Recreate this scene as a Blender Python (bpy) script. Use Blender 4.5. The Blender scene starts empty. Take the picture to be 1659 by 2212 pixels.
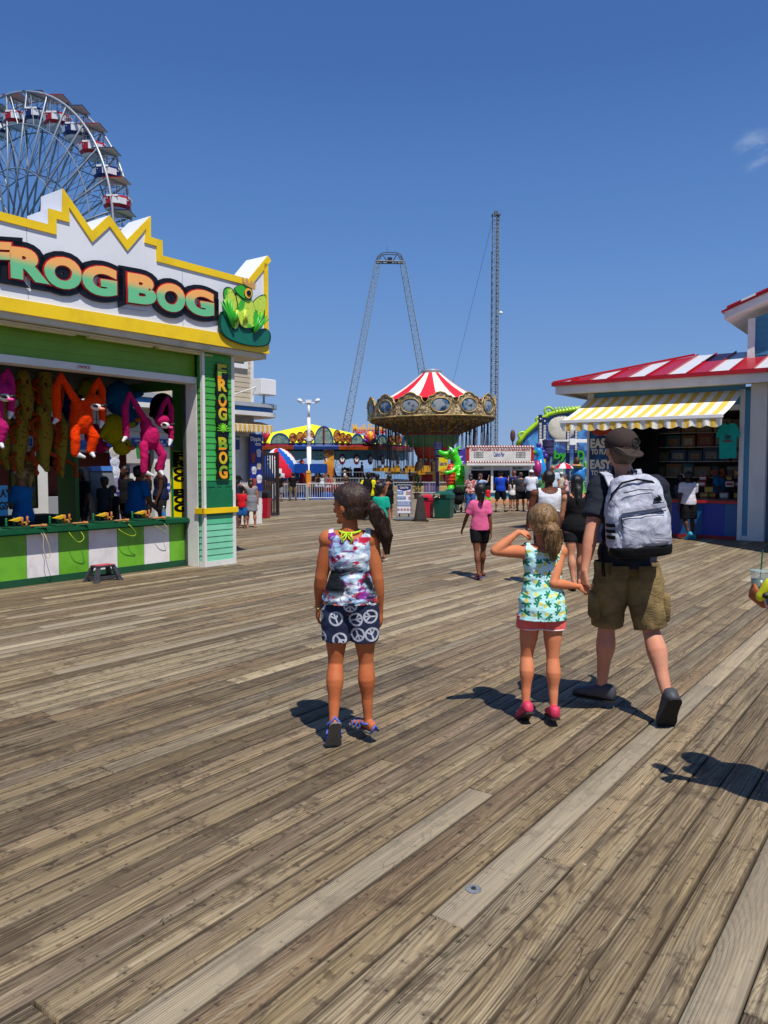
import bpy, bmesh, math, random
import numpy as np
from mathutils import Vector as V, Matrix, noise as mno
R=math.radians; pi=math.pi
random.seed(7)
S=bpy.context.scene
COL=S.collection
# ---------------------------------------------------------------- camera maths (photo read at 1659x2212)
F=1661.0;YH=1010.0;HC=1.6
PIT=math.atan((1106-YH)/F);cp,sp=math.cos(PIT),math.sin(PIT)
def ray(x,y):
    a=(x-829.5)/F;b=(1106-y)/F
    return V((a,cp+b*sp,-sp+b*cp))
def G(x,y):
    d=ray(x,y);t=-HC/d.z;return V((d.x*t,d.y*t,0))
def AT(x,y,Y):
    d=ray(x,y);t=Y/d.y;return V((d.x*t,Y,HC+d.z*t))
AZ=R(36.1)
# ---------------------------------------------------------------- mesh builder
class MB:
    def __init__(s): s.v=[];s.f=[];s.m=[]
    def add(s,vs,fs,mi=0):
        n=len(s.v);s.v+=[tuple(p) for p in vs];s.f+=[tuple(i+n for i in f) for f in fs];s.m+=[mi]*len(fs);return s
    def quad(s,a,b,c,d,mi=0): return s.add([a,b,c,d],[(0,1,2,3)],mi)
    def box(s,x0,x1,y0,y1,z0,z1,mi=0,M=None):
        vs=[V((x,y,z)) for z in (z0,z1) for y in (y0,y1) for x in (x0,x1)]
        if M: vs=[M@p for p in vs]
        return s.add(vs,[(0,2,3,1),(4,5,7,6),(0,1,5,4),(2,6,7,3),(0,4,6,2),(1,3,7,5)],mi)
    def beam(s,a,b,w,h=None,mi=0):
        a,b=V(a),V(b);h=h or w;d=(b-a).normalized();up=V((0,0,1)) if abs(d.z)<.95 else V((0,1,0))
        x=d.cross(up).normalized();y=x.cross(d);vs=[]
        for p in (a,b):
            for i,j in ((-1,-1),(1,-1),(1,1),(-1,1)): vs.append(p+x*i*w/2+y*j*h/2)
        return s.add(vs,[(3,2,1,0),(4,5,6,7),(0,1,5,4),(1,2,6,5),(2,3,7,6),(3,0,4,7)],mi)
    def tube(s,pts,r,n=8,mi=0,caps=True,closed=False):
        pts=[V(p) for p in pts];k=len(pts);rs=r if isinstance(r,(list,tuple)) else [r]*k
        vs=[];px=None
        for i,p in enumerate(pts):
            if closed: d=(pts[(i+1)%k]-pts[i-1]).normalized()
            else: d=(pts[min(i+1,k-1)]-pts[max(i-1,0)]).normalized()
            if px is None:
                up=V((0,0,1)) if abs(d.z)<.9 else V((0,1,0));px=d.cross(up).normalized()
            else: px=(px-d*px.dot(d)).normalized()
            py=d.cross(px)
            for j in range(n):
                t=2*pi*j/n;vs.append(p+(px*math.cos(t)+py*math.sin(t))*rs[i])
        fs=[]
        for i in range(k if closed else k-1):
            for j in range(n):
                a=i*n+j;b=i*n+(j+1)%n;c=((i+1)%k)*n+(j+1)%n;d=((i+1)%k)*n+j;fs.append((a,b,c,d))
        if caps and not closed: fs.append(tuple(range(n-1,-1,-1)));fs.append(tuple((k-1)*n+j for j in range(n)))
        return s.add(vs,fs,mi)
    def rings(s,rl,mi=0,caps=True):          # list of closed rings (equal counts)
        n=len(rl[0]);vs=[p for r in rl for p in r];fs=[]
        for i in range(len(rl)-1):
            for j in range(n):
                a=i*n+j;b=i*n+(j+1)%n;fs.append((a,b,b+n,a+n))
        if caps: fs.append(tuple(range(n-1,-1,-1)));fs.append(tuple((len(rl)-1)*n+j for j in range(n)))
        return s.add(vs,fs,mi)
    def lathe(s,prof,n=24,c=(0,0,0),mi=0,mf=None,caps=True):
        c=V(c);vs=[];fs=[];ms=[]
        for r,z in prof:
            for j in range(n):
                t=2*pi*j/n;vs.append(c+V((r*math.cos(t),r*math.sin(t),z)))
        for i in range(len(prof)-1):
            for j in range(n):
                a=i*n+j;b=i*n+(j+1)%n;fs.append((a,b,b+n,a+n));ms.append(mf(i,j) if mf else mi)
        if caps: fs.append(tuple(range(n-1,-1,-1)));fs.append(tuple((len(prof)-1)*n+j for j in range(n)));ms+=[mi,mi]
        k=len(s.v);s.v+=[tuple(p) for p in vs];s.f+=[tuple(i+k for i in f) for f in fs];s.m+=ms;return s
    def ell(s,c,r,M=None,n=16,m=10,mi=0):
        c=V(c);r=V(r) if not isinstance(r,(int,float)) else V((r,r,r));vs=[];fs=[]
        for i in range(m+1):
            ph=pi*i/m
            for j in range(n):
                t=2*pi*j/n;p=V((r.x*math.sin(ph)*math.cos(t),r.y*math.sin(ph)*math.sin(t),-r.z*math.cos(ph)))
                if M: p=M@p
                vs.append(c+p)
        for i in range(m):
            for j in range(n):
                a=i*n+j;b=i*n+(j+1)%n;fs.append((a,b,b+n,a+n))
        return s.add(vs,fs,mi)
    def prism(s,pts,y0,y1,mi=0,plane='xz',mside=None):  # polygon (x,z) extruded in y
        n=len(pts)
        def P(a,b,y): return (a,y,b) if plane=='xz' else (a,b,y) if plane=='xy' else (y,a,b)
        vs=[P(a,b,y0) for a,b in pts]+[P(a,b,y1) for a,b in pts]
        s.add(vs,[tuple(range(n)),tuple(range(2*n-1,n-1,-1))],mi)
        k=len(s.v)-2*n;sd=mi if mside is None else mside
        for i in range(n):
            j=(i+1)%n;s.f.append((k+i,k+n+i,k+n+j,k+j));s.m.append(sd)
        return s
    def mesh(s,name,mats,smooth=False):
        me=bpy.data.meshes.new(name);me.from_pydata(s.v,[],s.f)
        for m in (mats if isinstance(mats,(list,tuple)) else [mats]): me.materials.append(m)
        me.polygons.foreach_set('material_index',s.m)
        if smooth: me.polygons.foreach_set('use_smooth',[True]*len(me.polygons))
        me.update();return me
    def build(s,name,mats,parent=None,smooth=False,bevel=0,fix=True):
        me=s.mesh(name,mats,smooth)
        if fix:
            bm=bmesh.new();bm.from_mesh(me);bmesh.ops.recalc_face_normals(bm,faces=bm.faces)
            if bevel: bmesh.ops.bevel(bm,geom=[e for e in bm.edges if e.is_manifold and e.calc_face_angle(0)>.5],offset=bevel,segments=2,affect='EDGES',clamp_overlap=True)
            bm.to_mesh(me);bm.free()
        o=bpy.data.objects.new(name,me);COL.objects.link(o)
        if parent: o.parent=parent
        return o
def link(name,me,parent=None):
    o=bpy.data.objects.new(name,me);COL.objects.link(o)
    if parent: o.parent=parent
    return o
def tag(o,label,cat,group=None):
    o['label']=label;o['category']=cat
    if group:o['group']=group
    return o
def thing(name,label,cat,loc=(0,0,0),rz=0,group=None):
    o=bpy.data.objects.new(name,None);COL.objects.link(o);o.location=loc;o.rotation_euler=(0,0,rz);o.empty_display_size=.1
    return tag(o,label,cat,group)
def dup(o,loc,rz=None,label=None,parent=None):
    r=o.copy();COL.objects.link(r)
    if loc is not None:r.location=loc
    if rz is not None:r.rotation_euler=(0,0,rz)
    if parent:r.parent=parent
    if label:r['label']=label
    for ch in list(o.children):
        c=ch.copy();COL.objects.link(c);c.parent=r
        for g in list(ch.children):
            d=g.copy();COL.objects.link(d);d.parent=c
    return r
# ---------------------------------------------------------------- shader expressions
NT=None
class E:
    def __init__(s,k): s.k=k
    def _m(s,op,*a): return mth(op,s,*a)
    def __add__(s,o): return mth('ADD',s,o)
    __radd__=__add__
    def __sub__(s,o): return mth('SUBTRACT',s,o)
    def __rsub__(s,o): return mth('SUBTRACT',o,s)
    def __mul__(s,o): return mth('MULTIPLY',s,o)
    __rmul__=__mul__
    def __truediv__(s,o): return mth('DIVIDE',s,o)
def put(sock,v):
    if isinstance(v,E): NT.links.new(v.k,sock)
    elif v is not None: sock.default_value=v
def mth(op,*a):
    n=NT.nodes.new('ShaderNodeMath');n.operation=op
    for i,x in enumerate(a): put(n.inputs[i],x)
    return E(n.outputs[0])
def ab(x): return mth('ABSOLUTE',x)
def lt(x,y): return mth('LESS_THAN',x,y)
def gt(x,y): return mth('GREATER_THAN',x,y)
def mx(x,y): return mth('MAXIMUM',x,y)
def mn_(x,y): return mth('MINIMUM',x,y)
def fl(x): return mth('FLOOR',x)
def sn(x): return mth('SINE',x)
def sq(x): return mth('SQRT',x)
def smst(x,a,b):
    n=NT.nodes.new('ShaderNodeMapRange');n.interpolation_type='SMOOTHSTEP';put(n.inputs['Value'],x);n.inputs['From Min'].default_value=a;n.inputs['From Max'].default_value=b;return E(n.outputs[0])
def sep(v):
    n=NT.nodes.new('ShaderNodeSeparateXYZ');put(n.inputs[0],v);return [E(o) for o in n.outputs]
def cmb(x,y,z=0.0):
    n=NT.nodes.new('ShaderNodeCombineXYZ')
    for i,q in enumerate((x,y,z)): put(n.inputs[i],q)
    return E(n.outputs[0])
def crd(kind='Object'): n=NT.nodes.new('ShaderNodeTexCoord');return E(n.outputs[kind])
def attr(name,out='Fac'): n=NT.nodes.new('ShaderNodeAttribute');n.attribute_name=name;return E(n.outputs[out])
def nz(vec,scale,detail=3,rough=.55,dist=0,out='Fac'):
    n=NT.nodes.new('ShaderNodeTexNoise');put(n.inputs['Vector'],vec);n.inputs['Scale'].default_value=scale;n.inputs['Detail'].default_value=detail;n.inputs['Roughness'].default_value=rough;n.inputs['Distortion'].default_value=dist
    return E(n.outputs[out])
def vor(vec,scale,out='Distance',feat='F1',rnd=1.0,dim='3D'):
    n=NT.nodes.new('ShaderNodeTexVoronoi');n.voronoi_dimensions=dim;n.feature=feat;put(n.inputs['Vector'],vec);n.inputs['Scale'].default_value=scale
    n.inputs['Randomness'].default_value=rnd
    return E(n.outputs[out])
def hexc(h):
    h=h.lstrip('#');r=[int(h[i:i+2],16)/255 for i in (0,2,4)]
    return tuple([c/12.92 if c<=.04045 else ((c+.055)/1.055)**2.4 for c in r]+[1.0])
def C4(c): return hexc(c) if isinstance(c,str) else (tuple(c)+(1.0,))[:4]
def mix(f,a,b,bt='MIX'):
    n=NT.nodes.new('ShaderNodeMix');n.data_type='RGBA';n.blend_type=bt;put(n.inputs[0],f)
    for i,q in ((6,a),(7,b)): put(n.inputs[i],q if isinstance(q,E) else C4(q))
    return E(n.outputs[2])
def ramp(f,stops,interp='LINEAR'):
    n=NT.nodes.new('ShaderNodeValToRGB');n.color_ramp.interpolation=interp;e=n.color_ramp.elements
    while len(e)<len(stops): e.new(.5)
    for i,(p,c) in enumerate(stops): e[i].position=p;e[i].color=C4(c)
    put(n.inputs[0],f);return E(n.outputs[0])
MATS={}
def mat(name,fn,rough=.5,bump=0,bdist=.01,metal=0,spec=.5,sss=0,alpha=None,trans=0):
    """fn() -> colour or (colour, height) built inside the node tree"""
    global NT
    m=bpy.data.materials.new(name);m.use_nodes=True;NT=m.node_tree;b=NT.nodes['Principled BSDF']
    r=fn() if callable(fn) else C4(fn);h=None
    if isinstance(r,tuple) and len(r) in(2,3) and isinstance(r[0],E): h=r[1];ro=r[2] if len(r)>2 else None;r=r[0]
    else: ro=None
    put(b.inputs['Base Color'],r);b.inputs['Roughness'].default_value=rough;b.inputs['Metallic'].default_value=metal
    if ro is not None: put(b.inputs['Roughness'],ro)
    b.inputs['Specular IOR Level'].default_value=spec
    if sss: b.inputs['Subsurface Weight'].default_value=sss;b.inputs['Subsurface Radius'].default_value=(.012,.005,.003)
    if trans: b.inputs['Transmission Weight'].default_value=trans
    if alpha is not None: put(b.inputs['Alpha'],alpha() if callable(alpha) else alpha)
    if h is not None and bump:
        n=NT.nodes.new('ShaderNodeBump');n.inputs['Strength'].default_value=bump;n.inputs['Distance'].default_value=bdist;put(n.inputs['Height'],h);NT.links.new(n.outputs[0],b.inputs['Normal'])
    return m
def paint(c,rough=.45,dirt=.12,sc=3,bump=.15,metal=0,spec=.5):
    k=('p',str(c),rough,dirt,sc,metal)
    if k not in MATS:
        def fn():
            o=crd();n=nz(o,sc,5,.6);c0=C4(c);c1=tuple(x*(1-dirt*2.2) for x in c0[:3])
            g=smst(n,.42,.75);k2=nz(o,sc*9,3)
            return mix(g*.7+smst(k2,.5,.8)*.3,c0,c1),nz(o,sc*14,2)
        MATS[k]=mat('paint',fn,rough,bump,.004,metal,spec)
    return MATS[k]
def cloth(c,rough=.85,sc=1,var=.12):
    k=('c',str(c),sc)
    if k not in MATS:
        def fn():
            o=crd();n=nz(o,6*sc,4);c0=C4(c);w=nz(o,380,1)
            return mix(smst(n,.35,.75),c0,tuple(x*(1-var*1.6) for x in c0[:3])),nz(o,14*sc,3,.5,.6)*1.0+w*.08
        MATS[k]=mat('fabric',fn,rough,.35,.012,spec=.2)
    return MATS[k]
def skin(c):
    k=('s',str(c))
    if k not in MATS:
        def fn():
            o=crd();c0=C4(c);n=nz(o,7,4);n2=nz(o,60,3)
            a=mix(smst(n,.32,.68),c0,(c0[0]*.92,c0[1]*.78,c0[2]*.74))
            return mix(smst(n2,.55,.8)*.35,a,(c0[0]*.85,c0[1]*.7,c0[2]*.62)),n2
        MATS[k]=mat('skin',fn,.6,.2,.004,spec=.22,sss=.08)
    return MATS[k]
def hairm(c,c2=None):
    k=('h',str(c),str(c2))
    if k not in MATS:
        def fn():
            o=crd();x,y,z=sep(o);w=nz(cmb(x*1.0,y*1.0,z*.10),190,4,.7,.4);b=nz(cmb(x,y,z*.3),26,3)
            c0=C4(c);c1=C4(c2) if c2 else tuple(q*2.6+.004 for q in c0[:3])
            return mix(smst(w,.4,.68)*.75+smst(b,.45,.7)*.25,c0,c1),w
        MATS[k]=mat('hair',fn,.42,.7,.006,spec=.5)
    return MATS[k]
# ---------------------------------------------------------------- text
TXT={}
def textmesh(s,off=0,ext=.02,bold=0):
    cu=bpy.data.curves.new('t','FONT');cu.body=s;cu.size=1;cu.offset=off;cu.extrude=ext;cu.align_x='LEFT';cu.resolution_u=5
    ob=bpy.data.objects.new('t',cu);COL.objects.link(ob);dg=bpy.context.evaluated_depsgraph_get();dg.update()
    me=bpy.data.meshes.new_from_object(ob.evaluated_get(dg),depsgraph=dg);bpy.data.objects.remove(ob);bpy.data.curves.remove(cu)
    vs=np.empty(len(me.vertices)*3);me.vertices.foreach_get('co',vs);return me,vs.reshape(-1,3)
def text(s,x0,x1,z0,z1,y,m,parent,name='lettering',off=.02,ext=.01,quad=None,layers=None,vert=False):
    """writing in the local xz plane facing -y, stretched to fill the box (or the quad TL,BL,TR,BR)"""
    _,b=textmesh(s,0);bx0,bx1=b[:,0].min(),b[:,0].max();by0,by1=b[:,1].min(),b[:,1].max();out=[]
    for o_,m_,dy in (layers or [(off,m,0)]):
        me,v=textmesh(s,o_)
        a=(v[:,0]-bx0)/max(bx1-bx0,1e-6);c=(v[:,1]-by0)/max(by1-by0,1e-6)
        w=v.copy()
        if quad:
            TL,BL,TR,BR=[np.array(q) for q in quad];a_=a[:,None];c_=c[:,None]
            q=(BL*(1-a_)+BR*a_)*(1-c_)+(TL*(1-a_)+TR*a_)*c_;w[:,0]=q[:,0];w[:,2]=q[:,1]
        else: w[:,0]=x0+a*(x1-x0);w[:,2]=z0+c*(z1-z0)
        w[:,1]=y+dy-(v[:,2]/.02)*ext
        me.vertices.foreach_set('co',w.ravel());me.materials.clear();me.materials.append(m_);me.update()
        out.append(link(name,me,parent))
    return out[0] if len(out)==1 else out
# ---------------------------------------------------------------- organic surfaces: closed lumps fused into one skin
def fuse(mb,vox,smooth=2,name='body'):
    me=bpy.data.meshes.new('tmp');me.from_pydata(mb.v,[],mb.f);bm=bmesh.new();bm.from_mesh(me)
    bmesh.ops.recalc_face_normals(bm,faces=bm.faces);bm.to_mesh(me);bm.free()
    ob=bpy.data.objects.new('tmp',me);COL.objects.link(ob);r=ob.modifiers.new('r','REMESH');r.mode='VOXEL';r.voxel_size=vox
    if smooth: q=ob.modifiers.new('s','SMOOTH');q.factor=.5;q.iterations=smooth
    dg=bpy.context.evaluated_depsgraph_get();dg.update()
    out=bpy.data.meshes.new_from_object(ob.evaluated_get(dg),depsgraph=dg);bpy.data.objects.remove(ob);bpy.data.meshes.remove(me)
    out.name=name;return out
def np_co(me):
    a=np.empty(len(me.vertices)*3);me.vertices.foreach_get('co',a);return a.reshape(-1,3)
def keep(me,fn):
    bm=bmesh.new();bm.from_mesh(me);bmesh.ops.delete(bm,geom=[v for v in bm.verts if not fn(v.co)],context='VERTS');bm.to_mesh(me);bm.free();return me
def folds(me,amp,sc,seed=0):
    n=np.empty(len(me.vertices)*3);me.vertices.foreach_get('normal',n);n=n.reshape(-1,3);c=np_co(me)
    for i in range(len(c)):
        p=V((c[i][0]*sc[0]+seed,c[i][1]*sc[1],c[i][2]*sc[2]));d=mno.noise(p)+.5*mno.noise(p*2.1)
        c[i]+=n[i]*d*amp
    me.vertices.foreach_set('co',c.ravel());me.update();return me
def skinobj(me,name,m,parent):
    me.materials.clear();me.materials.append(m);me.polygons.foreach_set('use_smooth',[True]*len(me.polygons));return link(name,me,parent)
def limb(mb,pts,rs,n=12,flat=(1,1),ends=True):
    """smooth tapering tube through points, with ball ends"""
    P=[V(p) for p in pts];Q=[];W=[]
    for i in range(len(P)-1):
        k=4
        for j in range(k):
            t=j/k;Q.append(P[i].lerp(P[i+1],t));tt=t*t*(3-2*t);W.append(rs[i]*(1-tt)+rs[i+1]*tt)
    Q.append(P[-1]);W.append(rs[-1]);mb.tube(Q,W,n)
    if ends:
        for p,r in ((P[0],rs[0]),(P[-1],rs[-1])): mb.ell(p,r*.985,n=12,m=8)
        for p,r in list(zip(P,rs))[1:-1]: mb.ell(p,r*.99,n=12,m=8)
def ering(c,rx,ry,ax=V((1,0,0)),ay=V((0,1,0)),n=20,pw=1.0):
    c=V(c);o=[]
    for j in range(n):
        t=2*pi*j/n;a,b=math.cos(t),math.sin(t)
        if pw!=1: a=math.copysign(abs(a)**pw,a);b=math.copysign(abs(b)**pw,b)
        o.append(c+ax*a*rx+ay*b*ry)
    return o
# ---------------------------------------------------------------- camera, light, sky
cam=bpy.data.cameras.new('camera');co=bpy.data.objects.new('camera',cam);COL.objects.link(co);S.camera=co
co.location=(0,0,HC);co.rotation_euler=(pi/2-PIT,0,0);cam.sensor_fit='VERTICAL';cam.sensor_height=36;cam.sensor_width=27;cam.lens=F/2212*36;cam.clip_start=.05;cam.clip_end=9000
SE,SA=R(62),R(157)
sun=bpy.data.lights.new('sun','SUN');sun.energy=4.9;sun.angle=R(.5);sun.color=(1,.955,.88);so=bpy.data.objects.new('sun',sun);COL.objects.link(so)
sd=V((math.sin(SA)*math.cos(SE),math.cos(SA)*math.cos(SE),math.sin(SE)));so.rotation_euler=sd.to_track_quat('Z','Y').to_euler();so.location=(0,0,60)
W=bpy.data.worlds.new('World');S.world=W;W.use_nodes=True;NT=W.node_tree
sk=NT.nodes.new('ShaderNodeTexSky');sk.sky_type='NISHITA';sk.sun_disc=False;sk.sun_elevation=SE;sk.sun_rotation=SA;sk.air_density=1.15;sk.dust_density=.35;sk.ozone_density=4.0;sk.altitude=20
d=E(NT.nodes.new('ShaderNodeTexCoord').outputs['Generated'])
n=NT.nodes.new('ShaderNodeVectorMath');n.operation='DISTANCE';put(n.inputs[0],d);n.inputs[1].default_value=ray(1630,322).normalized();dist=E(n.outputs['Value'])
xx,yy,zz=sep(d);wis=nz(cmb(xx*1.0+zz*.9,yy,zz*2.6-xx*1.2),16,6,.62,.5)
mk=smst(wis,.44,.78)*(1-smst(dist,.002,.028))
grad=ramp(zz,[(0,(1.80,3.02,5.3)),(.10,(1.40,2.68,5.4)),(.25,(.86,2.06,4.85)),(.45,(.42,1.22,3.6)),(1,(.25,.8,2.5))])
colr=mix(mk*.5,mix(.88,E(sk.outputs[0]),grad),(6.0,6.6,7.4))
bg=NT.nodes['Background'];put(bg.inputs[0],colr);bg.inputs[1].default_value=.11
S.view_settings.view_transform='Standard';S.view_settings.look='None';S.view_settings.exposure=.12;S.view_settings.gamma=1
S.cycles.max_bounces=6;S.cycles.diffuse_bounces=3;S.cycles.glossy_bounces=3;S.cycles.transparent_max_bounces=12
# ---------------------------------------------------------------- sea
def sea_fn():
    o=crd();x,y,z=sep(o);n=nz(cmb(x,y*2.2,0),.35,5,.6);return mix(smst(n,.3,.7),'#27506b','#3d6f8a'),n
bm_=MB();bm_.quad((-4000,-60,-6),(4000,-60,-6),(4000,6000,-6),(-4000,6000,-6));sea=bm_.build('water',mat('water',sea_fn,.12,.5,.4));sea['kind']='structure'
# ---------------------------------------------------------------- boardwalk planks
def deck_fn():
    uv=attr('plank_uv','Vector');s,t,_=sep(uv);c=attr('plank_rnd','Color');r1,r2,r3=sep(c)
    sx=s+r1*97;tt=t+r2*31
    warp=nz(cmb(sx*1.4,tt*9,0),1,3,.5)-.5
    kn=vor(cmb(sx*1.15,tt*9,0),1);kd=1-smst(kn,.0,.30);kd2=1-smst(kn,.05,.13)
    dd=mx(nz(cmb(sx*.55,r2*40,0),1,1)-.42,0.0)*.42+.004
    tc=t-.07-(r3-.5)*.16+warp*.022
    rr=sq(tc*tc+dd*dd)+warp*.016+kd*.03
    ring=sn(rr*(430+r2*420));ring=smst(ring,-.5,.95)
    fine=nz(cmb(sx*2.2,tt*165,0),1,4,.65);med=nz(cmb(sx*1.1,tt*42,0),1,4,.6)
    base=ramp(r1,[(0,'#7d6c52'),(.16,'#928061'),(.30,'#5f513f'),(.46,'#837256'),(.6,'#a19275'),(.72,'#6f6352'),(.86,'#876e50'),(1,'#b8a888')])
    tint=mix(smst(nz(cmb(sx*.5,tt*14,3),1,3),.45,.75)*.5,base,ramp(r2,[(0,'#947f54'),(.5,'#767060'),(1,'#857264')]))
    dark=mix(r3,'#3f3424','#54473a')
    rv=smst(nz(cmb(sx*.9,tt*11,5),1,3),.38,.62)
    col=mix(ring*(.12+rv*(.3+r3*.4)),tint,dark)
    col=mix(smst(fine,.48,.62)*.5,col,'#2c2116')
    col=mix(smst(med,.51,.63)*.58,col,'#34281c')
    fm=nz(cmb(sx*3.5,tt*75,4),1,5,.7);col=mix(smst(fm,.54,.64)*.34,col,'#2f2418');col=mix(smst(fm,.45,.36)*.3,col,'#b59f78')
    col=mix(smst(med,.48,.26)*.42,col,'#b9ab8f')
    wx=crd();big=nz(wx,.55,5,.62);st=nz(wx,3.4,5,.7);bl=nz(wx,13,4,.6)
    col=mix(smst(big,.50,.72)*.42,col,'#4f402f')
    col=mix(smst(st,.55,.63)*.55,col,'#483a2c')
    col=mix(smst(bl,.58,.66)*.5,col,'#33281d');col=mix(smst(nz(wx,26,4,.7),.63,.70)*.6,col,'#2a2119')
    col=mix(kd2*.72,col,'#30261b')
    cr=vor(cmb(sx*7,tt*34,0),1,feat='DISTANCE_TO_EDGE');crm=(1-smst(cr,.0,.035))*smst(nz(cmb(sx*.7,tt*5,9),1,2),.60,.68)
    col=mix(crm*.8,col,'#2a2118')
    # nail heads in pairs on every joist
    q=s/.406;sj=(q-fl(q)-.5)*.406+(r2-.5)*.03;tj=ab(t-.07)-.045+(r1-.5)*.012;nd=sq(sj*sj+tj*tj);nl=1-smst(nd,.0028,.0048)
    col=mix(nl*.9,col,'#1b1612');ns=(1-smst(nd,.004,.018))*.3;col=mix(ns,col,'#3a3128')
    sp=smst(vor(wx,5.5),.05,.02);col=mix(sp*.85*smst(nz(wx,1.3,2),.5,.62),col,'#2b231b')
    wh=smst(vor(cmb(sep(wx)[0]+5,sep(wx)[1],0),3.1),.034,.02)*smst(nz(wx,70,2),.45,.5);col=mix(wh*.8,col,'#cfc8b8');bch=gt(r3,.86)*.34;col=mix(bch,col,'#b5a992')
    edge=smst(ab(t-.07),.062,.0695);col=mix(edge*.7,col,'#2b2219')
    fade=smst(nz(wx,.09,2),.4,.6)
    col=mix(fade*.14,col,'#b0a288')
    return col,ring*-.35+fine*-.5+med*-.8-nl*1.2-crm*1.5-edge*.5,.62+ring*.12
DM=mat('weathered plank',deck_fn,.7,.55,.006,spec=.3)
def build_deck():
    W_=.1385;P=.1445;rows=[];rng=random.Random(3)
    u=V((math.sin(AZ),math.cos(AZ)));v=V((-math.cos(AZ),math.sin(AZ)))
    vs=[];uv=[];rn=[];nq=0
    def inside(s,t):
        X=u.x*s+v.x*t;Y=u.y*s+v.y*t
        return -6<Y<62 and abs(X)<.62*max(Y,0)+9
    for k in range(int(-62/P),int(64/P)):
        t0=k*P;s=-70+rng.random()*4.8
        while s<100:
            L=rng.choice((3.65,4.87,4.87,4.87,2.44,6.1));L=round(L/.406)*.406;e=s+L
            if inside(s,t0) or inside(e,t0) or inside((s+e)/2,t0):
                z=rng.uniform(-.0022,.0012);g=.005 if rng.random()<.6 else .012;a,b=s+g/2,e-g/2;w0=t0+rng.uniform(-.001,.001);w1=w0+W_
                bv=.0035;zz=[(a,w0,z-bv),(b,w0,z-bv),(b,w1,z-bv),(a,w1,z-bv),(a+bv,w0+bv,z),(b-bv,w0+bv,z),(b-bv,w1-bv,z),(a+bv,w1-bv,z),(a,w0,z-.03),(b,w0,z-.03),(b,w1,z-.03),(a,w1,z-.03)]
                vs+=zz;uv+=[(p[0],p[1]-w0,0) for p in zz];c=(rng.random(),rng.random(),rng.random(),1);rn+=[c]*12;nq+=1
            s=e
    base=[(4,5,6,7),(0,1,5,4),(1,2,6,5),(2,3,7,6),(3,0,4,7),(8,9,1,0),(9,10,2,1),(10,11,3,2),(11,8,0,3)]
    F_=np.array(base)[None]+12*np.arange(nq)[:,None,None];F_=F_.reshape(-1,4)
    me=bpy.data.meshes.new('deck');va=np.array(vs);M=np.array([[u.x,v.x,0],[u.y,v.y,0],[0,0,1]])
    me.vertices.add(len(va));me.vertices.foreach_set('co',(va@M.T).ravel())
    me.loops.add(F_.size);me.loops.foreach_set('vertex_index',F_.ravel().astype(np.int32));me.polygons.add(len(F_));me.polygons.foreach_set('loop_start',np.arange(0,F_.size,4,dtype=np.int32));me.update(calc_edges=True)
    a=me.attributes.new('plank_uv','FLOAT_VECTOR','POINT');a.data.foreach_set('vector',np.array(uv).ravel())
    a=me.attributes.new('plank_rnd','FLOAT_COLOR','POINT');a.data.foreach_set('color',np.array(rn).ravel())
    me.materials.append(DM);o=link('boardwalk_deck',me);o['kind']='structure'
    b=MB();c4=[(-55,-12),(55,-12),(55,66),(-55,66)]
    b.box(-60,60,-14,64,-.6,-.034);g=b.build('ground',paint('#1c1712',.9));g['kind']='structure'
build_deck()
washer=MB();g=G(1023,1922);washer.lathe([(.0,.0),(.03,.0),(.03,.003),(.01,.004),(.009,.0075),(0,.0075)],20,(0,0,0),mf=lambda i,j:1 if i>2 else 0,caps=False)
w=washer.build('washer',[paint('#8f9396',.45,.2,60,metal=.4),paint('#2a2421',.6)]);w.location=(g.x,g.y,.0015);tag(w,'round grey metal washer screwed into a foreground plank','washer')
# ================================================================ frames
class Frame:
    def __init__(s,o,rz): s.o=V(o);s.rz=rz;s.ex=V((math.cos(rz),math.sin(rz),0));s.ey=V((-math.sin(rz),math.cos(rz),0))
    def pt(s,x,y,y0=0):
        d=ray(x,y);c=V((0,0,HC));t=(y0-(c-s.o).dot(s.ey))/d.dot(s.ey);q=c+d*t-s.o;return (q.dot(s.ex),q.z-s.o.z)
    def w(s,x,y,z=0): return s.o+s.ex*x+s.ey*y+V((0,0,z))
    def T(s,name,label,cat,loc=(0,0,0),group=None,rz=0): return thing(name,label,cat,s.w(*loc),s.rz+rz,group)
def ribbon(mb,pts,w,y0,y1,mi=0,closed=False,side=1):
    """mitred band of width w inside (below) a polyline in the xz plane"""
    P=[V((a,b)) for a,b in pts];n=len(P);off=[]
    for i in range(n):
        a=P[i-1] if (i>0 or closed) else None;b=P[(i+1)%n] if (i<n-1 or closed) else None;p=P[i]
        ns=[]
        if a is not None: d=(p-a).normalized();ns.append(V((d.y,-d.x))*side)
        if b is not None: d=(b-p).normalized();ns.append(V((d.y,-d.x))*side)
        m=sum(ns,V((0,0)))/len(ns);m=m/max(m.dot(m),.18);off.append(p+m*w)
    for i in range(n if closed else n-1):
        j=(i+1)%n;mb.prism([tuple(P[i]),tuple(P[j]),tuple(off[j]),tuple(off[i])],y0,y1,mi)
def siding(mb,x0,x1,z0,z1,y,h=.115,mi=0,axis='x',dep=.012,gr=None):
    """lapped boards facing -y (axis x) or -x (axis y)"""
    z=z0;i=0
    while z<z1-1e-4:
        t=min(z+h,z1);m=gr(z) if gr else mi
        def P(a,o,zz): return (a,y-o,zz) if axis=='x' else (y-o,a,zz)
        mb.add([P(x0,dep,z),P(x1,dep,z),P(x1,.002,t),P(x0,.002,t),P(x0,0,z),P(x1,0,z)],[(0,1,2,3),(0,4,5,1)],m);z=t;i+=1
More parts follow.
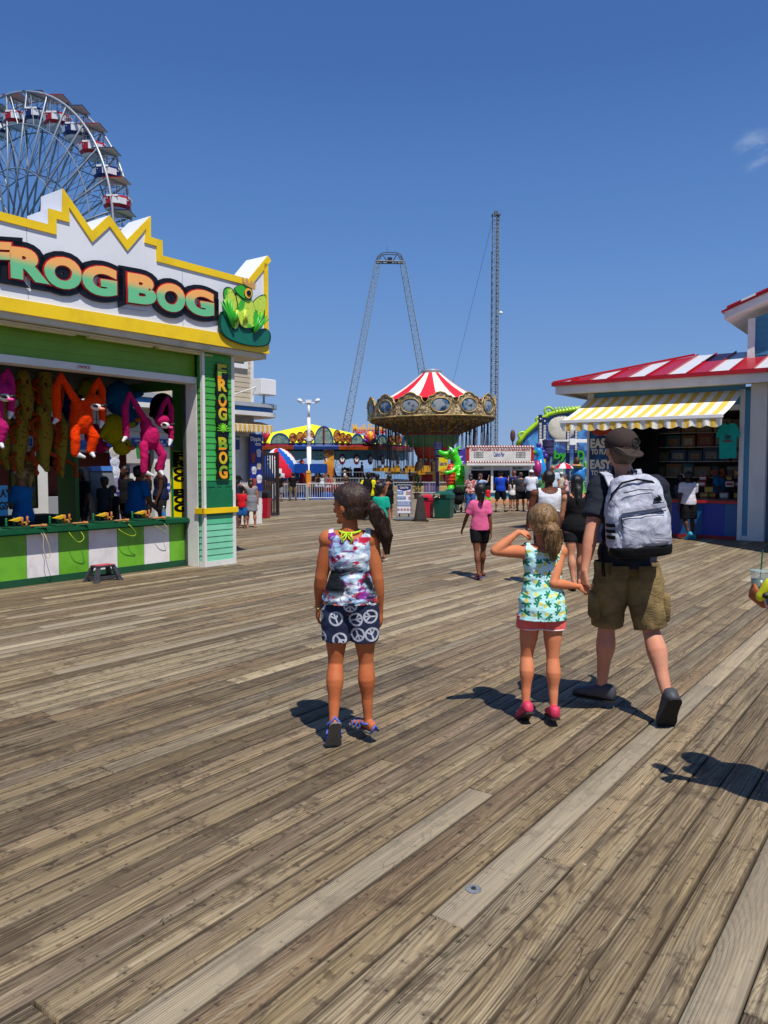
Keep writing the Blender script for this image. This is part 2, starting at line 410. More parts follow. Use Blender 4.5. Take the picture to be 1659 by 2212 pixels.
WHITE=paint('#dcdad6',.42,.1,2);WHITE2=paint('#e4e4e6',.35,.04,1.5);YEL=paint('#f3cb0c',.38,.1,2.5);GRN_D=paint('#0f4a2c',.6,.12,3);BLACK=paint('#0c0c0c',.5);STEEL=paint('#8b8f94',.4,.15,4,metal=.7);DGREY=paint('#2c2d30',.55)
# ================================================================ FROG BOG game booth
o=G(511,1217);A_=Frame((0,0,0),pi/2-AZ);FB=Frame(o+A_.ey*.47,pi/2-AZ)
def z2(x,y,y0=-.65): return FB.pt(x/2.8,406+y/2.8,y0)
def z3(x,y,y0=0): return FB.pt(x/3.024,746.1+y/3.024,y0)
def z1(x,y,y0): return FB.pt(x/6.048,789.98+y/6.048,y0)       # close-up of the hanging toys
XL=-6.0
bt=FB.T('game_booth','green and white open-fronted game booth under a jagged fascia lettered FROG BOG','game booth')
PL=-.68;OPEN=-.64      # left side of the corner pillar; right edge of opening
g_up=paint('#719c1e',.45,.1,2);g_bd=[paint(c,.42,.1,3) for c in ('#3f9c3c','#40a552','#0f6b42','#58b586','#7cc9a4')]
m=MB();siding(m,XL,PL-.0,3.03,3.5,-.28,.13)
m.box(XL,PL,-.27,-.18,3.03,3.5,0);m.build('upper_siding',g_up,bt)
m=MB();m.box(XL,PL-.016,-.34,-.08,2.93,3.03);m.box(PL-.016,PL-.001,-.34,-.08,.0,3.03);m.build('opening_frame',WHITE,bt,bevel=.004)
m=MB();m.box(PL-.03,PL-.002,-.078,-.02,0,2.925);m.build('shutter_track',paint('#6d6f70',.4,.2,5,metal=.6),bt)
# counter
x0=z3(0,1300)[0];bx=[z3(a,1300)[0] for a in (0,172,383,578,767,941,1108,1222)];wd=.46
xs=[bx[1]-wd*5,bx[1]-wd*4,bx[1]-wd*3,bx[1]-wd*2,bx[1]-wd]+bx[1:];xs=[q for q in xs]
pg,pw=paint('#6cb02c',.42,.16,3.5),paint('#e4dedd',.42,.14,3.5)
for i in range(len(xs)-1):
    mm=MB();mm.box(xs[i]+.004,xs[i+1]-.004,.0,.03,.1,.69);mm.build('counter_panel',pg if (i+1)%2 else pw,bt)
m=MB();m.box(XL,xs[-1],-.012,.03,.0,.1);m.build('base_board',GRN_D,bt)
m=MB()
cx=[(XL,-.2),(xs[-1]+.01,-.2)]
m.box(XL,xs[-1]+.01,-.14,.5,.70,.785);m.build('counter_top',cloth('#0e5233',.9,1,.15),bt,bevel=.02,smooth=False)
m=MB();m.box(XL,xs[-1],.031,.10,0,.69);m.build('counter_backing',paint('#5b4a38',.8),bt)
# fascia
top=[z2(*q) for q in ((0,152),(290,222),(290,125),(372,148),(376,4),(553,260),(657,166),(764,315),(907,170),(908,298),(978,319),(980,410),(1500,552),(1615,408))]
xr=.60;top=[(-1.56*1,4.69)]*0+top;top[0]=(-3.9,4.69)
mirror=[(-5.5,3.5),(-5.5,5.16),(-5.03,4.68)]
out=[mirror[1],mirror[2]]+top[1:-1]+[(xr,5.16)]
poly=[(xr,3.52)]+[(-5.5,3.5)]+out
y0=-.65
inn=[(a,b) for a,b in poly]
m=MB();m.prism(inn,y0,y0+.5,0);m.build('fascia_board',paint('#e3e4e8',.3,.05,.8),bt)
m=MB();ribbon(m,out,.105,y0-.022,y0,0);ribbon(m,[(xr,5.02),(xr,3.52)],.09,y0-.022,y0,0)
m.prism([(-5.5,3.5),(xr,3.52),(xr,3.735),(-5.5,3.65)],y0-.03,y0,0);m.build('yellow_trim',YEL,bt)
# seams in the fascia panels
for sx in (-3.62,-1.2):
    m=MB();m.box(sx,sx+.006,y0-.002,y0,3.7,4.62);m.build('panel_seam',paint('#8c9096',.6),bt)
m=MB();m.box(-5.5,xr-.02,y0+.02,-.01,3.43,3.51);m.box(-5.4,-.7,y0+.12,y0+.24,3.40,3.42);m.build('soffit',paint('#cfc9b4',.6,.15,4),bt)
for a in (-3.9,-2.65,-1.5):
    m=MB();m.box(a,a+1.05,-.46,-.38,3.375,3.4);m.build('strip_light',paint('#d9d0a4',.4),bt)
# big lettering
LT=[('F',(-150,318),(-150,500),(52,330),(46,505)),('R',(60,352),(68,545),(258,378),(275,580)),('O',(265,402),(265,592),(492,436),(492,630)),('G',(497,455),(497,640),(703,487),(703,665)),
('B',(778,512),(778,692),(937,540),(937,715)),('O',(945,565),(945,735),(1118,592),(1118,765)),('G',(1122,600),(1122,760),(1290,630),(1290,785))]
def lf():
    o=crd();x,y,z=sep(o);zz_=z+x*.0;f=smst(zz_,4.08,4.22);return mix(f,'#6cc08a','#f6b060')
lfill=mat('letter face',lf,.3);lred=paint('#b01218',.35);lblk=paint('#0a0a0b',.4)
for ch,a,b,c,d in LT:
    q=[V(z2(*p_,-.7)) for p_ in (a,b,c,d)];cn=sum(q,V((0,0)))/4;q=[tuple(cn+(p_-cn)*.85) for p_ in q]
    L=text(ch,0,0,0,0,-.675,None,None,quad=q,ext=.012,layers=[(.225,lblk,0),(.092,lred,-.014),(.060,lfill,-.026)])
    for o_,nm in zip(L,('letter_backing','letter_outline','letter_face')): o_.parent=bt;o_.name=nm
# corner pillar projecting in front
yp=-.47
m=MB();m.box(PL,-.63,yp,yp+.06,0,3.42);m.box(-.065,.0,yp,yp+.06,0,3.42);m.box(-.63,-.065,yp+.002,yp+.06,0,.09);m.box(PL,PL+.05,yp+.06,-.34,0,.09)
m.box(-.004,.0,yp+.06,.5,.0,3.42);m.build('pillar_trim',WHITE,bt,bevel=.003)
def gr(z): return 4 if z<.6 else 3 if z<.82 else 2 if z<1.32 else 1 if z<2.1 else 0
m=MB();siding(m,-.63,-.065,.09,3.42,yp+.02,.1,gr=gr);siding(m,yp+.06,-.34,.09,3.42,PL+.012,.1,axis='y',gr=gr)
m.prism([(-.63,.82),(-.63,1.30),(-.5,1.22),(-.42,1.30),(-.33,1.24),(-.25,1.33),(-.18,1.23),(-.1,1.28),(-.065,1.22),(-.065,.82)],yp-.002,yp+.012,2)
m.build('pillar_siding',g_bd,bt)
m=MB();m.box(PL-.05,.03,yp-.03,yp-.001,.86,.95);m.box(PL-.05,PL-.017,yp-.03,-.3,.86,.95);m.build('yellow_rail',YEL,bt,bevel=.004)
# vertical lettering on the pillar: black wavy board with letters
def zp(x,y,y0=-.5): return z3(x,y,y0)
sgx=[zp(1415,500)[0],zp(1492,500)[0]];zt=zp(1450,125)[1];zb=zp(1460,875)[1]
xc=(sgx[0]+sgx[1])/2;w_=(sgx[1]-sgx[0])/2*1.0
L_=[];Rr=[];N=44
for i in range(N+1):
    t=i/N;z=zb+(zt-zb)*t;k=w_*(1+.10*math.sin(t*pi*16));L_.append((xc-k,z));Rr.append((xc+k,z))
m=MB();m.prism(L_+Rr[::-1],yp-.032,yp-.012,0);m.build('vertical_sign_board',lblk,bt)
def vf():
    x,y,z=sep(crd());f=z*2.6;f=f-fl(f);return ramp(smst(nz(crd(),3,1),.3,.7)*.0+f,[(0,'#3f9a2c'),(.35,'#b7b51c'),(.6,'#f2b41e'),(1,'#e88f16')])
vface=mat('pillar letter',vf,.35)
zs=[(125,215,'F'),(218,300,'R'),(315,400,'O'),(405,490,'G'),(600,682,'B'),(694,775,'O'),(785,870,'G')]
for a,b,ch in zs:
    za,zb_=zp(1450,a)[1],zp(1450,b)[1];text(ch,xc-w_*.62,xc+w_*.62,zb_+.01,za-.012,yp-.034,vface,bt,'sign_letter',off=.045,ext=.004)
m=MB()
fz=(zp(1450,500)[1]+zp(1450,590)[1])/2
for k in range(9):
    a=pi*k/8;m.beam((xc,yp-.04,fz-.03),(xc+math.cos(a)*w_*.95,yp-.04,fz-.03+math.sin(a)*.12),.022,.012)
m.ell((xc,yp-.04,fz),(.05,.012,.06));m.build('small_frog_mark',paint('#7fd12a',.4),bt)
# roof behind the fascia and side/back structure
m=MB();m.box(-5.4,.3,y0+.5,4.2,3.5,3.62);m.build('roof',paint('#d5d6d8',.6),bt)
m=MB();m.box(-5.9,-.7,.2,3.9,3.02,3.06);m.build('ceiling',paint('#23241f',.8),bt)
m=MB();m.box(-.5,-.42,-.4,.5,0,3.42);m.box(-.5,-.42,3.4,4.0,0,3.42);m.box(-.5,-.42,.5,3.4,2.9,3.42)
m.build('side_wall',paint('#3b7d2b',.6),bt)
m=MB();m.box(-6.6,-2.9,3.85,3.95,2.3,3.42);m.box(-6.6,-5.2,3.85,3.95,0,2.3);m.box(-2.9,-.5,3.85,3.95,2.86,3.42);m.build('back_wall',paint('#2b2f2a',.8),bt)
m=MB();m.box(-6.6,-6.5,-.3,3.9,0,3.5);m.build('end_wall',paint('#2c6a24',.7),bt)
for X in (-5.05,-3.3,-2.85):
    m=MB();m.box(X-.07,X+.07,3.78,3.92,0,3.02);m.build('inner_post',WHITE,bt)
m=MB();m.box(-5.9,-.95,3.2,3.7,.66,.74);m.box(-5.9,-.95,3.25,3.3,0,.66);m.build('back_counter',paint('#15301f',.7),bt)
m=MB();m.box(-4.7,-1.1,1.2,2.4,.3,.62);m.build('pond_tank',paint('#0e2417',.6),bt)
# CHOICE and X-LARGE cards
def card(lab,txt,q,y,bgc,tc,name='price_card',txtbox=(.06,.94,.18,.82)):
    (xa,za),(xb,zb2)=q;t=FB.T(name,lab,'sign',((xa+xb)/2,y,0));hw=abs(xb-xa)/2
    m=MB();m.box(-hw,hw,-.006,.006,zb2,za);m.build('board',paint(bgc,.5,.06),t)
    W2=2*hw;H2=za-zb2;text(txt,-hw+W2*txtbox[0],-hw+W2*txtbox[1],zb2+H2*txtbox[2],zb2+H2*txtbox[3],-.008,paint(tc,.5),t,off=.02,ext=.002)
    return t
card('small white card lettered CHOICE on the white lintel of the game booth','CHOICE',(z3(500,124,-.345),z3(590,160,-.345)),-.35,'#e2dcd4','#9c2a1c')
card('white card lettered X-LARGE hanging under the spotted toy lizards','X-LARGE',(z1(270,1045,.9),z1(525,1110,.9)),.9,'#cfc8bd','#7c2a1c')
# crowned frog sitting on a lily pad, cut-out emblem
em=FB.T('frog_emblem','cut-out green frog with small crown on a lily pad, right end of white fascia','sign')
def blob2(pts,y,th,m_,nm,sub=6):
    """closed smooth outline through fascia pixels (close-up coordinates)"""
    P=[V(z2(a,b,-.7)) for a,b in pts];n=len(P);Q=[]
    for i in range(n):
        p0,p1,p2,p3=P[i-1],P[i],P[(i+1)%n],P[(i+2)%n]
        for k in range(sub):
            t=k/sub;Q.append(tuple(.5*((2*p1)+(p2-p0)*t+(2*p0-5*p1+4*p2-p3)*t*t+(3*p1-3*p2+p3-p0)*t**3)))
    o_=V((0,0));o_=sum([V(q) for q in Q],V((0,0)))/len(Q);mm=MB();mm.prism([tuple(o_+(V(q)-o_)*1.07) for q in Q],y+.006,y+th,0)
    if th>.014: mm.build('outline',dline,em)
    mm=MB();mm.prism(Q,y,y+th-.001,0);return mm.build(nm,m_,em)
ye=-.73
def fr():
    o=crd();d=vor(o,22);n=nz(o,5,2);return mix(smst(n,.5,.56),mix(smst(d,.3,.22),'#c2da4a','#8fb43a'),'#3fae2c')
spot=mat('frog skin',fr,.4);gfrog=paint('#35b02c',.35,.1,6);dline=paint('#0d3a1c',.4);lily=paint('#0f6a58',.45,.12,8)
blob2([(1332,790),(1350,755),(1400,790),(1470,845),(1540,870),(1590,850),(1622,885),(1612,940),(1560,955),(1470,945),(1380,910),(1335,860)],ye,.03,lily,'lily_pad')
blob2([(1345,630),(1365,608),(1400,625),(1425,690),(1440,760),(1425,840),(1400,845),(1380,760),(1350,690)],ye-.02,.02,spot,'frog_leg')
blob2([(1520,700),(1560,660),(1592,655),(1596,690),(1590,740),(1560,800),(1545,870),(1515,850),(1505,780)],ye-.02,.02,spot,'frog_leg')
blob2([(1415,640),(1450,630),(1490,650),(1520,720),(1545,790),(1520,840),(1460,845),(1430,800),(1425,720)],ye-.035,.02,spot,'frog_body')
blob2([(1400,615),(1420,598),(1450,590),(1490,600),(1505,640),(1490,680),(1450,668),(1415,640)],ye-.055,.02,gfrog,'frog_head')
blob2([(1455,630),(1470,612),(1492,620),(1498,650),(1482,672),(1460,660)],ye-.07,.015,paint('#f0b23c',.4),'eye_ring')
blob2([(1465,635),(1478,624),(1490,636),(1488,655),(1472,655)],ye-.08,.012,lblk,'pupil',4)
for (bx_,by_,tips) in ((1408,840,((1335,690),(1350,675),(1372,668),(1392,680))),(1535,870,((1618,795),(1612,775),(1590,760),(1570,752)))):
    m=MB();b=z2(bx_,by_,-.76)
    for tx,ty in tips:
        t_=z2(tx,ty,-.76);m.tube([(b[0],-.775,b[1]),((b[0]+t_[0])/2,-.78,(b[1]+t_[1])/2),(t_[0],-.775,t_[1])],[.03,.02,.012],8)
    m.build('frog_foot',gfrog,em,smooth=True)
for tx in (1432,1482):
    m=MB();b=z2(tx,740,-.78)
    for k in (-1,0,1):
        t_=z2(tx+k*12,815,-.78);m.tube([(b[0],-.79,b[1]),(t_[0],-.785,t_[1])],[.022,.012],6)
    m.build('frog_hand',spot,em,smooth=True)
crw=[(1442,545),(1455,580),(1468,548),(1480,588),(1496,562),(1500,600),(1520,580),(1516,622),(1490,610),(1455,590),(1440,575)]
mm=MB();mm.prism([z2(*q,-.7) for q in crw],ye-.075,ye-.055);mm.build('crown',paint('#d8a25a',.35,metal=.2),em)
# ================================================================ plush sloths
def sloth(lab,cz,y,col,nose,mir=1):
    """built from close-up points: arms bent over, round body, legs; everything one soft skin"""
    q=lambda x,z_: V((*[z1(x,z_,y)[i] for i in (0,)],0,z1(x,z_,y)[1]))
    def P(x,zv,dy=0): a=z1(x+cz[0],zv+cz[1],y);return V((a[0],dy,a[1]))
    c0=P(1050,700);t=FB.T('plush_sloth',lab,'plush toy',(c0.x,y,0),'hanging plush sloths')
    def Q(x,zv,dy=0): p=P(x,zv,dy);return V((p.x-c0.x,p.y,p.z))
    s=cz[2] if len(cz)>2 else 1
    m=MB();r=.078*s
    limb(m,[Q(985,470,-.02),Q(880,330,-.05),Q(778,110,-.02)],[.058*s,.056*s,.03*s],14)
    limb(m,[Q(778,110,-.02),Q(705,330,-.05),Q(720,520,-.04),Q(738,690,-.02)],[.03*s,.06*s,.062*s,.052*s],14)
    limb(m,[Q(1190,420,.02),Q(1230,280,.0),Q(1290,165,0)],[.05*s,.045*s,.026*s],14)
    limb(m,[Q(1290,165,0),Q(1320,330,-.03),Q(1310,540,-.04),Q(1325,720,-.02)],[.026*s,.052*s,.056*s,.048*s],14)
    m.ell(Q(1060,690),(.17*s,.15*s,.22*s),n=24,m=16);m.ell(Q(1010,540),(.10*s,.11*s,.14*s),n=20,m=14)
    m.ell(Q(1165,480,-.10),(.13*s,.12*s,.115*s),n=22,m=14)
    limb(m,[Q(965,800,-.02),Q(960,960,-.05),Q(965,1140,-.03)],[.075*s,.068*s,.06*s],14)
    limb(m,[Q(1130,790,-.02),Q(1190,930,-.07),Q(1170,1110,-.03)],[.078*s,.078*s,.062*s],14)
    me=fuse(m,.013,3);folds(me,.006,(16,16,16));bo=skinobj(me,'body',fur(col),t)
    wt=paint('#cfcfd2',.7,.1,20)
    for (a,b) in (((745,680,-.02),(680,745,-.05)),((1320,725,-.02),(1285,800,-.05)),((975,1150,-.03),(1060,1195,-.08)),((1168,1120,-.03),(1175,1185,-.1))):
        m=MB();limb(m,[Q(*a),Q(*b)],[.046*s,.024*s],12);skinobj(fuse(m,.012,2),'paw',wt,t)
    m=MB();m.ell(Q(1160,545,-.185),(.088*s,.05*s,.055*s));m.build('face_patch',paint('#d8cfcf',.7),t,smooth=True)
    for xx,dz in ((1125,535),(1240,532)):
        m=MB();m.ell(Q(xx,dz,-.225),(.052*s,.02*s,.023*s),Matrix.Rotation(.25 if xx<1200 else -.25,3,'Y'));m.build('eye_mask',BLACK,t,smooth=True)
    m=MB();m.ell(Q(1205,575,-.24),(.045*s,.03*s,.022*s));m.build('nose',paint(nose,.5),t,smooth=True)
    return t
def fur(c):
    k=('f',c)
    if k not in MATS:
        def fn():
            o=crd();n=nz(o,42,4,.7);c0=C4(c);return mix(smst(n,.35,.7),tuple(x*.62 for x in c0[:3]),c0),n
        MATS[k]=mat('plush',fn,.95,1.0,.02,spec=.1)
    return MATS[k]
sloth('orange plush sloth with long arms hanging at the middle of the booth opening',(0,0,1),.0,'#ff4206','#f28a70')
sloth('bright pink plush sloth hanging at the right end of the booth opening',(900,240,.9),.0,'#d01f68','#f04a94')
sloth('magenta plush sloth cut by the left edge of the photo, hanging in the booth opening',(-1190,-120,1),.0,'#cc2478','#f04a94')
# ---------------------------------------------------------------- other hanging toys
def spotted():
    o=crd();x,y,z=sep(o);d=vor(o,17);d2=vor(cmb(x*.8,0,z*.55),9,rnd=.3);return mix(smst(d2,.2,.14),mix(smst(d,.3,.2),'#8a751a','#55400f'),'#5c1f10'),d
SPM=mat('spotted plush',spotted,.9,.4,.01)
def lizard(lab,x,z_,y,s,ph):
    a=z1(x,z_,y);t=FB.T('plush_lizard',lab,'plush toy',(a[0],y,0),'spotted plush lizards');z0=a[1]
    m=MB();pts=[V((math.sin(k*1.1+ph)*.06*s,0,z0-.42*s*k)) for k in range(4)]
    limb(m,[pts[0]+V((0,0,.12)),pts[0],pts[1],pts[2],pts[2]+V((.03,-.05,-.18*s))],[.05*s,.12*s,.15*s,.11*s,.05*s],14)
    skinobj(fuse(m,.016,2),'body',SPM,t);om=fur('#b0481a')
    for k,(sx,zz_) in enumerate(((-1,-.12),(1,-.2),(-1,-.62),(1,-.7))):
        m=MB();b=V((sx*.08*s,-.03,z0+zz_*s));limb(m,[b,b+V((sx*.16*s,-.06,-.1*s)),b+V((sx*.13*s,-.1,-.26*s))],[.045*s,.04*s,.035*s],10);m.ell(b+V((sx*.13*s,-.11,-.3*s)),(.06*s,.03*s,.06*s));skinobj(fuse(m,.014,2),'leg',om,t)
    m=MB();m.tube([pts[0]+V((.1,-.02,-.1)),pts[0]+V((.26*s,-.1,-.25*s)),pts[1]+V((.24*s,-.08,-.1))],.028*s,8);m.build('tongue_strap',om,t,smooth=True)
lizs=[('spotted plush lizard directly right of the magenta sloth, hung high',300,120,.9,.75,0),('spotted plush lizard hung in the upper row left of the orange sloth',530,90,1.0,.95,1.2),('spotted plush lizard in the lower row, above the X-LARGE card',250,700,.95,.78,2),('largest spotted plush lizard, lower row between the magenta and orange sloths',530,590,.85,.85,.6),('spotted plush lizard tucked behind the orange sloth, nearest its left leg',790,790,.95,.75,2.6),('spotted plush lizard half hidden behind the magenta sloth at the photo edge',60,600,1.05,.8,3.3)]
for q in lizs: lizard(*q)
def roundtoy(name,lab,x,z_,y,col,s,beak,belly=None,up=1,z=z1):
    a=z(x,z_,y);t=FB.T(name,lab,'plush toy',(a[0],y,0));z0=a[1];m=MB()
    m.ell((0,0,z0),(.24*s,.2*s,.27*s),n=20,m=14);m.ell((.12*s,-.08*s,z0-up*.3*s),(.17*s,.16*s,.16*s),n=18,m=12)
    limb(m,[(-.15*s,-.05,z0+.05*s),(-.3*s,-.08,z0-.12*s)],[.07*s,.05*s],10);limb(m,[(.18*s,-.05,z0+.05*s),(.33*s,-.1,z0+.1*s)],[.07*s,.05*s],10)
    skinobj(fuse(m,.016,3),'body',fur(col),t)
    m=MB();m.ell((.19*s,-.22*s,z0-up*.33*s),(.09*s,.06*s,.04*s));m.build('beak',paint(beak,.6),t,smooth=True)
    m=MB();m.ell((.1*s,-.235*s,z0-up*.27*s),(.022*s,.014*s,.022*s));m.build('eye',BLACK,t,smooth=True)
    if belly: m=MB();m.ell((.03*s,-.13*s,z0-.02*s),(.17*s,.1*s,.19*s));m.build('belly',fur(belly),t,smooth=True)
roundtoy('plush_duck','bright yellow plush duck hanging head down between the orange and pink sloths',1480,830,.7,'#b8a80a',.9,'#d8641c')
roundtoy('plush_duck','blue plush duck hanging above the yellow duck',1560,430,1.0,'#11639a',1.05,'#d8641c')
roundtoy('plush_penguin','black plush penguin hanging behind the pink sloth on its left',2130,560,.95,'#070707',1.0,'#222222',None)
roundtoy('plush_penguin','black and grey plush penguin hanging at the right frame of the opening',2410,560,.8,'#060606',.85,'#333333','#4b4b4b')
roundtoy('plush_duck','magenta plush duck peeking out below the arm of the orange sloth',1230,900,.9,'#b51156',.65,'#c42a5a')
roundtoy('plush_duck','yellow and white plush duck high up behind the orange sloth',1130,300,1.2,'#8a8110',.6,'#a85a1c')
roundtoy('plush_bear','dark green plush bear low in the toy row right of the X-LARGE card',600,1080,1.1,'#0a1712',.6,'#101010')
roundtoy('plush_bear','dark blue plush bear with pale dots in the toy row left of the orange sloth',840,460,1.3,'#10245c',.7,'#aa6020')
# wire grid behind toys
gd=FB.T('wire_grid','black wire display grid the plush toys hang from inside the game booth','wire grid',(0,1.45,0));m=MB()
for i in range(28): m.beam((-5.8+i*.18,0,1.95),(-5.8+i*.18,0,3.0),.008)
for i in range(8): m.beam((-5.85,0,1.95+i*.15),(-.95,0,1.95+i*.15),.008)
m.build('grid',BLACK,gd)
# hanging rope bunch of balloons on back board
bb=FB.T('balloon_board','dark red dart board with rows of coloured balloons at the back of the game booth','balloon board',(-4.1,3.6,0));m=MB();m.box(-.75,.75,0,.04,.9,2.3);m.build('board',paint('#5a1408',.7),bb)
random.seed(4)
for i in range(15):
    m=MB();m.ell((-.55+.27*(i%5),-.1,1.25+.38*(i//5)),(.1,.09,.125));m.build('balloon',paint(random.choice(('#7d7a12','#801530','#1a3f86','#1c6a34','#2a2a2a')),.3),bb,smooth=True)
# signs inside
def slab(name,lab,q,y,bgc,lines,tc,frame=None,border=.03):
    (xa,za),(xb,zb_)=q;t=FB.T(name,lab,'sign',((xa+xb)/2,y,0));hw=abs(xb-xa)/2
    m=MB();m.box(-hw,hw,-.015,.015,zb_,za);m.build('board',paint(bgc,.5,.06),t)
    if frame:
        m=MB();ribbon(m,[(-hw,zb_),(-hw,za),(hw,za),(hw,zb_)],border,-.03,-.015,closed=True);m.build('frame',paint(frame,.5),t)
    H_=za-zb_
    for (s,a,b,c,d) in lines: text(s,-hw+2*hw*a,-hw+2*hw*b,zb_+H_*c,zb_+H_*d,-.018,paint(tc,.5),t,off=.035,ext=.002)
    return t
slab('price_sign','yellow price sign reading 3 FROGS FOR $2.00 behind the blonde attendant',(z1(105,1180,2.2),z1(490,1860,2.2)),2.2,'#8f7a10',[('3',.38,.62,.86,.97),('FROGS',.12,.88,.78,.85),('FOR $2.00',.08,.92,.70,.755),('6 FROGS',.2,.9,.42,.50),('$4.00',.3,.85,.33,.40),('ALL IN',.2,.85,.17,.22)],'#5a1608','#0f2f1c')
slab('game_sign','bright blue sign with dark slanted lettering at the left edge of the booth opening',(z3(-150,918,.6),z3(50,1110,.6)),.6,'#3f9fd6',[('PLAY',.5,1.1,.62,.86),('10AGS',.3,.99,.2,.45)],'#0a1a3a')
# yellow vertical FROG BOG board on the counter
(xa,za),(xb,zb_)=z3(1122,680,.22),z3(1222,1130,.22)
t=FB.T('vertical_sign','yellow board with stacked black letters FROG BOG on the right end of the counter','sign',((xa+xb)/2,.22,0));hw=(xb-xa)/2+.02
m=MB();m.box(-hw,hw,0,.03,zb_,za);m.build('board',paint('#f2d500',.4,.05),t);m=MB();ribbon(m,[(-hw,zb_),(-hw,za),(hw,za),(hw,zb_)],.025,-.02,0,closed=True);m.build('frame',paint('#0f7a44',.5),t)
H_=za-zb_
for a,b,ch in ((.86,.96,'F'),(.755,.85,'R'),(.65,.74,'O'),(.545,.635,'G'),(.34,.43,'B'),(.235,.325,'O'),(.11,.215,'G')): text(ch,-hw*.62,hw*.8,zb_+H_*a,zb_+H_*b,-.002,lblk,t,'letter',off=.05,ext=.003)
# launchers on the counter
def launcher(lab,x,first=[None]):
    if first[0] is None:
        t=FB.T('frog_launcher',lab,'toy catapult',(x,.0,.785),'frog launchers on the counter')
        m=MB();m.box(-.16,.16,-.1,.16,0.0,.025);m.build('base',GRN_D,t,bevel=.004)
        for dx,dy in ((-.12,.1),(.0,.12)):
            m=MB();m.lathe([(.016,0),(.016,.03),(.011,.04),(.016,.05),(.016,.07),(.011,.08),(.016,.1),(.012,.115)],10,(dx,dy,.025));m.build('post',paint('#0f6a3a',.4),t,smooth=True)
        for dx,dy,h in ((.02,-.05,.12),(.13,.02,.13),(.07,-.06,.04)):
            m=MB();m.lathe([(.014,0),(.014,h),(.011,h+.004)],12,(dx,dy,.025));m.build('peg',paint('#c0713c',.6,.15,30),t,smooth=True)
        m=MB();m.prism([(-.1,.11),(.06,.15),(.06,.115),(-.02,.09)],.0,.09);m.beam((.02,.05,.06),(.16,.03,.085),.035,.012);m.build('cradle',paint('#d0a414',.45),t)
        m=MB();m.tube([(.1,-.1,.03),(.24,-.14,.035)],.013,8);m.tube([(.24,-.14,.035),(.3,-.16,.03)],.022,8);m.build('mallet',paint('#b0763c',.6),t)
        first[0]=t;return t
    return dup(first[0],FB.w(x,0,.785),None,lab)
lx=[(z3(150,1180,-.1)[0],'frog catapult nearest the left edge of the photo on the green counter'),(z3(430,1160,-.1)[0],'second frog catapult from the left on the counter, above the second green panel'),(z3(710,1140,-.1)[0],'frog catapult on the counter in front of the blue-shirted attendant'),(z3(960,1120,-.1)[0],'frog catapult on the counter next to the water bottle')]
for x,l in lx: launcher(l,x)
for k,(pts,l,c) in enumerate((([(235,1190),(285,1240),(290,1330),(315,1395),(325,1350),(300,1260),(290,1200)],'pale cord looping down over the leftmost white counter panel','#c9b48a'),([(455,1165),(470,1240),(520,1285),(550,1250),(520,1180)],'yellow green cord looping over the middle green counter panel','#b8c820'),([(755,1165),(800,1215),(870,1245),(890,1225),(850,1180),(835,1150)],'yellow green cord looping over the third green counter panel','#b8c820'),([(985,1140),(1040,1190),(1090,1215),(1088,1180),(1060,1120)],'yellow green cord looping near the water bottle at the counter edge','#a8b82a'))):
    P=[(z3(a,b,-.17)[0],-.165+.02*math.sin(i),max(z3(a,b,-.17)[1],.2)) for i,(a,b) in enumerate(pts)]
    P[0]=(P[0][0],-.05,.80);P[-1]=(P[-1][0],-.05,.80);cu=[]
    for i in range(len(P)-1):
        p0,p1,p2,p3=[V(P[max(0,min(len(P)-1,j))]) for j in (i-1,i,i+1,i+2)]
        for kk in range(6): t_=kk/6;cu.append(.5*((2*p1)+(p2-p0)*t_+(2*p0-5*p1+4*p2-p3)*t_*t_+(3*p1-3*p2+p3-p0)*t_**3))
    m=MB();m.tube(cu,.0045,6);o=m.build('cord',paint(c,.6));o.location=FB.w(0,0,0);o.rotation_euler=(0,0,FB.rz);tag(o,l,'cord','cords of the frog launchers')
# bottle
x=z3(1075,1100,-.02)[0];bo=FB.T('water_bottle','clear plastic water bottle with a blue label standing on the green counter','bottle',(x,.0,.785));m=MB();m.lathe([(.03,0),(.032,.02),(.032,.12),(.028,.145),(.013,.175),(.013,.19)],16)
cl=mat('clear plastic',lambda:C4('#b9cfe0'),.08,trans=.85);m.build('body',cl,bo,smooth=True);m=MB();m.lathe([(.0335,.06),(.0335,.115)],16,caps=False);m.build('label_band',paint('#2f74c0',.4),bo);m=MB();m.lathe([(.015,.19),(.015,.205)],12);m.build('cap',paint('#e6e6e6',.4),bo)
# step stool
sx,szz=z3(655,1530,-.35);st=FB.T('step_stool','small dark grey plastic step stool with faded red tread before the white counter panel','stool',(sx,-.42,0));gm=paint('#3b3a40',.55,.2,8)
m=MB();m.box(-.155,.155,-.1,.1,.2,.225);m.build('frame',gm,st,bevel=.012);m=MB();m.box(-.135,.135,-.085,.085,.2255,.232);m.build('tread',paint('#b4474e',.7,.2,12),st,bevel=.002)
for i in (-1,1):
    for j in (-1,1):
        m=MB();tp=V((i*.125,j*.075,.2));bt_=V((i*.19,j*.125,.0));w1,w2=.03,.045
        r=lambda c,w:[c+V((a*w,b*w*.8,0)) for a,b in ((-1,-1),(1,-1),(1,1),(-1,1))]
        m.rings([r(bt_+V((0,0,.0)),w2),r(bt_.lerp(tp,.2),w1*1.15),r(tp,w1)]);m.build('leg',gm,st,bevel=.006)
m=MB();m.beam((-.18,-.105,.055),(.18,-.105,.055),.02,.05);m.beam((-.18,.105,.055),(.18,.105,.055),.02,.05);m.beam((-.175,-.1,.055),(-.175,.1,.055),.02,.05);m.beam((.175,-.1,.055),(.175,.1,.055),.02,.05);m.build('brace',gm,st,bevel=.004)
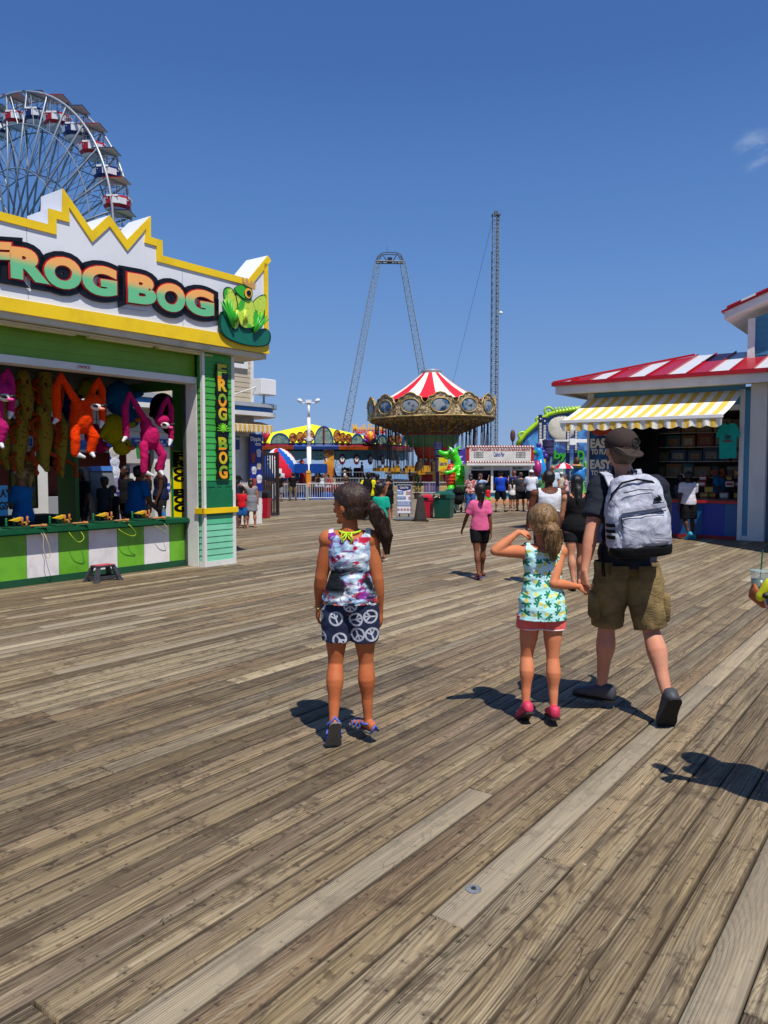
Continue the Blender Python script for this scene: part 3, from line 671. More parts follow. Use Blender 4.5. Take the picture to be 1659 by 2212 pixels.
# ================================================================ neighbouring refreshment building (same street line as the game booth)
def np_(x,y,y0=5.8): return FB.pt(860/1.8228+x/(2.242*1.8228),1340/1.8228+y/(2.242*1.8228),y0)   # from the left-centre close-up
nb=FB.T('refreshment_building','beige clapboard refreshment building with a rounded blue-banded fascia behind the game booth','building')
XR=np_(375,500,5.8)[0]
zf0=np_(300,660,5.2)[1];zf1=np_(300,545,5.2)[1]
bei=paint('#b7aa93',.5,.08,1.5)
m=MB();siding(m,1.8,XR-.1,zf1-.2,zf1+2.3,6.1,.14);m.build('upper_wall',bei,nb)
m=MB();m.box(XR-.12,XR-.02,6.06,6.2,zf1-.2,zf1+2.3);m.build('corner_board',WHITE,nb)
m=MB();m.box(1.8,XR-.02,6.12,11,zf1,zf1+2.3);m.build('roof',paint('#bdbbb4',.6),nb)
# window upstairs
wx0,wz1=np_(120,120,6.08);wx1,wz0=np_(250,255,6.08)
m=MB();ribbon(m,[(wx0-.6,wz0),(wx0-.6,wz1+.2),(wx1,wz1+.2),(wx1,wz0)],.12,6.02,6.09,closed=True);m.box(wx0-.05,wx0+.0,6.03,6.08,wz0+.1,wz1+.1);wf=m.build('window',WHITE,nb)
m=MB();m.box(wx0-.5,wx1-.1,6.07,6.1,wz0+.1,wz1+.1);m.build('pane',paint('#27313d',.1,.05,2,spec=.8),wf)
# rounded banded fascia
def rc(r,x,y,z): return [(x-r+r*math.sin(a),y+r-r*math.cos(a),z) for a in [pi/2*k/8 for k in range(9)]]
def band(z0,z1,out_,m_,nm):
    X=XR+out_;Y=5.8-out_;mm=MB();lo=[(-9,Y,z0)]+rc(.9,X,Y,z0)+[(X,12,z0)];hi=[(p[0],p[1],z1) for p in lo];lo2=[(-9,6.3,z0),(X-.8,6.3,z0)];n=len(lo)
    mm.add(lo+hi,[(i,i+1,n+i+1,n+i) for i in range(n-1)],0);c=(X-2,8,0)
    mm.add([(p[0],p[1],p[2]) for p in lo]+[(-9,12,z0)],[tuple(range(n+1))]);mm.add([(p[0],p[1],p[2]) for p in hi]+[(-9,12,z1)],[tuple(range(n,-1,-1))]);return mm.build(nm,m_,nb)
h=zf1-zf0
band(zf0,zf0+h*.32,.55,WHITE,'fascia');band(zf0+h*.321,zf0+h*.68,.5,paint('#1c66b0',.4),'blue_band');band(zf0+h*.681,zf1,.58,paint('#bcc0c2',.35,.1,3,metal=.3),'gutter')
band(zf0-.55,zf0-.001,.12,paint('#a8a6a0',.6),'frieze')
# ground floor
gz=zf0-.55
for q in ((-9,-2.2,5.95,6.3),(3.1,4.05,5.95,6.3),(4.05,5.1,6.6,6.7)): m=MB();m.box(*q,0,gz);m.build('ground_wall',paint('#7a2a10',.6),nb)
for X,w in ((-2.2,.35),(.2,.3),(2.6,.3),(3.4,.5),(4.05,.16),(XR-.1,.2)):
    m=MB();m.box(X-w/2,X+w/2,5.8,5.94,0,gz);m.build('white_post',WHITE,nb)
m=MB();m.box(-9,3.1,5.9,6.0,1.95,gz-.1);m.build('header_board',paint('#c9ccd0',.5),nb)
m=MB();m.box(-9,3.1,5.86,5.9,gz-.45,gz-.25);m.build('header_stripe',paint('#2566ad',.4),nb)
m=MB();m.box(-9,3.1,6.5,6.7,0,gz);m.build('back_wall',paint('#6a2410',.7),nb)
m=MB();m.box(-2,3.1,5.85,6.2,0,.95);m.build('service_counter',paint('#9a9da2',.5),nb)
m=MB();m.box(5.1,XR,5.93,6.6,0,gz);m.build('end_wall',paint('#d8d6d0',.5),nb)
# scalloped small awning
m=MB();a0=np_(140,735,5.3);a1=np_(420,735,5.3);N=24
for i in range(N):
    xa,xb=a0[0]-.6+(a1[0]+.25-a0[0]+.6)*i/N,a0[0]-.6+(a1[0]+.25-a0[0]+.6)*(i+1)/N;zt=a0[1]
    m.add([(xa,5.3,zt),(xb,5.3,zt),(xb,5.75,zt+.12),(xa,5.75,zt+.12)],[(0,1,2,3)],i%2);m.prism([(xa,zt),(xb,zt),(xb,zt-.16),((xa+xb)/2,zt-.22),(xa,zt-.16)],5.29,5.3,i%2)
m.build('awning',[cloth('#d9d2c0'),cloth('#d9a83e')],nb)
# posters
def fpost(name,lab,q,y,bgc,items,parent=None):
    (xa,za),(xb,zb_)=q;t=FB.T(name,lab,'sign',((xa+xb)/2,y,0));hw=abs(xb-xa)/2;m=MB();m.box(-hw,hw,-.012,.012,zb_,za);m.build('board',paint(bgc,.4,.08,3),t);H_=za-zb_
    for it in items:
        if it[0]=='t': _,s_,a,b,c,d,cc=it;text(s_,-hw+2*hw*a,-hw+2*hw*b,zb_+H_*c,zb_+H_*d,-.016,paint(cc,.5),t,off=.03,ext=.002)
        elif it[0]=='c':   # cup shape
            _,a,c,w,h_,cc=it;m=MB();x=-hw+2*hw*a;z=zb_+H_*c;m.prism([(x-w*.32,z),(x+w*.32,z),(x+w*.5,z+h_),(x-w*.5,z+h_)],-.02,-.012);m.ell((x,-.018,z+h_),(w*.5,.012,w*.36),n=12,m=8);m.build('cup_picture',paint(cc,.5,.5,30),t)
    return t
fpost('cup_poster','tall blue poster lettered Dippin Dots with pictures of ice cream cups on the building corner',(np_(275,825,5.72),np_(388,1330,5.72)),5.72,'#1a2a86',[('t','Dippin',.06,.86,.86,.95,'#eef2ff'),('t','dots',.42,.86,.80,.86,'#eef2ff'),('c',.25,.50,.16,.22,'#b5482a'),('c',.7,.60,.2,.16,'#d9dde6'),('c',.3,.30,.2,.14,'#cfd2d8'),('c',.7,.38,.18,.14,'#c9b7a0'),('c',.72,.14,.22,.16,'#e6e6ea'),('c',.3,.10,.2,.13,'#b04438')])
fpost('menu_sign','small dark blue menu sign in the doorway beside the cup poster',(np_(145,820,5.78),np_(185,965,5.78)),5.78,'#20307a',[('t','MENU',.1,.9,.6,.75,'#c9d2ea')])
fpost('cup_poster','narrow blue poster with ice cream cups seen through the booth, right of the cash machine',(z3(715,670,5.6),z3(782,975,5.6)),5.6,'#232f8c',[('c',.5,.78,.3,.16,'#cfc8be'),('c',.5,.58,.26,.14,'#d8dce6'),('c',.5,.36,.28,.16,'#e9ebf2'),('c',.5,.06,.34,.2,'#9a8db8')])
fpost('menu_sign','long blue menu board with rows of white prices seen through the booth under the toys',(z3(860,605,5.7),z3(1215,665,5.7)),5.7,'#1d3f86',[('t','LEMON',.05,.2,.55,.8,'#dfe6f2'),('t','ICE 2.50  3.50',.3,.55,.5,.8,'#dfe6f2'),('t','FLOAT 4.00  5.00',.62,.95,.5,.8,'#dfe6f2'),('t','SMALL  LARGE',.3,.6,.15,.35,'#dfe6f2')])
fpost('menu_sign','white menu sheet with red and green cups on the orange wall seen through the booth',(z3(825,672,5.7),z3(945,770,5.7)),5.7,'#b9b4ac',[('c',.65,.35,.16,.3,'#2c8a3a'),('c',.82,.35,.16,.3,'#b03a34')])
fpost('cup_poster','small blue poster lettered Dippin low beside the yellow vertical sign',(z3(1070,900,5.0),z3(1130,960,5.0)),5.0,'#2a4fb0',[('t','Dippin',.1,.9,.35,.7,'#e8edff')])
fpost('cup_poster','green and orange poster lettered Dippin seen between the arms of the pink sloth',(z3(870,372,5.7),z3(1060,460,5.7)),5.7,'#3b9a2c',[('t','Dippin',.02,.4,.2,.8,'#eef8ee')])
# cash machine
ax,_=z3(650,1000,4.7);atm=FB.T('cash_machine','grey cash machine lettered ATM on its side standing behind the game booth','cash machine',(ax,4.7,0));m=MB()
m.prism([(-.35,0),(.3,0),(.3,.95),(.16,1.05),(.1,1.5),(-.02,1.62),(-.28,1.62),(-.35,1.5)],-.3,.3,0,plane='yz');
for i,p in enumerate(m.v): m.v[i]=(p[0],-p[1],p[2])
m.build('cabinet',paint('#6f7276',.4,.1,3),atm,bevel=.02);m=MB();m.box(-.24,.24,-.2,-.12,1.15,1.5,M=Matrix.Rotation(-.15,4,'X'));m.build('screen',paint('#2a4a8a',.2),atm)
m=MB();m.box(-.26,.26,-.12,-.06,1.53,1.63);m.build('header',paint('#4f87d8',.3),atm)
for i,ch in enumerate('ATM'): text(ch,-.55,-.45,.0,.0,0,WHITE,None,quad=[(-.08,1.28-i*.28),(-.08,1.06-i*.28),(.08,1.28-i*.28),(.08,1.06-i*.28)],ext=.004).parent=atm
for c in atm.children:
    if c.name.startswith('lettering'): c.rotation_euler=(0,0,-pi/2);c.location=(-.31,.0,0);c.name='letter'
# floodlights on the corner of the building
fx,fz=np_(400,480,5.3);fl_=FB.T('floodlight','white box floodlight bolted on the rounded fascia of the beige building','floodlight',(fx,5.3,0));m=MB();m.box(-.28,.3,-.2,.2,fz-.02,fz+.42,M=Matrix.Translation((0,0,0)));m.build('housing',WHITE2,fl_,bevel=.02);m=MB();m.tube([(.0,0,zf1),(.0,0,fz)],.03,8);m.tube([(-.25,0,fz+.2),(-.9,.5,fz-.1)],.015,6);m.build('bracket',STEEL,fl_)
# ================================================================ brown folding gate, red bin
g0=G(584,1116);gate_=thing('folding_gate','dark brown folded metal gate of vertical slats beside the refreshment building','gate',(g0.x,g0.y,0),R(52));H_=(1116-976)/F*g0.y;m=MB()
br=paint('#2e231d',.6,.2,6)
for i in (-1,1): m.box(i*.34-.035,i*.34+.035,-.04,.04,.03,H_)
m.box(-.34,.34,-.03,.03,.05,.13);m.box(-.34,.34,-.03,.03,H_-.12,H_-.03);m.build('gate_frame',br,gate_)
for i in range(6):
    m=MB();m.box(-.27+i*.105,-.235+i*.105,-.02,.02,.1,H_-.08);m.build('slat',br,gate_)
def bin_(lab,px,py,ph,col,lid,w,arch=True,rz=R(-20)):
    g=G(px,py);s=ph/F*g.y;t=thing('trash_bin',lab,'trash bin',(g.x,g.y,0),rz);m=MB();a=w/2;b=a*.92
    r=lambda h,k:[(-k,-k,h),(k,-k,h),(k,k,h),(-k,k,h)]
    m.rings([r(0,b*.94),r(s*.72,a)]);m.build('body',paint(col,.4,.12,3),t,bevel=.02)
    m=MB();m.rings([r(s*.725,a*1.05),r(s*.9,a*1.03),r(s*.97,a*.8),r(s,a*.45)]);m.build('lid',paint(lid,.4,.1,3),t,bevel=.02)
    m=MB();m.box(-a*.5,a*.5,-a*1.07,-a*.9,s*.77,s*.88);m.build('opening',BLACK,t)
    return t,s,a
t,s,a=bin_('narrow red recycling bin in front of the folding gate',569,1119,62,'#b0122c','#1a1414',.42,rz=R(-10))
text('BOTTLES',0,0,0,0,-a*.985,WHITE,t,quad=[(.04,s*.2),(-.04,s*.2),(.04,s*.66),(-.04,s*.66)],ext=.003)
t,s,a=bin_('red recycling bin with a black top slot between the brown cone and the green bin',923,1118,50,'#b51a35','#c01c38',.36)
t,s,a=bin_('dark green double trash bin with an arched hood beside the red recycling bin',959,1119,58,'#0c4a3c','#0e5142',.56)
m=MB();rr=random.Random(2)
for i in range(7): m.tube([(-.15+rr.uniform(-.05,.05),-a*1.06,s*.85),(-.15+rr.uniform(-.12,.12),-a*1.3,s*.85+rr.uniform(-.08,.1))],.012,6)
m.build('litter',paint('#d8d2a8',.7),t)
bin_('dark green trash bin farther back, behind the green double bin and left of the stroller',977,1100,44,'#0d4a3a','#0f5343',.5)
# brown cone
g=G(908,1126);s=58/F*g.y;t=thing('bollard_cone','tall dark brown plastic cone next to the rules sign','cone',(g.x,g.y,0),.2);m=MB();m.box(-.21,.21,-.21,.21,0,.05);m.rings([[(k*x,k*y,h) for x,y in ((-1,-1),(1,-1),(1,1),(-1,1))] for k,h in ((.16,.05),(.075,s*.93),(.05,s))]);m.build('cone',paint('#2a211d',.6),t,bevel=.012)
# rules sign on wheels
g=G(873,1124);k_=g.y/F;t=thing('rules_sign','grey framed stand-up rules sign with blue bands and red prohibition circles','sign',(g.x,g.y,0),R(-4));hw=17*k_;z0,z1_=14*k_,78*k_
m=MB();ribbon(m,[(-hw,z0),(-hw,z1_-.03),(-hw+.06,z1_),(hw-.06,z1_),(hw,z1_-.03),(hw,z0)],.035,-.03,.03,closed=True);m.build('frame',paint('#8a8c90',.4),t)
m=MB();m.box(-hw+.03,hw-.03,-.012,.012,z0+.03,z1_-.03);m.build('panel',paint('#dfe2e6',.4,.04),t);H_=z1_-z0
m=MB();m.prism([(-hw+.04,z1_-.04),(hw-.04,z1_-.04),(hw-.04,z1_-.15),(0,z1_-.2),(-hw+.04,z1_-.15)],-.016,-.012);m.build('header',paint('#1f2a6a',.4),t)
text('Casino Pier',-hw*.55,hw*.55,z1_-.13,z1_-.06,-.018,WHITE,t,off=.02,ext=.002)
for a_,b_,x1,s_ in ((.66,.77,.45,'NO SMOKING'),(.49,.59,.6,'NO PETS'),(.26,.42,.95,'NO SKATES NO BIKES')):
    m=MB();m.box(-hw+.04,-hw+2*hw*x1,-.016,-.012,z0+H_*a_,z0+H_*b_);m.build('blue_band',paint('#2b62b4',.4),t);text(s_,-hw+.06,-hw+2*hw*x1-.03,z0+H_*a_+.02,z0+H_*b_-.02,-.018,WHITE,t,off=.02,ext=.002)
def ringm(x,z,r):
    m=MB();m.tube([(x+r*math.cos(2*pi*k/14),-.018,z+r*math.sin(2*pi*k/14)) for k in range(14)],r*.13,5,closed=True);m.tube([(x-r*.7,-.018,z+r*.7),(x+r*.7,-.018,z-r*.7)],r*.12,5);m.build('prohibition_mark',paint('#c02a2a',.5),t)
for x,z,r in ((.10,.71,.045),(.19,.71,.045),(.17,.54,.04)): ringm(x,z0+H_*z,r)
for i in range(5): ringm(-hw+.07+i*.095,z0+H_*.15,.033)
m=MB();m.box(-.3,.3,-.22,.22,.0,.11);m.build('base',paint('#7d8084',.5),t,bevel=.04)
for i in (-1,1): m=MB();m.box(i*.14-.02,i*.14+.02,-.02,.02,.11,z0+.02);m.build('post',BLACK,t)
# ================================================================ prize shop on the right
o=G(1600,1167);SH=Frame(o,-AZ)
def spx(x,y,y0=0): return SH.pt((2124+x/1.843)/1.8228,(1080+y/1.843)/1.8228,y0)
def s4(x,y,y0=0): return SH.pt((2520+x/3.292)/1.8228,(1660+y/3.292)/1.8228,y0)
sh=SH.T('prize_shop','light blue prize shop under a red and white striped metal roof','shop')
LBL=paint('#4f93b5',.45,.08,2);LX=-3.52
for q in ((-.08,.02,-.04,.08,0,3.3),(.135,.46,-.05,.3,0,3.42),(LX-.02,LX+.14,-.04,.1,0,3.4),(.021,.134,-.035,.05,0,.1)): m=MB();m.box(*q);m.build('white_post',WHITE,sh,bevel=.004)
for q in ((.02,.135,.1,3.3,.02,.125),(LX+.14,.02,2.98,3.42,.0,.13)): m=MB();siding(m,*q);m.build('blue_siding',LBL,sh)
m=MB();m.box(LX+.14,-.08,-.02,.06,2.86,2.98);m.build('lintel',WHITE,sh)
# counter
cb=[paint('#14568c',.4,.06,2),paint('#0a2f96',.4,.06,2)]
x1=-.09;wd=.47;xx=[x1-wd*.55-wd*k for k in range(7)][::-1]+[x1]
for i in range(len(xx)-1):
    m=MB();m.box(max(xx[i],LX+.14)+.002,xx[i+1]-.002,.0,.05,.08,.80);m.build('counter_panel',cb[(len(xx)-i)%2],sh)
m=MB();m.box(LX+.14,x1,-.03,.05,0,.08);m.build('base_board',paint('#8e1c22',.5),sh)
m=MB();m.box(LX+.14,x1,-.05,.06,.80,.865);m.build('red_edge',paint('#b01a20',.5),sh)
m=MB();m.box(LX+.14,x1,-.03,.75,.867,.9);m.build('counter_top',paint('#16171a',.4),sh,bevel=.004)
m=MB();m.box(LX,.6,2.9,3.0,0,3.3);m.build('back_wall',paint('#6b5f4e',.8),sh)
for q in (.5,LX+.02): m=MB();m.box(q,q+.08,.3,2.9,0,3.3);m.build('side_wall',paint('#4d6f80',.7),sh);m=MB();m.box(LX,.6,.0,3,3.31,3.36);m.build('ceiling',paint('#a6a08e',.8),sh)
# hip roof with standing seams
ez=3.58;ex0,ex1=-4.18,1.6;ey0=-.62;rh=.76;dep=2.7
rp0=(-1.9,ey0+dep,ez+rh);
def roofpt(t,u_):   # t along the eave 0..1, u_ up the slope
    xa=ex0+(ex1-ex0)*t;xb=-1.2+(ex1+1.0+1.2)*t;return V((xa*(1-u_)+xb*u_,ey0+dep*u_,ez+.06+rh*u_))
m=MB();NS=13;xe=[ex0+(ex1-ex0)*i/NS for i in range(NS+1)]
sl=rh/dep
for i in range(NS):
    # hip line: x = ex0 + k*y ; each strip runs straight up the slope until hip or ridge
    def top_(x): return min(dep,(x-ex0)*1.05)
    a,b=xe[i],xe[i+1];ta,tb=top_(a),top_(b)
    P=lambda x,t:(x,ey0+t,ez+.06+sl*t)
    m.add([P(a,0),P(b,0),P(b,tb),P(a,ta)],[(0,1,2,3)],(i+1)%2)
    # left hip face
    m.add([(ex0,ey0,ez+.06),P(a,ta),P(b,tb),(ex0,ey0+tb,ez+.06),(ex0,ey0+ta,ez+.06)],[(4,1,2,3)],i%2)
RED=paint('#a8101c',.32,.08,2,metal=.1);WHT=paint('#cfd2d6',.3,.05,2)
m.build('roof',[RED,WHT],sh)
m=MB()
for x in xe[1:]:
    t_=min(dep,(x-ex0)*1.05);m.beam((x,ey0,ez+.08),(x,ey0+t_,ez+.08+sl*t_),.022,.045)
m.beam((ex0,ey0,ez+.09),(ex0+dep/1.05,ey0+dep,ez+.09+rh),.07,.05);m.beam((ex0-.02,ey0-.02,ez+.04),(ex1,ey0-.02,ez+.04),.05,.09);m.beam((ex0-.02,ey0-.02,ez+.04),(ex0-.02,3.4,ez+.04),.05,.09);m.build('roof_seams',RED,sh)
m=MB();m.box(ex0+.04,ex1,ey0+.03,ey0+.1,ez-.2,ez);m.box(ex0+.04,ex0+.11,ey0+.1,3.4,ez-.2,ez);m.build('fascia',WHITE,sh)
m=MB();m.box(ex0+.11,ex1,ey0+.1,.0,ez-.14,ez-.1);m.box(ex0+.11,LX,.0,3.4,ez-.14,ez-.1);m.build('soffit',paint('#a9a294',.6),sh);m=MB();m.tube([(ex0+.5,ey0+.3,ez-.17),(ex1,ey0+.3,ez-.17)],.03,8);m.build('conduit',paint('#b5ab90',.5),sh)
# upper storey at right
ux0=-.10;uz0=3.75
m=MB();siding(m,ux0,4,4.0,5.0,1.1,.16);m.add([(ux0,1.1,5.0),(4,1.1,5.0),(4,1.1,6.3)],[(0,1,2)]);siding(m,1.1,6,4.0,4.98,ux0,.16,axis='y');m.build('upper_siding',paint('#3f7e9e',.45,.08,2),sh)
m=MB();m.box(ux0-.07,ux0+.08,1.03,1.18,3.9,5.0);m.box(ux0+.08,4,1.06,1.1,3.85,4.02);m.box(ux0-.02,ux0+.02,1.6,6,3.85,4.02);m.build('upper_trim',WHITE,sh)
z9=5.02;sl9=.36
def slab9(xa,xb,ya,yb,o0,o1): 
    return [(xa,ya,z9+sl9*(xa+.55)+o0),(xb,ya,z9+sl9*(xb+.55)+o0),(xb,yb,z9+sl9*(xb+.55)+o0),(xa,yb,z9+sl9*(xa+.55)+o0),(xa,ya,z9+sl9*(xa+.55)+o1),(xb,ya,z9+sl9*(xb+.55)+o1),(xb,yb,z9+sl9*(xb+.55)+o1),(xa,yb,z9+sl9*(xa+.55)+o1)]
BX=[(0,3,2,1),(4,5,6,7),(0,1,5,4),(1,2,6,5),(2,3,7,6),(3,0,4,7)]
m=MB();m.add(slab9(-.62,5,.75,6,0,.17),BX);m.build('upper_eaves',WHITE,sh)
m=MB();m.add(slab9(-.68,5,.70,6.05,.172,.215),BX);m.build('upper_roof_edge',RED,sh)
m=MB()
for i in range(18): m.add(slab9(-.56+.3*i,-.26+.3*i,.68,6.05,.217,.26),BX,i%2)
m.build('upper_roof',[RED,WHT],sh)
# striped retractable awning
aw=SH.T('striped_awning','yellow and white striped retractable awning with scalloped valance over the prize counter','awning')
L0,L1=-3.74,-.18;yf,zf=-1.2,2.68;yb,zb=-.12,3.28;NS=27;U0,U1=LX+.05,-.0
sa,sb_=[cloth('#e9e6dc',.8,1,.05),cloth('#e8bf58',.8,1,.08)];m=MB();K=6
for i in range(NS):
    for j in range(K):
        def P(ii,jj):
            t=jj/K;f=ii/NS;x0_=L0+(L1-L0)*f;x1_=U0+(U1-U0)*f;return (x0_*(1-t)+x1_*t,yf+(yb-yf)*t,zf+(zb-zf)*t-.05*math.sin(pi*t))
        m.add([P(i,j),P(i+1,j),P(i+1,j+1),P(i,j+1)],[(0,1,2,3)],0 if i%2==0 else 1)
m.build('canopy',[sa,sb_],aw,smooth=True)
m=MB()
NV=120
for i in range(NV):
    def P(ii,k):
        f=ii/NV;x=L0+(L1-L0)*f;sc=abs(math.sin(f*pi*12));w=.02*math.sin(f*60)+.012*math.sin(f*143);return (x,yf-.01+w*k,zf-.045-(.15+.045*sc)*k)
    m.add([P(i,0),P(i+1,0),P(i+1,.5),P(i,.5),P(i+1,1),P(i,1)],[(0,1,2,3),(3,2,4,5)],0 if int(i/NV*NS)%2==0 else 1)
m.build('valance',[sa,sb_],aw,smooth=True)
m=MB();m.box(L0-.01,L1+.01,yf-.03,yf+.05,zf-.05,zf+.03);m.build('front_bar',WHITE2,aw,bevel=.01)
for x in (L0+.5,L1-.4): m=MB();m.tube([(x,yf+.02,zf-.02),(x+.2,-.6,zf+.06),(x-.05,-.1,zb-.12)],.022,8);m.build('folding_arm',WHITE,aw)
# tall blue EASY TO PLAY sign
q0,q1=spx(385,1125,.05),spx(530,1560,.05)
t=SH.T('game_poster','tall dark blue sign lettered EASY TO PLAY EASY TO WIN at the prize shop','sign',((q0[0]+q1[0])/2,-.05,0));hw=(q1[0]-q0[0])/2+.03;zt,zb_=2.68,.95
m=MB();m.box(-hw,hw,-.015,.015,zb_,zt);m.build('board',mat('blue poster',lambda:mix(smst(nz(crd(),2.2,3),.4,.6),'#0d2c52','#13528c'),.4),t)
m=MB();m.ell((0,-.02,2.5),(hw*.85,.012,.13));m.build('red_badge',paint('#b03a14',.4,.5,20),t)
cw=paint('#ddd6bc',.5);hz=lambda y_:spx(450,y_,-.06)[1]
for s_,a,b,f in (('TO PLAY',1170,1152,.5),('EASY',1258,1195,.86),('TO PLAY',1305,1270,.8),('EASY',1410,1348,.86),('TO WIN',1458,1424,.8)): text(s_,-hw*f,hw*f,hz(a),hz(b),-.018,cw,t,off=.045,ext=.003)
# blue low panel left of the sign (shop side)
# goods on shelves
sf=SH.T('goods_shelves','white wall shelves at the back of the prize shop','shelf',(-1.5,2.5,0))
shz=[s4(400,y_,2.6)[1] for y_ in (155,335,515,715)]
for z in shz: m=MB();m.box(-1.15,1.0,-.25,.3,z-.02,z);m.build('shelf',WHITE,sf)
rr=random.Random(11);cols=['#8a7d6a','#2f5878','#9a8f86','#5f6f3a','#a2703a','#7a2a30','#c9c2b4','#3a3f5a','#806a3a','#b0a58c','#2d6b78','#94343c']
boxes=[];kinds=['boxed toy','flat game box','tall toy carton','window-fronted toy box'];n_=0
pos=['top shelf','second shelf','third shelf','lowest shelf']
proto={}
for k,z in enumerate(shz):
    x=-1.1;i=0
    while x<.9:
        w=rr.uniform(.2,.4);h_=rr.uniform(.24,.36);cc=rr.choice(cols);t=SH.T('toy_box','toy packages stacked on the %s of the prize shop wall'%pos[k],'toy box',(-1.5+x+w/2,2.42,z),'packages on the %s'%pos[k])
        m=MB();m.box(-w/2,w/2,-.12,.12,0,h_);m.build('carton',paint(cc,.5,.25,14),t,bevel=.006)
        m=MB();m.box(-w*.34,w*.34,-.125,-.121,h_*.18,h_*.72);m.build('printed_front',paint(rr.choice(cols),.3,.5,26),t);x+=w+rr.uniform(.01,.05)
# candy heap right part of counter
for i in range(26):
    x=rr.uniform(-1.0,-.15);y=rr.uniform(.5,1.5);k=rr.randrange(5);t=SH.T('candy_box','candy boxes piled behind the right end of the prize counter','candy box',(x,y,.9+.13*k),'candy boxes behind the counter',rr.uniform(-.3,.3))
    m=MB();m.box(-.09,.09,-.06,.06,0,.12);m.build('carton',paint(rr.choice(['#9c1f2a','#c9a22c','#b8b0a2','#a8401c','#7a1c4a','#d0c8b8']),.4,.3,20),t,bevel=.004);m=MB();m.box(-.07,.07,-.062,-.0601,.03,.09);m.build('label_front',paint(rr.choice(['#e0d8c8','#8a1a20','#d8b83a']),.4,.4,40),t)
m=MB();cs=SH.T('candy_stand','stepped dark stand holding candy boxes behind the prize counter','display stand',(-.58,1.0,0));m.box(-.5,.5,-.55,.55,0,.9);m.box(-.5,.5,.0,.55,.9,1.05);m.build('stand',paint('#241d1a',.7),cs)
# T-shirt hanging
q0,q1=s4(990,30,-.2),s4(1280,480,-.2);t=SH.T('hanging_shirt','turquoise T-shirt with dark lettering hanging at the right side of the prize shop','shirt',((q0[0]+q1[0])/2,-.15,0));hw=(q1[0]-q0[0])/2;zt,zb_=q0[1],q1[1];H_=zt-zb_
out_=[(-.72,0),(-.76,.62),(-1.0,.58),(-1.05,.72),(-.68,.98),(-.28,1.02),(0,.96),(.28,1.02),(.68,.98),(1.02,.72),(.98,.58),(.74,.62),(.74,.02)]
m=MB();m.prism([(a*hw,zb_+H_*b) for a,b in out_],-.02,.02);m.build('fabric',cloth('#1aa79c'),t,bevel=.008)
text('SEASIDE',-hw*.4,hw*.42,zb_+H_*.47,zb_+H_*.53,-.024,paint('#7a1438',.6),t,off=.04,ext=.002);text('I love',-hw*.25,hw*.25,zb_+H_*.56,zb_+H_*.7,-.024,paint('#2a2240',.6),t,off=.05,ext=.002)
m=MB();m.tube([(-hw*.4,0,zt-.02),(0,0,zt+.1),(hw*.4,0,zt-.02),(-hw*.4,0,zt-.02)],.008,6);m.tube([(0,0,zt+.1),(0,0,2.86)],.005,5);m.build('hanger',BLACK,t)
for lab,x,z,cc in (('black printed T-shirt hanging on the dark inner wall of the prize shop',-2.75,1.75,'#0b0b0d'),):
    t=SH.T('hanging_shirt',lab,'shirt',(x,1.2,0));m=MB();m.prism([(a*.34,z+.8*b) for a,b in out_],-.02,.02);m.build('fabric',cloth(cc),t,bevel=.008);m=MB();m.ell((0,-.025,z+.5),(.14,.006,.08));m.build('print',paint('#8a8a84',.6,.5,30),t)
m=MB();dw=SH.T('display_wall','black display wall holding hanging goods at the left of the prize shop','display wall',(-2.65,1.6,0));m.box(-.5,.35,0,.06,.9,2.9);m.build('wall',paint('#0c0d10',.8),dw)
# second unit at far right edge
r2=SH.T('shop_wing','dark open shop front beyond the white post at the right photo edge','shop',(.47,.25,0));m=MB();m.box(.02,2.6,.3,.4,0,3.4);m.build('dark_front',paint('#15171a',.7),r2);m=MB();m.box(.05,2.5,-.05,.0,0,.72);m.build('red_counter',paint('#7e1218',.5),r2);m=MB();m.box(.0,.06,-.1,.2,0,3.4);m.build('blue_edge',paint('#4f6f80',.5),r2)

m=MB();m.prism([(a-.47,b-.25) for a,b in ((.90,-1.62),(2.1,-2.85),(3.4,-4.1),(6,-4.1),(6,-.3),(.90,-.3))],4.25,4.4,plane='xy');m.build('shadow_roof',WHITE,r2)  # out-of-view slab, added and shaped to cast the shadow on the deck
for q in ((1.9,-1.9),(5.8,-3.6),(3.4,-3.5)):
    m=MB();m.box(q[0]-.08,q[0]+.08,q[1]-.08,q[1]+.08,0,4.25);m.build('shadow_roof_post',WHITE,r2)  # added posts carrying the out-of-view shadow slab
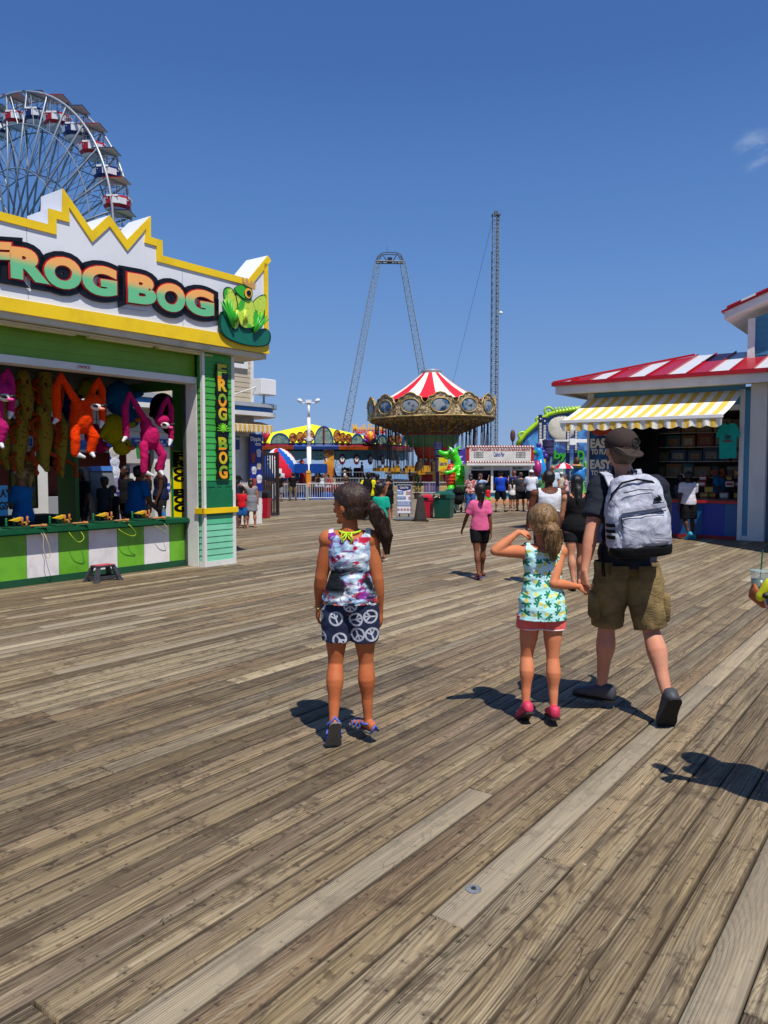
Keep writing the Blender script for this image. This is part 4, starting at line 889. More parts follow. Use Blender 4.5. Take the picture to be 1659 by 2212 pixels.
# ================================================================ ferris wheel
FW_Y=80;cw_=AT(20,535,FW_Y);al=R(-29);wv=V((math.cos(al),math.sin(al),0));nv=V((-math.sin(al),math.cos(al),0));RW=15.1;TK=2.2
fw=thing('ferris_wheel','tall grey steel ferris wheel with red and blue gondolas rising behind the game booth','ferris wheel',(cw_.x,cw_.y,0),al)
hz_=cw_.z;spm=paint('#8a95a0',.45,.2,.6,metal=.3);rimm=paint('#a3a8ac',.4,.12,1,metal=.3)
def cir(r,y,n=60): return [(r*math.sin(2*pi*k/n),y,hz_+r*math.cos(2*pi*k/n)) for k in range(n)]
for y in (0,TK):
    m=MB();m.tube(cir(RW,y,90),.12,8,closed=True);m.build('rim',rimm,fw,smooth=True)
    m=MB();m.tube(cir(RW*.80,y,30),.075,6,closed=True);m.tube(cir(RW*.52,y,30),.07,6,closed=True);m.build('inner_ring',spm,fw)
    m=MB();m.tube([(0,y-.2,hz_),(0,y+.2,hz_)],.9,16);m.build('hub',spm,fw)
    m=MB();p=[(RW*(.8 if k%2 else 1)*math.sin(2*pi*(k*.5+.25)/30),y,hz_+RW*(.8 if k%2 else 1)*math.cos(2*pi*(k*.5+.25)/30)) for k in range(60)];m.tube(p,.04,5,closed=True);m.build('lacing',rimm,fw)
sm=MB();sm.tube([(0,0,.8),(0,0,RW)],.095,8);sme=sm.mesh('spoke',spm,True)
tm=MB();a12=2*pi/30
tm.tube([(0,0,RW*.52),(RW*.8*math.sin(a12),0,RW*.8*math.cos(a12))],.035,5);tm.tube([(RW*.52*math.sin(a12),0,RW*.52*math.cos(a12)),(0,0,RW*.8)],.035,5)
tme=tm.mesh('rod',rimm)
xm=MB();xm.tube([(0,0,RW),(0,TK,RW)],.08,6);xm.tube([(0,0,RW*.8),(0,TK,RW*.8)],.05,6);xm.tube([(0,0,RW*.8),(0,TK,RW)],.04,5);xm.tube([(0,TK,RW*.8),(0,0,RW)],.04,5);xm.tube([(0,0,RW*.52),(0,TK,RW*.52)],.05,6);xm.tube([(0,0,RW*.52),(0,TK*.5,RW*.8)],.03,5);xme=xm.mesh('cross_tie',spm)
# gondola meshes
def gondola_meshes(c):
    pc=paint(c,.35,.08,1);W3=paint('#d9dadd',.35,.05,2);out=[]
    b=MB();b.lathe([(.8,-2.95),(1.1,-2.72),(1.28,-2.4),(1.32,-1.85),(1.28,-1.65),(1.2,-1.65),(1.15,-2.5),(0,-2.55)],12,mf=lambda i,j:1 if (i==2 and j%3!=2) or i in(0,) else 0,caps=False);b.lathe([(0,-2.96),(.76,-2.955)],12,mi=1,caps=False);out.append(('tub',b.mesh('tub',[pc,W3])))
    b=MB()
    for j in range(4):
        a=pi/4+pi/2*j;b.box(-.55,.55,1.18,1.22,-2.02,-1.94,M=Matrix.Rotation(a,4,'Z'));b.box(-.55,.55,1.25,1.29,-1.82,-1.66,M=Matrix.Rotation(a+pi/4,4,'Z'))
    out.append(('stripe',b.mesh('stripe',[W3])))
    b=MB();b.add([(x*1.02,y*1.02,.05) for x,y in ((-1,-1),(1,-1),(1,1),(-1,1))]+[(x*1.0,y*1.0,-.03) for x,y in ((-1,-1),(1,-1),(1,1),(-1,1))]+[(0,0,.28)],[(0,1,8),(1,2,8),(2,3,8),(3,0,8),(0,4,5,1),(1,5,6,2),(2,6,7,3),(3,7,4,0)],0);b.add([(x*1.0,y*1.0,-.031) for x,y in ((-1,-1),(1,-1),(1,1),(-1,1))],[(3,2,1,0)],1);out.append(('roof',b.mesh('roof',[pc,paint('#ddd2bd',.6)])))
    b=MB();b.tube([(0,0,-2.5),(0,0,.1)],.07,8)
    for j in range(14):
        a=2*pi*j/14;b.tube([(1.1*math.cos(a),1.1*math.sin(a),-1.6),(1.08*math.cos(a),1.08*math.sin(a),-.75)],.016,4,caps=False)
    for z in (-.75,-1.15): b.tube([(1.09*math.cos(2*pi*k/16),1.09*math.sin(2*pi*k/16),z) for k in range(16)],.018,4,closed=True)
    out.append(('cage',b.mesh('cage',rimm)));return out
GM=[gondola_meshes('#a81220'),gondola_meshes('#14245c')]
for k in range(30):
    th=a12*k+R(1)
    for y in (0,TK):
        for nm,me in (('spoke',sme),('rod',tme)):
            o=link(nm,me,fw);o.location=(0,y,hz_);o.rotation_euler=(0,th,0)
    o=link('cross_tie',xme,fw);o.location=(0,0,hz_);o.rotation_euler=(0,th,0)
    thg=th;gm=GM[k%2];g=bpy.data.objects.new('gondola',gm[0][1]);COL.objects.link(g);g.parent=fw;g.location=(RW*math.sin(thg),TK/2,hz_+RW*math.cos(thg)+.05);g.rotation_euler=(0,0,R(28))
    for nm,me in gm[1:]: link(nm,me,g)
for sx in (-1,1):
    for y in (-.7,TK+.7): m=MB();m.beam((0,y,hz_),(sx*8,y,0),.45);m.build('support_leg',rimm,fw)
m=MB();m.tube([(0,-1,hz_),(0,TK+1,hz_)],.3,12);m.build('axle',spm,fw)
# ================================================================ lattice towers
def lattice(m,a,b,w,bays,r=.035,rd=.02,tri=False,w2=None):
    a,b=V(a),V(b);d=(b-a).normalized();x=d.cross(V((0,1,0))).normalized();y=x.cross(d);w2=w2 or w
    cs=[(-1,-1),(1,-1),(1,1),(-1,1)]
    def P(i,c): t=i/bays;ww=(w*(1-t)+w2*t)/2;return a.lerp(b,t)+x*c[0]*ww+y*c[1]*ww
    for c in cs: m.tube([P(0,c),P(bays,c)],r,5)
    for i in range(bays):
        for k in range(4):
            c,e=cs[k],cs[(k+1)%4]
            m.tube([P(i,c),P(i+1,e)] if i%2 else [P(i,e),P(i+1,c)],rd,4,caps=False)
            if k%2==0: m.tube([P(i,c),P(i,e)],rd,4,caps=False)
TY=90;tw=paint('#8b97a4',.5,.15,.4,metal=.1);twd=paint('#4f5b68',.5,.15,.4)
A0=AT(744,945,TY);A1=AT(816,566,TY);B1=AT(870,566,TY);B0=AT(934,930,TY)
sl=thing('slingshot_frame','A-shaped pair of tall lattice masts joined by an arched frame behind the swing ride','slingshot ride',(A0.x,TY,0));L=lambda p:V((p.x-A0.x,p.y-TY,p.z))
ext=lambda a,b:a+(b-a)*(-(0-a.z)/(b.z-a.z))*1.0 if False else a+(b-a)*((0-a.z)/(b.z-a.z))
for a,b in ((A0,A1),(B0,B1)):
    m=MB();lattice(m,L(ext(a,b)),L(b),.85,46,.045,.024,w2=.62);m.build('mast',tw,sl)
m=MB();q=[L(AT(x,y,TY)) for x,y in ((812,566),(816,556),(824,549),(838,547),(858,548),(866,552),(872,567))]
for dy in (-.4,.4): m.tube([p+V((0,dy,0)) for p in q],.06,6);m.tube([L(AT(812,566,TY))+V((0,dy,0)),L(AT(873,567,TY))+V((0,dy,0))],.1,6)
bt_=[(816,566),(826,549),(837,566),(848,566),(858,548),(868,566)]
for i in range(len(bt_)-1): m.tube([L(AT(*bt_[i],TY)),L(AT(*bt_[i+1],TY))],.06,6)
m.tube([L(AT(836,547,TY)),L(AT(836,533,TY))],.03,5);m.build('top_frame',twd,sl)
m=MB();c=L(AT(842,562,TY));m.box(c.x-.25,c.x+.25,-.3,.3,c.z-.2,c.z+.25);m.build('winch_box',BLACK,sl)
T0=AT(1068,940,TY);T1=AT(1068,466,TY);dt=thing('drop_tower','tall straight lattice tower with cables right of the striped swing ride','tower',(T0.x,TY,0))
m=MB();h=T1.z;lattice(m,(0,0,0),(0,0,h),.72,70,.045,.024);m.build('mast',tw,dt);m=MB();m.beam((.1,0,0),(.1,0,h),.16);m.build('guide_rail',twd,dt);m=MB();m.tube([(-.5,0,0),(-.5,0,h-4)],.03,5);m.tube([(-.44,0,0),(-.44,0,h-4)],.03,5);m.build('ladder',tw,dt)
m=MB();m.box(-.5,.5,-.4,.4,h,h+.12);m.box(-.25,.2,-.2,.2,h+.12,h+.5);m.build('crown_block',twd,dt)
m=MB();z=h*.78;m.ell((.62,0,h-11),(.22,.2,.2));m.tube([(.3,0,h-11),(.6,0,h-11)],.04,5);m.build('lamp',WHITE2,dt)
e1=AT(985,800,TY+14);m=MB();m.tube([(T1.x-.1,TY,T1.z),(e1.x,e1.y,e1.z),tuple(V((e1.x,e1.y,e1.z))+(V((e1.x,e1.y,e1.z))-V(T1))*.45)],.018,4);gc=m.build('guy_cable',twd);tag(gc,'thin guy cable slanting down left from the top of the straight tower','cable')
# ================================================================ swing ride
SY=55;sc_=SY/F;c=AT(932,1010,SY);sw=thing('swing_ride','chair swing ride with a red and white striped tent top and ornate round crown','carousel',(c.x,SY,0));zz=lambda y:HC+(1010-y)*sc_
tilt=Matrix.Rotation(R(-1.0),4,'Y')
def tl(mb,ang=R(-.9),piv=5.5):
    M=Matrix.Translation((0,0,piv))@Matrix.Rotation(ang,4,'Y')@Matrix.Translation((0,0,-piv));mb.v=[tuple(M@V(p)) for p in mb.v];return mb
ca,cb_=cloth('#e6e0d2',.7,.3,.05),cloth('#d42438',.7,.3,.06)
pr=[(.66,zz(808)),(1.0,zz(817)),(1.5,zz(829)),(2.1,zz(842)),(2.8,zz(855)),(3.7,zz(869))]
m=MB();m.lathe(pr,90,mf=lambda i,j:1 if ((j+2)//5)%2 else 0,caps=False);tl(m).build('tent_roof',[ca,cb_],sw,smooth=True)
m=MB();m.lathe([(.3,zz(801)),(.72,zz(802)),(.74,zz(804)),(.7,zz(810)),(.66,zz(810))],36);tl(m).build('top_cap',paint('#b4b7ba',.35,.1,2,metal=.4),sw)
goldm=mat('carved gold',lambda:(mix(smst(nz(crd(),7,4,.7),.4,.62),mix(smst(nz(crd(),11,2),.45,.55),'#a58a52','#7a2c28'),mix(smst(nz(crd(),5,2),.45,.55),'#d6c8a0','#3f6344')),nz(crd(),9,3)),.5,.6,.05)
goldl=paint('#b3985c',.4,.3,6,metal=.2)
seam=mat('seascape',lambda:mix(smst(nz(crd(),1.9,4,.6,.4),.42,.58),mix(smst(nz(crd(),4,3),.4,.7),'#10324f','#24639a'),'#8d9396'),.3)
NP=14;RR=4.4;ztp,zbt=zz(868),zz(908)
for k in range(NP):
    a0=2*pi*(k+.5)/NP+R(4);ca_,sa_=math.cos(a0),math.sin(a0)
    M=Matrix.Translation((RR*ca_,RR*sa_,0))@Matrix.Rotation(a0+pi/2,4,'Z')
    hw=RR*math.tan(pi/NP)*1.02;prof=[(-hw,zbt),(-hw,zbt+.85),(-hw*.82,zbt+1.0),(-hw*.72,zbt+1.28),(-hw*.45,zbt+1.34),(-hw*.28,zbt+1.5),(0,zbt+1.58),(hw*.28,zbt+1.5),(hw*.45,zbt+1.34),(hw*.72,zbt+1.28),(hw*.82,zbt+1.0),(hw,zbt+.85),(hw,zbt)]
    m=MB();m.prism(prof,-.06,.04);m.v=[tuple(M@(V((x,-y,z)) if 0 else V((x,y,z)))) for x,y,z in m.v];pn=tl(m).build('crown_panel',goldm,sw)
    m=MB();m.ell((0,-.07,zbt+.72),(.62,.05,.44),n=20,m=10);m.v=[tuple(M@V(p)) for p in m.v];tl(m).build('mirror_picture',seam,pn,smooth=True)
    m=MB();m.tube([(.65*math.cos(2*pi*q/20),-.1,zbt+.72+.47*math.sin(2*pi*q/20)) for q in range(20)],.04,6,closed=True);m.tube([(x,-.08,z) for x,z in prof[1:-1]],.045,5);m.tube([(-hw,-.08,zbt+.05),(hw,-.08,zbt+.05)],.05,5);m.v=[tuple(M@V(p)) for p in m.v];tl(m).build('gilt_frame',goldl,pn,smooth=True)
m=MB();m.lathe([(4.42,zbt),(4.3,zbt-.18),(3.4,zbt-.42),(2.5,zbt-.75),(1.95,zbt-1.0)],56,caps=False);tl(m).build('underside',mat('shaded underside',lambda:mix(smst(nz(crd(),6,4,.7),.4,.6),mix(smst(nz(crd(),10,2),.45,.55),'#5d4a2a','#4a1c18'),mix(smst(nz(crd(),5,2),.45,.55),'#8d7f5c','#2c3d28')),.7),sw,smooth=True)  # darker copy of the carved gold, shade under the crown put into the colours
m=MB()
for k in range(28):
    a=2*pi*k/28;m.tube([(r_*math.cos(a),r_*math.sin(a),z_) for r_,z_ in ((4.4,zbt-.1),(3.4,zbt-.46),(2.5,zbt-.8),(1.95,zbt-1.05))],.04,5)
tl(m).build('rib',paint('#6a4a22',.5),sw)
m=MB();z0=zbt-1.0;m.lathe([(2.0,z0),(2.02,z0-.12)],48,mi=0,caps=False);m.lathe([(1.98,z0-.12),(1.85,z0-.55),(1.5,z0-.95)],48,mi=1,caps=False);m.lathe([(1.3,z0-.95),(1.15,z0-1.4),(.8,z0-1.95),(.62,z0-2.1)],48,mi=0,caps=False);m.lathe([(1.5,z0-.95),(1.3,z0-.95)],48,mi=0,caps=False);m.build('bowl',[paint('#a01c1c',.4),paint('#2f6e50',.4)],sw,smooth=True)
m=MB()
for k in range(12):
    a=2*pi*k/12;m.ell((.78*math.cos(a),.78*math.sin(a),z0-1.95),(.2,.2,.42),n=10,m=8)
m.build('petal',goldm,sw,smooth=True)
m=MB();m.lathe([(.6,z0-2.1),(.75,z0-2.35),(.95,z0-2.42),(1.0,z0-2.6),(1.7,z0-2.65),(1.7,z0-2.85),(.9,z0-2.9)],36);m.build('collar',goldl,sw)
m=MB();zb9=.35;m.lathe([(1.0,z0-2.8),(1.1,2.0),(1.5,.9),(1.75,zb9)],36,mf=lambda i,j:(j//3)%2,caps=False);m.build('base_drum',[paint('#9c2018',.5,.3,3),paint('#c7a35c',.5,.3,3)],sw)
m=MB();m.lathe([(5.6,0),(5.6,zb9),(0,zb9+.01)],48);m.build('platform',paint('#b49a58',.6,.2,2),sw)
ch=MB()
for sx in (-.22,.22):
    ch.tube([(sx,0,0),(sx*.9,0,-.45),(sx,0,-.75)],.045,5)
    for sy in (-.12,.12): ch.tube([(sx,sy*.3,-.7),(sx,sy,-3.35)],.02,4,caps=False)
ch.tube([(-.24,0,-.45),(.24,0,-.45)],.03,5);che=ch.mesh('swing_chain',paint('#3a2f28',.5))
se=MB();se.box(-.26,.26,-.2,.2,-3.4,-3.34);se.box(-.26,.26,.16,.2,-3.4,-3.0);se.box(-.26,-.22,-.2,.2,-3.34,-3.15);se.box(.22,.26,-.2,.2,-3.34,-3.15);see=se.mesh('seat',paint('#b98a1e',.5))
for ring_,n_,r_ in ((0,22,4.0),(1,16,3.1)):
    for k in range(n_):
        a=2*pi*k/n_+.1*ring_;o=link('swing_seat',che,sw);o.location=(r_*math.cos(a),r_*math.sin(a),zbt-.25-ring_*.2);o.rotation_euler=(0,0,a+pi/2);link('seat',see,o)
# ================================================================ covered circular ride with yellow tent
MY=66;MR=8.5;c=AT(674,1010,MY);mu=thing('music_ride','wide round fairground ride with yellow tent roof and painted scalloped fascia behind the white fence','fairground ride',(c.x,MY,0))
fy=MY-MR;mz=lambda y,Y=fy:HC+(1010-y)*Y/F
zr0,zr1=mz(971),mz(958)
def onarc(px):   # angle on the front arc seen at a pixel column
    d=ray(px,1010);k=d.x/d.y;o_=V((-c.x,-MY));dd=V((k,1)).normalized();b=o_.dot(dd);q=b*b-(o_.dot(o_)-MR*MR);t=-b-math.sqrt(max(q,0));p=o_+dd*t;return math.atan2(p.y,p.x)
m=MB();m.lathe([(MR+.1,zr1),(.01,zr1+ (938-918)*MY/F+1.1)],64,caps=False);m.v=[(x,y,z) for x,y,z in m.v];m.build('tent_roof',cloth('#dde21e',.7,.2,.05),mu,smooth=True)
m=MB();m.lathe([(MR-.1,zr0),(MR+.12,zr0),(MR+.18,(zr0+zr1)/2),(MR+.1,zr1),(MR-.1,zr1)],96,mf=lambda i,j:(1 if 70<j<77 else 2 if i==1 else 0),caps=False);m.build('rim_band',[paint('#8c1a2c',.4,.2,1),paint('#12418c',.4,.2,1),paint('#c05a14',.4,.3,1)],mu)
m=MB();m.lathe([(MR-.1,zr0),(MR-1.5,zr0+.12),(3.5,zr0+.15)],64,caps=False);m.build('underside',mat('painted ceiling',lambda:mix(smst(nz(crd(),.9,4,.6,1),.42,.6),mix(smst(nz(crd(),.5,2),.4,.6),'#3a170c','#7a4a18'),'#1c2a2c'),.6),mu)
def onpl(px,rad=MR+.12):
    a=onarc(px);return a
def plate(shape,pxa,pxb,m_,nm,par,off=0,zb=None):
    a0,a1=onarc(pxa),onarc(pxb);mm=MB();n=len(shape);vs=[]
    for o_ in (0,.06):
        for u_,z_ in shape:
            a=a0+(a1-a0)*u_;r_=MR+.12+off+(.06-o_);vs.append((r_*math.cos(a),r_*math.sin(a),(zb if zb is not None else zr1)+z_))
    mm.add(vs,[tuple(range(n)),tuple(range(2*n-1,n-1,-1))]+[(i,n+i,n+(i+1)%n,(i+1)%n) for i in range(n)]);return mm.build(nm,m_,par)
def arch(h,k=14): return [(.5-.5*math.cos(pi*i/k),h*math.sin(pi*i/k)+.0) for i in range(k+1)]
def disc(h,zc=None,k=18): zc=h/2 if zc is None else zc;return [(.5+.5*math.cos(2*pi*i/k),zc+h/2*math.sin(2*pi*i/k)) for i in range(k)]
def swirl(c1,c2,c3,s=3):
    k=('sw',c1,c2,c3)
    if k not in MATS: MATS[k]=mat('painted board',lambda:mix(smst(nz(crd(),s,3,.6,1.5),.5,.56),mix(smst(nz(crd(),s*.6,2,.5,1),.45,.55),c1,c2),c3),.45)
    return MATS[k]
teal=swirl('#6e8a86','#3f6f6c','#8a9a8c');goldd=swirl('#a3591a','#c98a20','#4a1420',4);mar=paint('#6b1528',.4,.2,2);blu=paint('#1b4a8e',.4,.1,2)
pxm=fy/F
for (a,b,h) in ((587,628,.72),(678,720,1.25),(756,783,.72),(811,834,.72),(863,905,1.2),(520,560,1.2)):
    bd=plate(arch(h),a,b,teal,'arched_board',mu);plate(arch(h+.05)+[(1-.06-.88*i/14,0) for i in []]+[(.5+.44*math.cos(pi*i/14),(h-.03)*math.sin(pi*i/14)) for i in range(15)],a,b,blu,'outline',bd,.03)
    if h>1: plate([(.46,0),(.54,0),(.54,h),(.46,h)],a,b,mar,'centre_bar',bd,.05)
for (a,b,h) in ((626,643,.76),(641,659,.84),(655,680,1.0),(719,735,1.0),(732,746,.8),(744,758,.72),(834,848,.72),(847,863,.82)):
    bd=plate(disc(h,h*.5+.02),a,b,mar,'round_board',mu,.05);plate(disc(h*.82,h*.5+.02),a+1,b-1,goldd,'painted_disc',bd,.1)
for cx_,cols_ in ((796,('#5a1a6e','#a81e50','#d06a18','#e2b41e','#d06a18','#a81e50','#1f6a8c')),(575,('#3d7a96','#8a2a52','#a81e38','#c02a3c'))):
    n_=len(cols_)
    for i,cc in enumerate(cols_):
        ang=R(90)+(i-(n_-1)/2)*R(-24);bx_,bz_=cx_,0;tx=cx_+math.cos(ang)*14;tz=math.sin(ang)*.95
        a0=onarc(cx_);a1=onarc(tx);rr_=MR+.2;mm=MB();mm.tube([((rr_)*math.cos(a0),rr_*math.sin(a0),zr1),(rr_*math.cos((a0+a1)/2),rr_*math.sin((a0+a1)/2),zr1+tz*.55),(rr_*math.cos(a1),rr_*math.sin(a1),zr1+tz)],[.05,.14,.17],8);mm.build('petal_board',paint(cc,.4,.1,2),mu,smooth=True)
# hanging lattice valance with flower medallions, columns, floor, cars
lat=mat('lattice board',lambda:mix(lt(vor(crd(),3.6,rnd=.15),.19),'#4f8286','#10202c'),.5)
m=MB();z0=zr0-.1;n_=80;aa=[onarc(560)+(onarc(1005 if False else 900)-onarc(560))*i/n_ for i in range(n_+1)]
for i in range(n_):
    d0=.55+.16*abs(math.sin(i*.35));d1=.55+.16*abs(math.sin((i+1)*.35));r_=MR-.35
    P=lambda a,z:(r_*math.cos(a),r_*math.sin(a),z);m.add([P(aa[i],z0),P(aa[i+1],z0),P(aa[i+1],z0-d1),P(aa[i],z0-d0)],[(0,1,2,3)])
m.build('lattice_valance',lat,mu)
for px in (709,742,774,805,833,868):
    a=onarc(px);r_=MR-.3;M=Matrix.Translation((r_*math.cos(a),r_*math.sin(a),z0-.62))@Matrix.Rotation(a+pi/2,4,'Z');mm=MB();mm.ell((0,0,0),(.26,.05,.42),M=M.to_3x3());mm.v=[tuple(V(p)+M.translation) for p in mm.v];o=mm.build('medallion',paint('#6b1a2c',.4),mu,smooth=True)
    mm=MB()
    for q in range(6): mm.ell((math.cos(pi/3*q)*.11,-.05,math.sin(pi/3*q)*.14),(.07,.02,.09),n=8,m=6)
    mm.v=[tuple(M@V(p)) for p in mm.v];mm.build('flower',WHITE,o)
for px,w in ((713,.75),(986,.9),(560,.7)):
    a=onarc(min(px,900)) if px<900 else None
    p=AT(px,1010,MY-MR*.9)-V((c.x,MY,HC)) if px>900 else V(((MR-.4)*math.cos(a),(MR-.4)*math.sin(a),0));mm=MB();mm.box(p.x-w/2,p.x+w/2,p.y-.2,p.y+.2,0,zr0);mm.build('column',swirl('#c0701a','#d6942c','#8a4a14',.8),mu)
pz=.55;m=MB();m.lathe([(MR+1.2,0),(MR+1.2,pz*.6),(MR+.3,pz),(0,pz+.1)],64);m.build('platform',paint('#4c3630',.6,.2,1),mu)
m=MB();a0,a1=R(200),R(262);n_=20
for i in range(n_):
    P=lambda k,z:((MR-2.2)*math.cos(a0+(a1-a0)*k/n_),(MR-2.2)*math.sin(a0+(a1-a0)*k/n_),z);h=lambda k:zr0-.3-.5*(k/n_)**2;m.add([P(i,pz),P(i+1,pz),P(i+1,h(i+1)),P(i,h(i))],[(0,1,2,3)])
m.build('painted_backdrop',swirl('#2b1a12','#4a2a14','#7a4a16',.5),mu)
carm=paint('#5c1420',.35,.2,2)
for k in range(9):
    a=R(236)+k*R(9.5);r_=MR-1.6;M=Matrix.Translation((r_*math.cos(a),r_*math.sin(a),pz+.1))@Matrix.Rotation(a+pi/2,4,'Z');mm=MB();mm.prism([(-.75,0),(.75,0),(.8,.5),(.55,.55),(.45,.3),(-.35,.3),(-.55,.95),(-.75,.9)],-.5,.5);mm.v=[tuple(M@V(p)) for p in mm.v];mm.build('ride_car',carm,mu,bevel=.05)
sgn=thing('ride_sign','red and yellow script sign lettered Musik-Express above the round ride roof','sign',AT(799,1010,61)-V((0,0,HC)))
zz2=lambda y:HC+(1010-y)*61/F
text('Musik-Express',-1.33,1.33,zz2(943),zz2(917),0,mat('sign red yellow',lambda:mix(smst(sep(crd())[2],zz2(934),zz2(924)),'#c01814','#e8a818'),.4),sgn,off=.03,ext=.05)
m=MB();m.tube([(-.9,.1,zz2(930)),(-1.5,1,zr1)],.03,5);m.tube([(.9,.1,zz2(930)),(.6,1,zr1)],.03,5);m.tube([(-1.3,.08,zz2(930)),(1.3,.08,zz2(930))],.03,5);m.build('bracket',STEEL,sgn)
# white swing-ride counterpart pole
# ================================================================ fences
def railing(lab,px0,px1,yb,yt,Y,c,step=.11,name='railing',cat='railing',Y2=None,grp=None):
    a=AT(px0,1010,Y);b=AT(px1,1010,Y2 or Y);a.z=b.z=0;t=thing(name,lab,cat,a,math.atan2(b.y-a.y,b.x-a.x),grp);Lh=(b-a).length;k=Y/F;h=(1010-yt)*k+HC;zb_=max(0,(1010-yb)*k+HC);mt_=paint(c,.4,.1,2)
    n=max(1,round(Lh/2.0));w=Lh/n
    for i in range(n):
        m=MB();x0,x1=i*w+.02,(i+1)*w-.02
        for z in (zb_+.1,h): m.tube([(x0,0,z),(x1,0,z)],.022,6)
        for x in (x0,x1): m.tube([(x,0,zb_),(x,0,h)],.022,6)
        q=int(w/step)
        for j in range(1,q): m.tube([(x0+(x1-x0)*j/q,0,zb_+.1),(x0+(x1-x0)*j/q,0,h)],.01,4,caps=False)
        m.build('railing_panel',mt_,t)
    return t
railing('white picket railing in front of the children\'s boat ride',588,662,1081,1046,37,'#c9ccd0')
railing('white picket railing right of the blue canopy, in front of the red boat',664,760,1080,1044,37.5,'#c9ccd0')
railing('grey railing behind the people in line, under the round ride',700,850,1062,1033,43,'#7c8288',.14)
railing('grey railing around the striped swing ride',850,1005,1068,1042,42,'#8a8f94',.14)
railing('long grey railing beneath the painted mural on the right',1150,1300,1072,1040,44,'#6f767c',.16)
railing('raised grey railing on the platform of the round ride',735,900,1045,1020,52,'#565c64',.2)
pf=thing('purple_barrier','purple slatted barrier panel with a white band behind the green trash bin','barrier',G(930,1066));m=MB()
for i in range(10): m.box(-.4+i*.08,-.335+i*.08,-.02,.02,.02,.62)
m.box(-.4,.4,.02,.04,.1,.16);m.box(-.4,.4,.02,.04,.5,.56);m.build('slats',paint('#4a2f78',.5),pf)
# ================================================================ lamp post
g=G(668,1080);lp=thing('lamp_post','tall white lamp post with two floodlights and a camera box on its crossarm','lamp post',g,0);k=g.y/F;H_=HC+(1010-872)*k
m=MB();m.tube([(0,0,0),(0,0,H_*.55)],.11,12);m.tube([(0,0,H_*.55),(0,0,H_*.85)],.085,12);m.tube([(0,0,H_*.85),(0,0,H_)],.06,12);m.build('pole',WHITE2,lp,smooth=True)
m=MB();m.tube([(-.36,0,H_),(.36,0,H_)],.03,8);m.box(-.14,.14,-.1,.1,H_,H_+.16);z=H_-1.75;m.tube([(-.22,0,z),(.22,0,z)],.03,8);m.lathe([(.13,z-.1),(.13,z+.1)],12);m.build('crossarm',WHITE2,lp)
for i in (-1,1): m=MB();m.ell((i*.43,0,H_+.12),(.14,.13,.1),Matrix.Rotation(-i*.5,3,'Y'));m.build('floodlight',WHITE2,lp,smooth=True)
ob_=thing('ticket_scanner','orange and yellow card scanner box strapped to the white lamp post','scanner',g+V((0,-.3,0)));m=MB();z0=HC+(1010-1052)*k;z1_=HC+(1010-1022)*k;m.box(-.11,.11,-.08,.08,z0,z1_);m.build('cabinet',paint('#e08a12',.4),ob_,bevel=.02);m=MB();m.box(-.1,.1,-.1,.08,z1_,z1_+.12);m.build('cap',paint('#e8b020',.4),ob_);m=MB();m.tube([(0,.1,0),(0,.1,z0)],.04,8);m.build('post',STEEL,ob_)
g2=G(945,1072);ob2=dup(ob_,(g2.x,g2.y,0),None,'orange card scanner box on a post under the purple turret, left of the dragon')
# ================================================================ children's ride: dome canopy, blue canopy, lighthouse, boats
g=AT(603,1010,39);g.z=0;k=39/F;dc=thing('dome_canopy','red white and blue domed canopy of a children\'s ride behind the brown gate','canopy',g);r_=44*k;z0=HC+(1010-1032)*k;z1_=HC+(1010-968)*k
pr=[(r_*math.cos(t_),z0+(z1_-z0)*math.sin(t_)) for t_ in [pi/2*i/10 for i in range(11)]];m=MB();m.lathe([(r_*.9,z0-.12)]+pr,48,mf=lambda i,j:2 if i==0 else ((j+i)//4)%3,caps=False);m.build('canopy',[cloth('#d8dade'),cloth('#c81c34'),cloth('#1456b0')],dc,smooth=True)
m=MB()
for q in range(6): m.tube([(r_*.8*math.cos(q*pi/3),r_*.8*math.sin(q*pi/3),0),(r_*.8*math.cos(q*pi/3),r_*.8*math.sin(q*pi/3),z0)],.025,6)
m.build('canopy_poles',STEEL,dc)
g=AT(672,1010,38.5);g.z=0;k=38.5/F;bc=thing('blue_canopy','rectangular royal blue canopy on thin poles beside the white lamp post','canopy',g);hw=34*k;z0=HC+(1010-1022)*k;z1_=HC+(1010-1002)*k
m=MB();m.prism([(-hw,z0),(hw,z0),(hw*.97,z1_),(-hw*.97,z1_)],-.6,.6);m.build('canopy',cloth('#0d3f8e'),bc,bevel=.02)
m=MB()
for i in (-1,1):
    for j in (-.5,.5): m.tube([(i*hw*.95,j,0),(i*hw*.95,j,z0)],.022,6)
m.build('canopy_poles',STEEL,bc)
g=AT(652,1010,39.5);g.z=0;k=39.5/F;lh=thing('toy_lighthouse','small red and white toy lighthouse beside the blue canopy','lighthouse',g)
m=MB();m.lathe([(.24,0),(.2,HC+(1010-1045)*k)],20,caps=False);m.build('tower',WHITE,lh,smooth=True);m=MB();m.lathe([(.2,HC+(1010-1045)*k),(.17,HC+(1010-1010)*k)],20);m.build('red_band',paint('#c41f1a',.4),lh);m=MB();z=HC;m.lathe([(.11,z),(.11,z+.24)],12);m.build('lantern',WHITE,lh);m=MB();m.lathe([(.2,z+.24),(.01,z+.45)],12);m.build('roof',paint('#c8461c',.4),lh)
g=G(649,1079);k=g.y/F;ns=thing('notice_board','white ride rules notice board with red and purple header on the railing','sign',g);m=MB();m.box(-9*k,9*k,-.02,.02,.12,34*k);m.build('board',WHITE,ns);m=MB();m.box(-9*k,9*k,-.025,-.021,30*k,34*k);m.build('header',paint('#4a2a86',.4),ns)
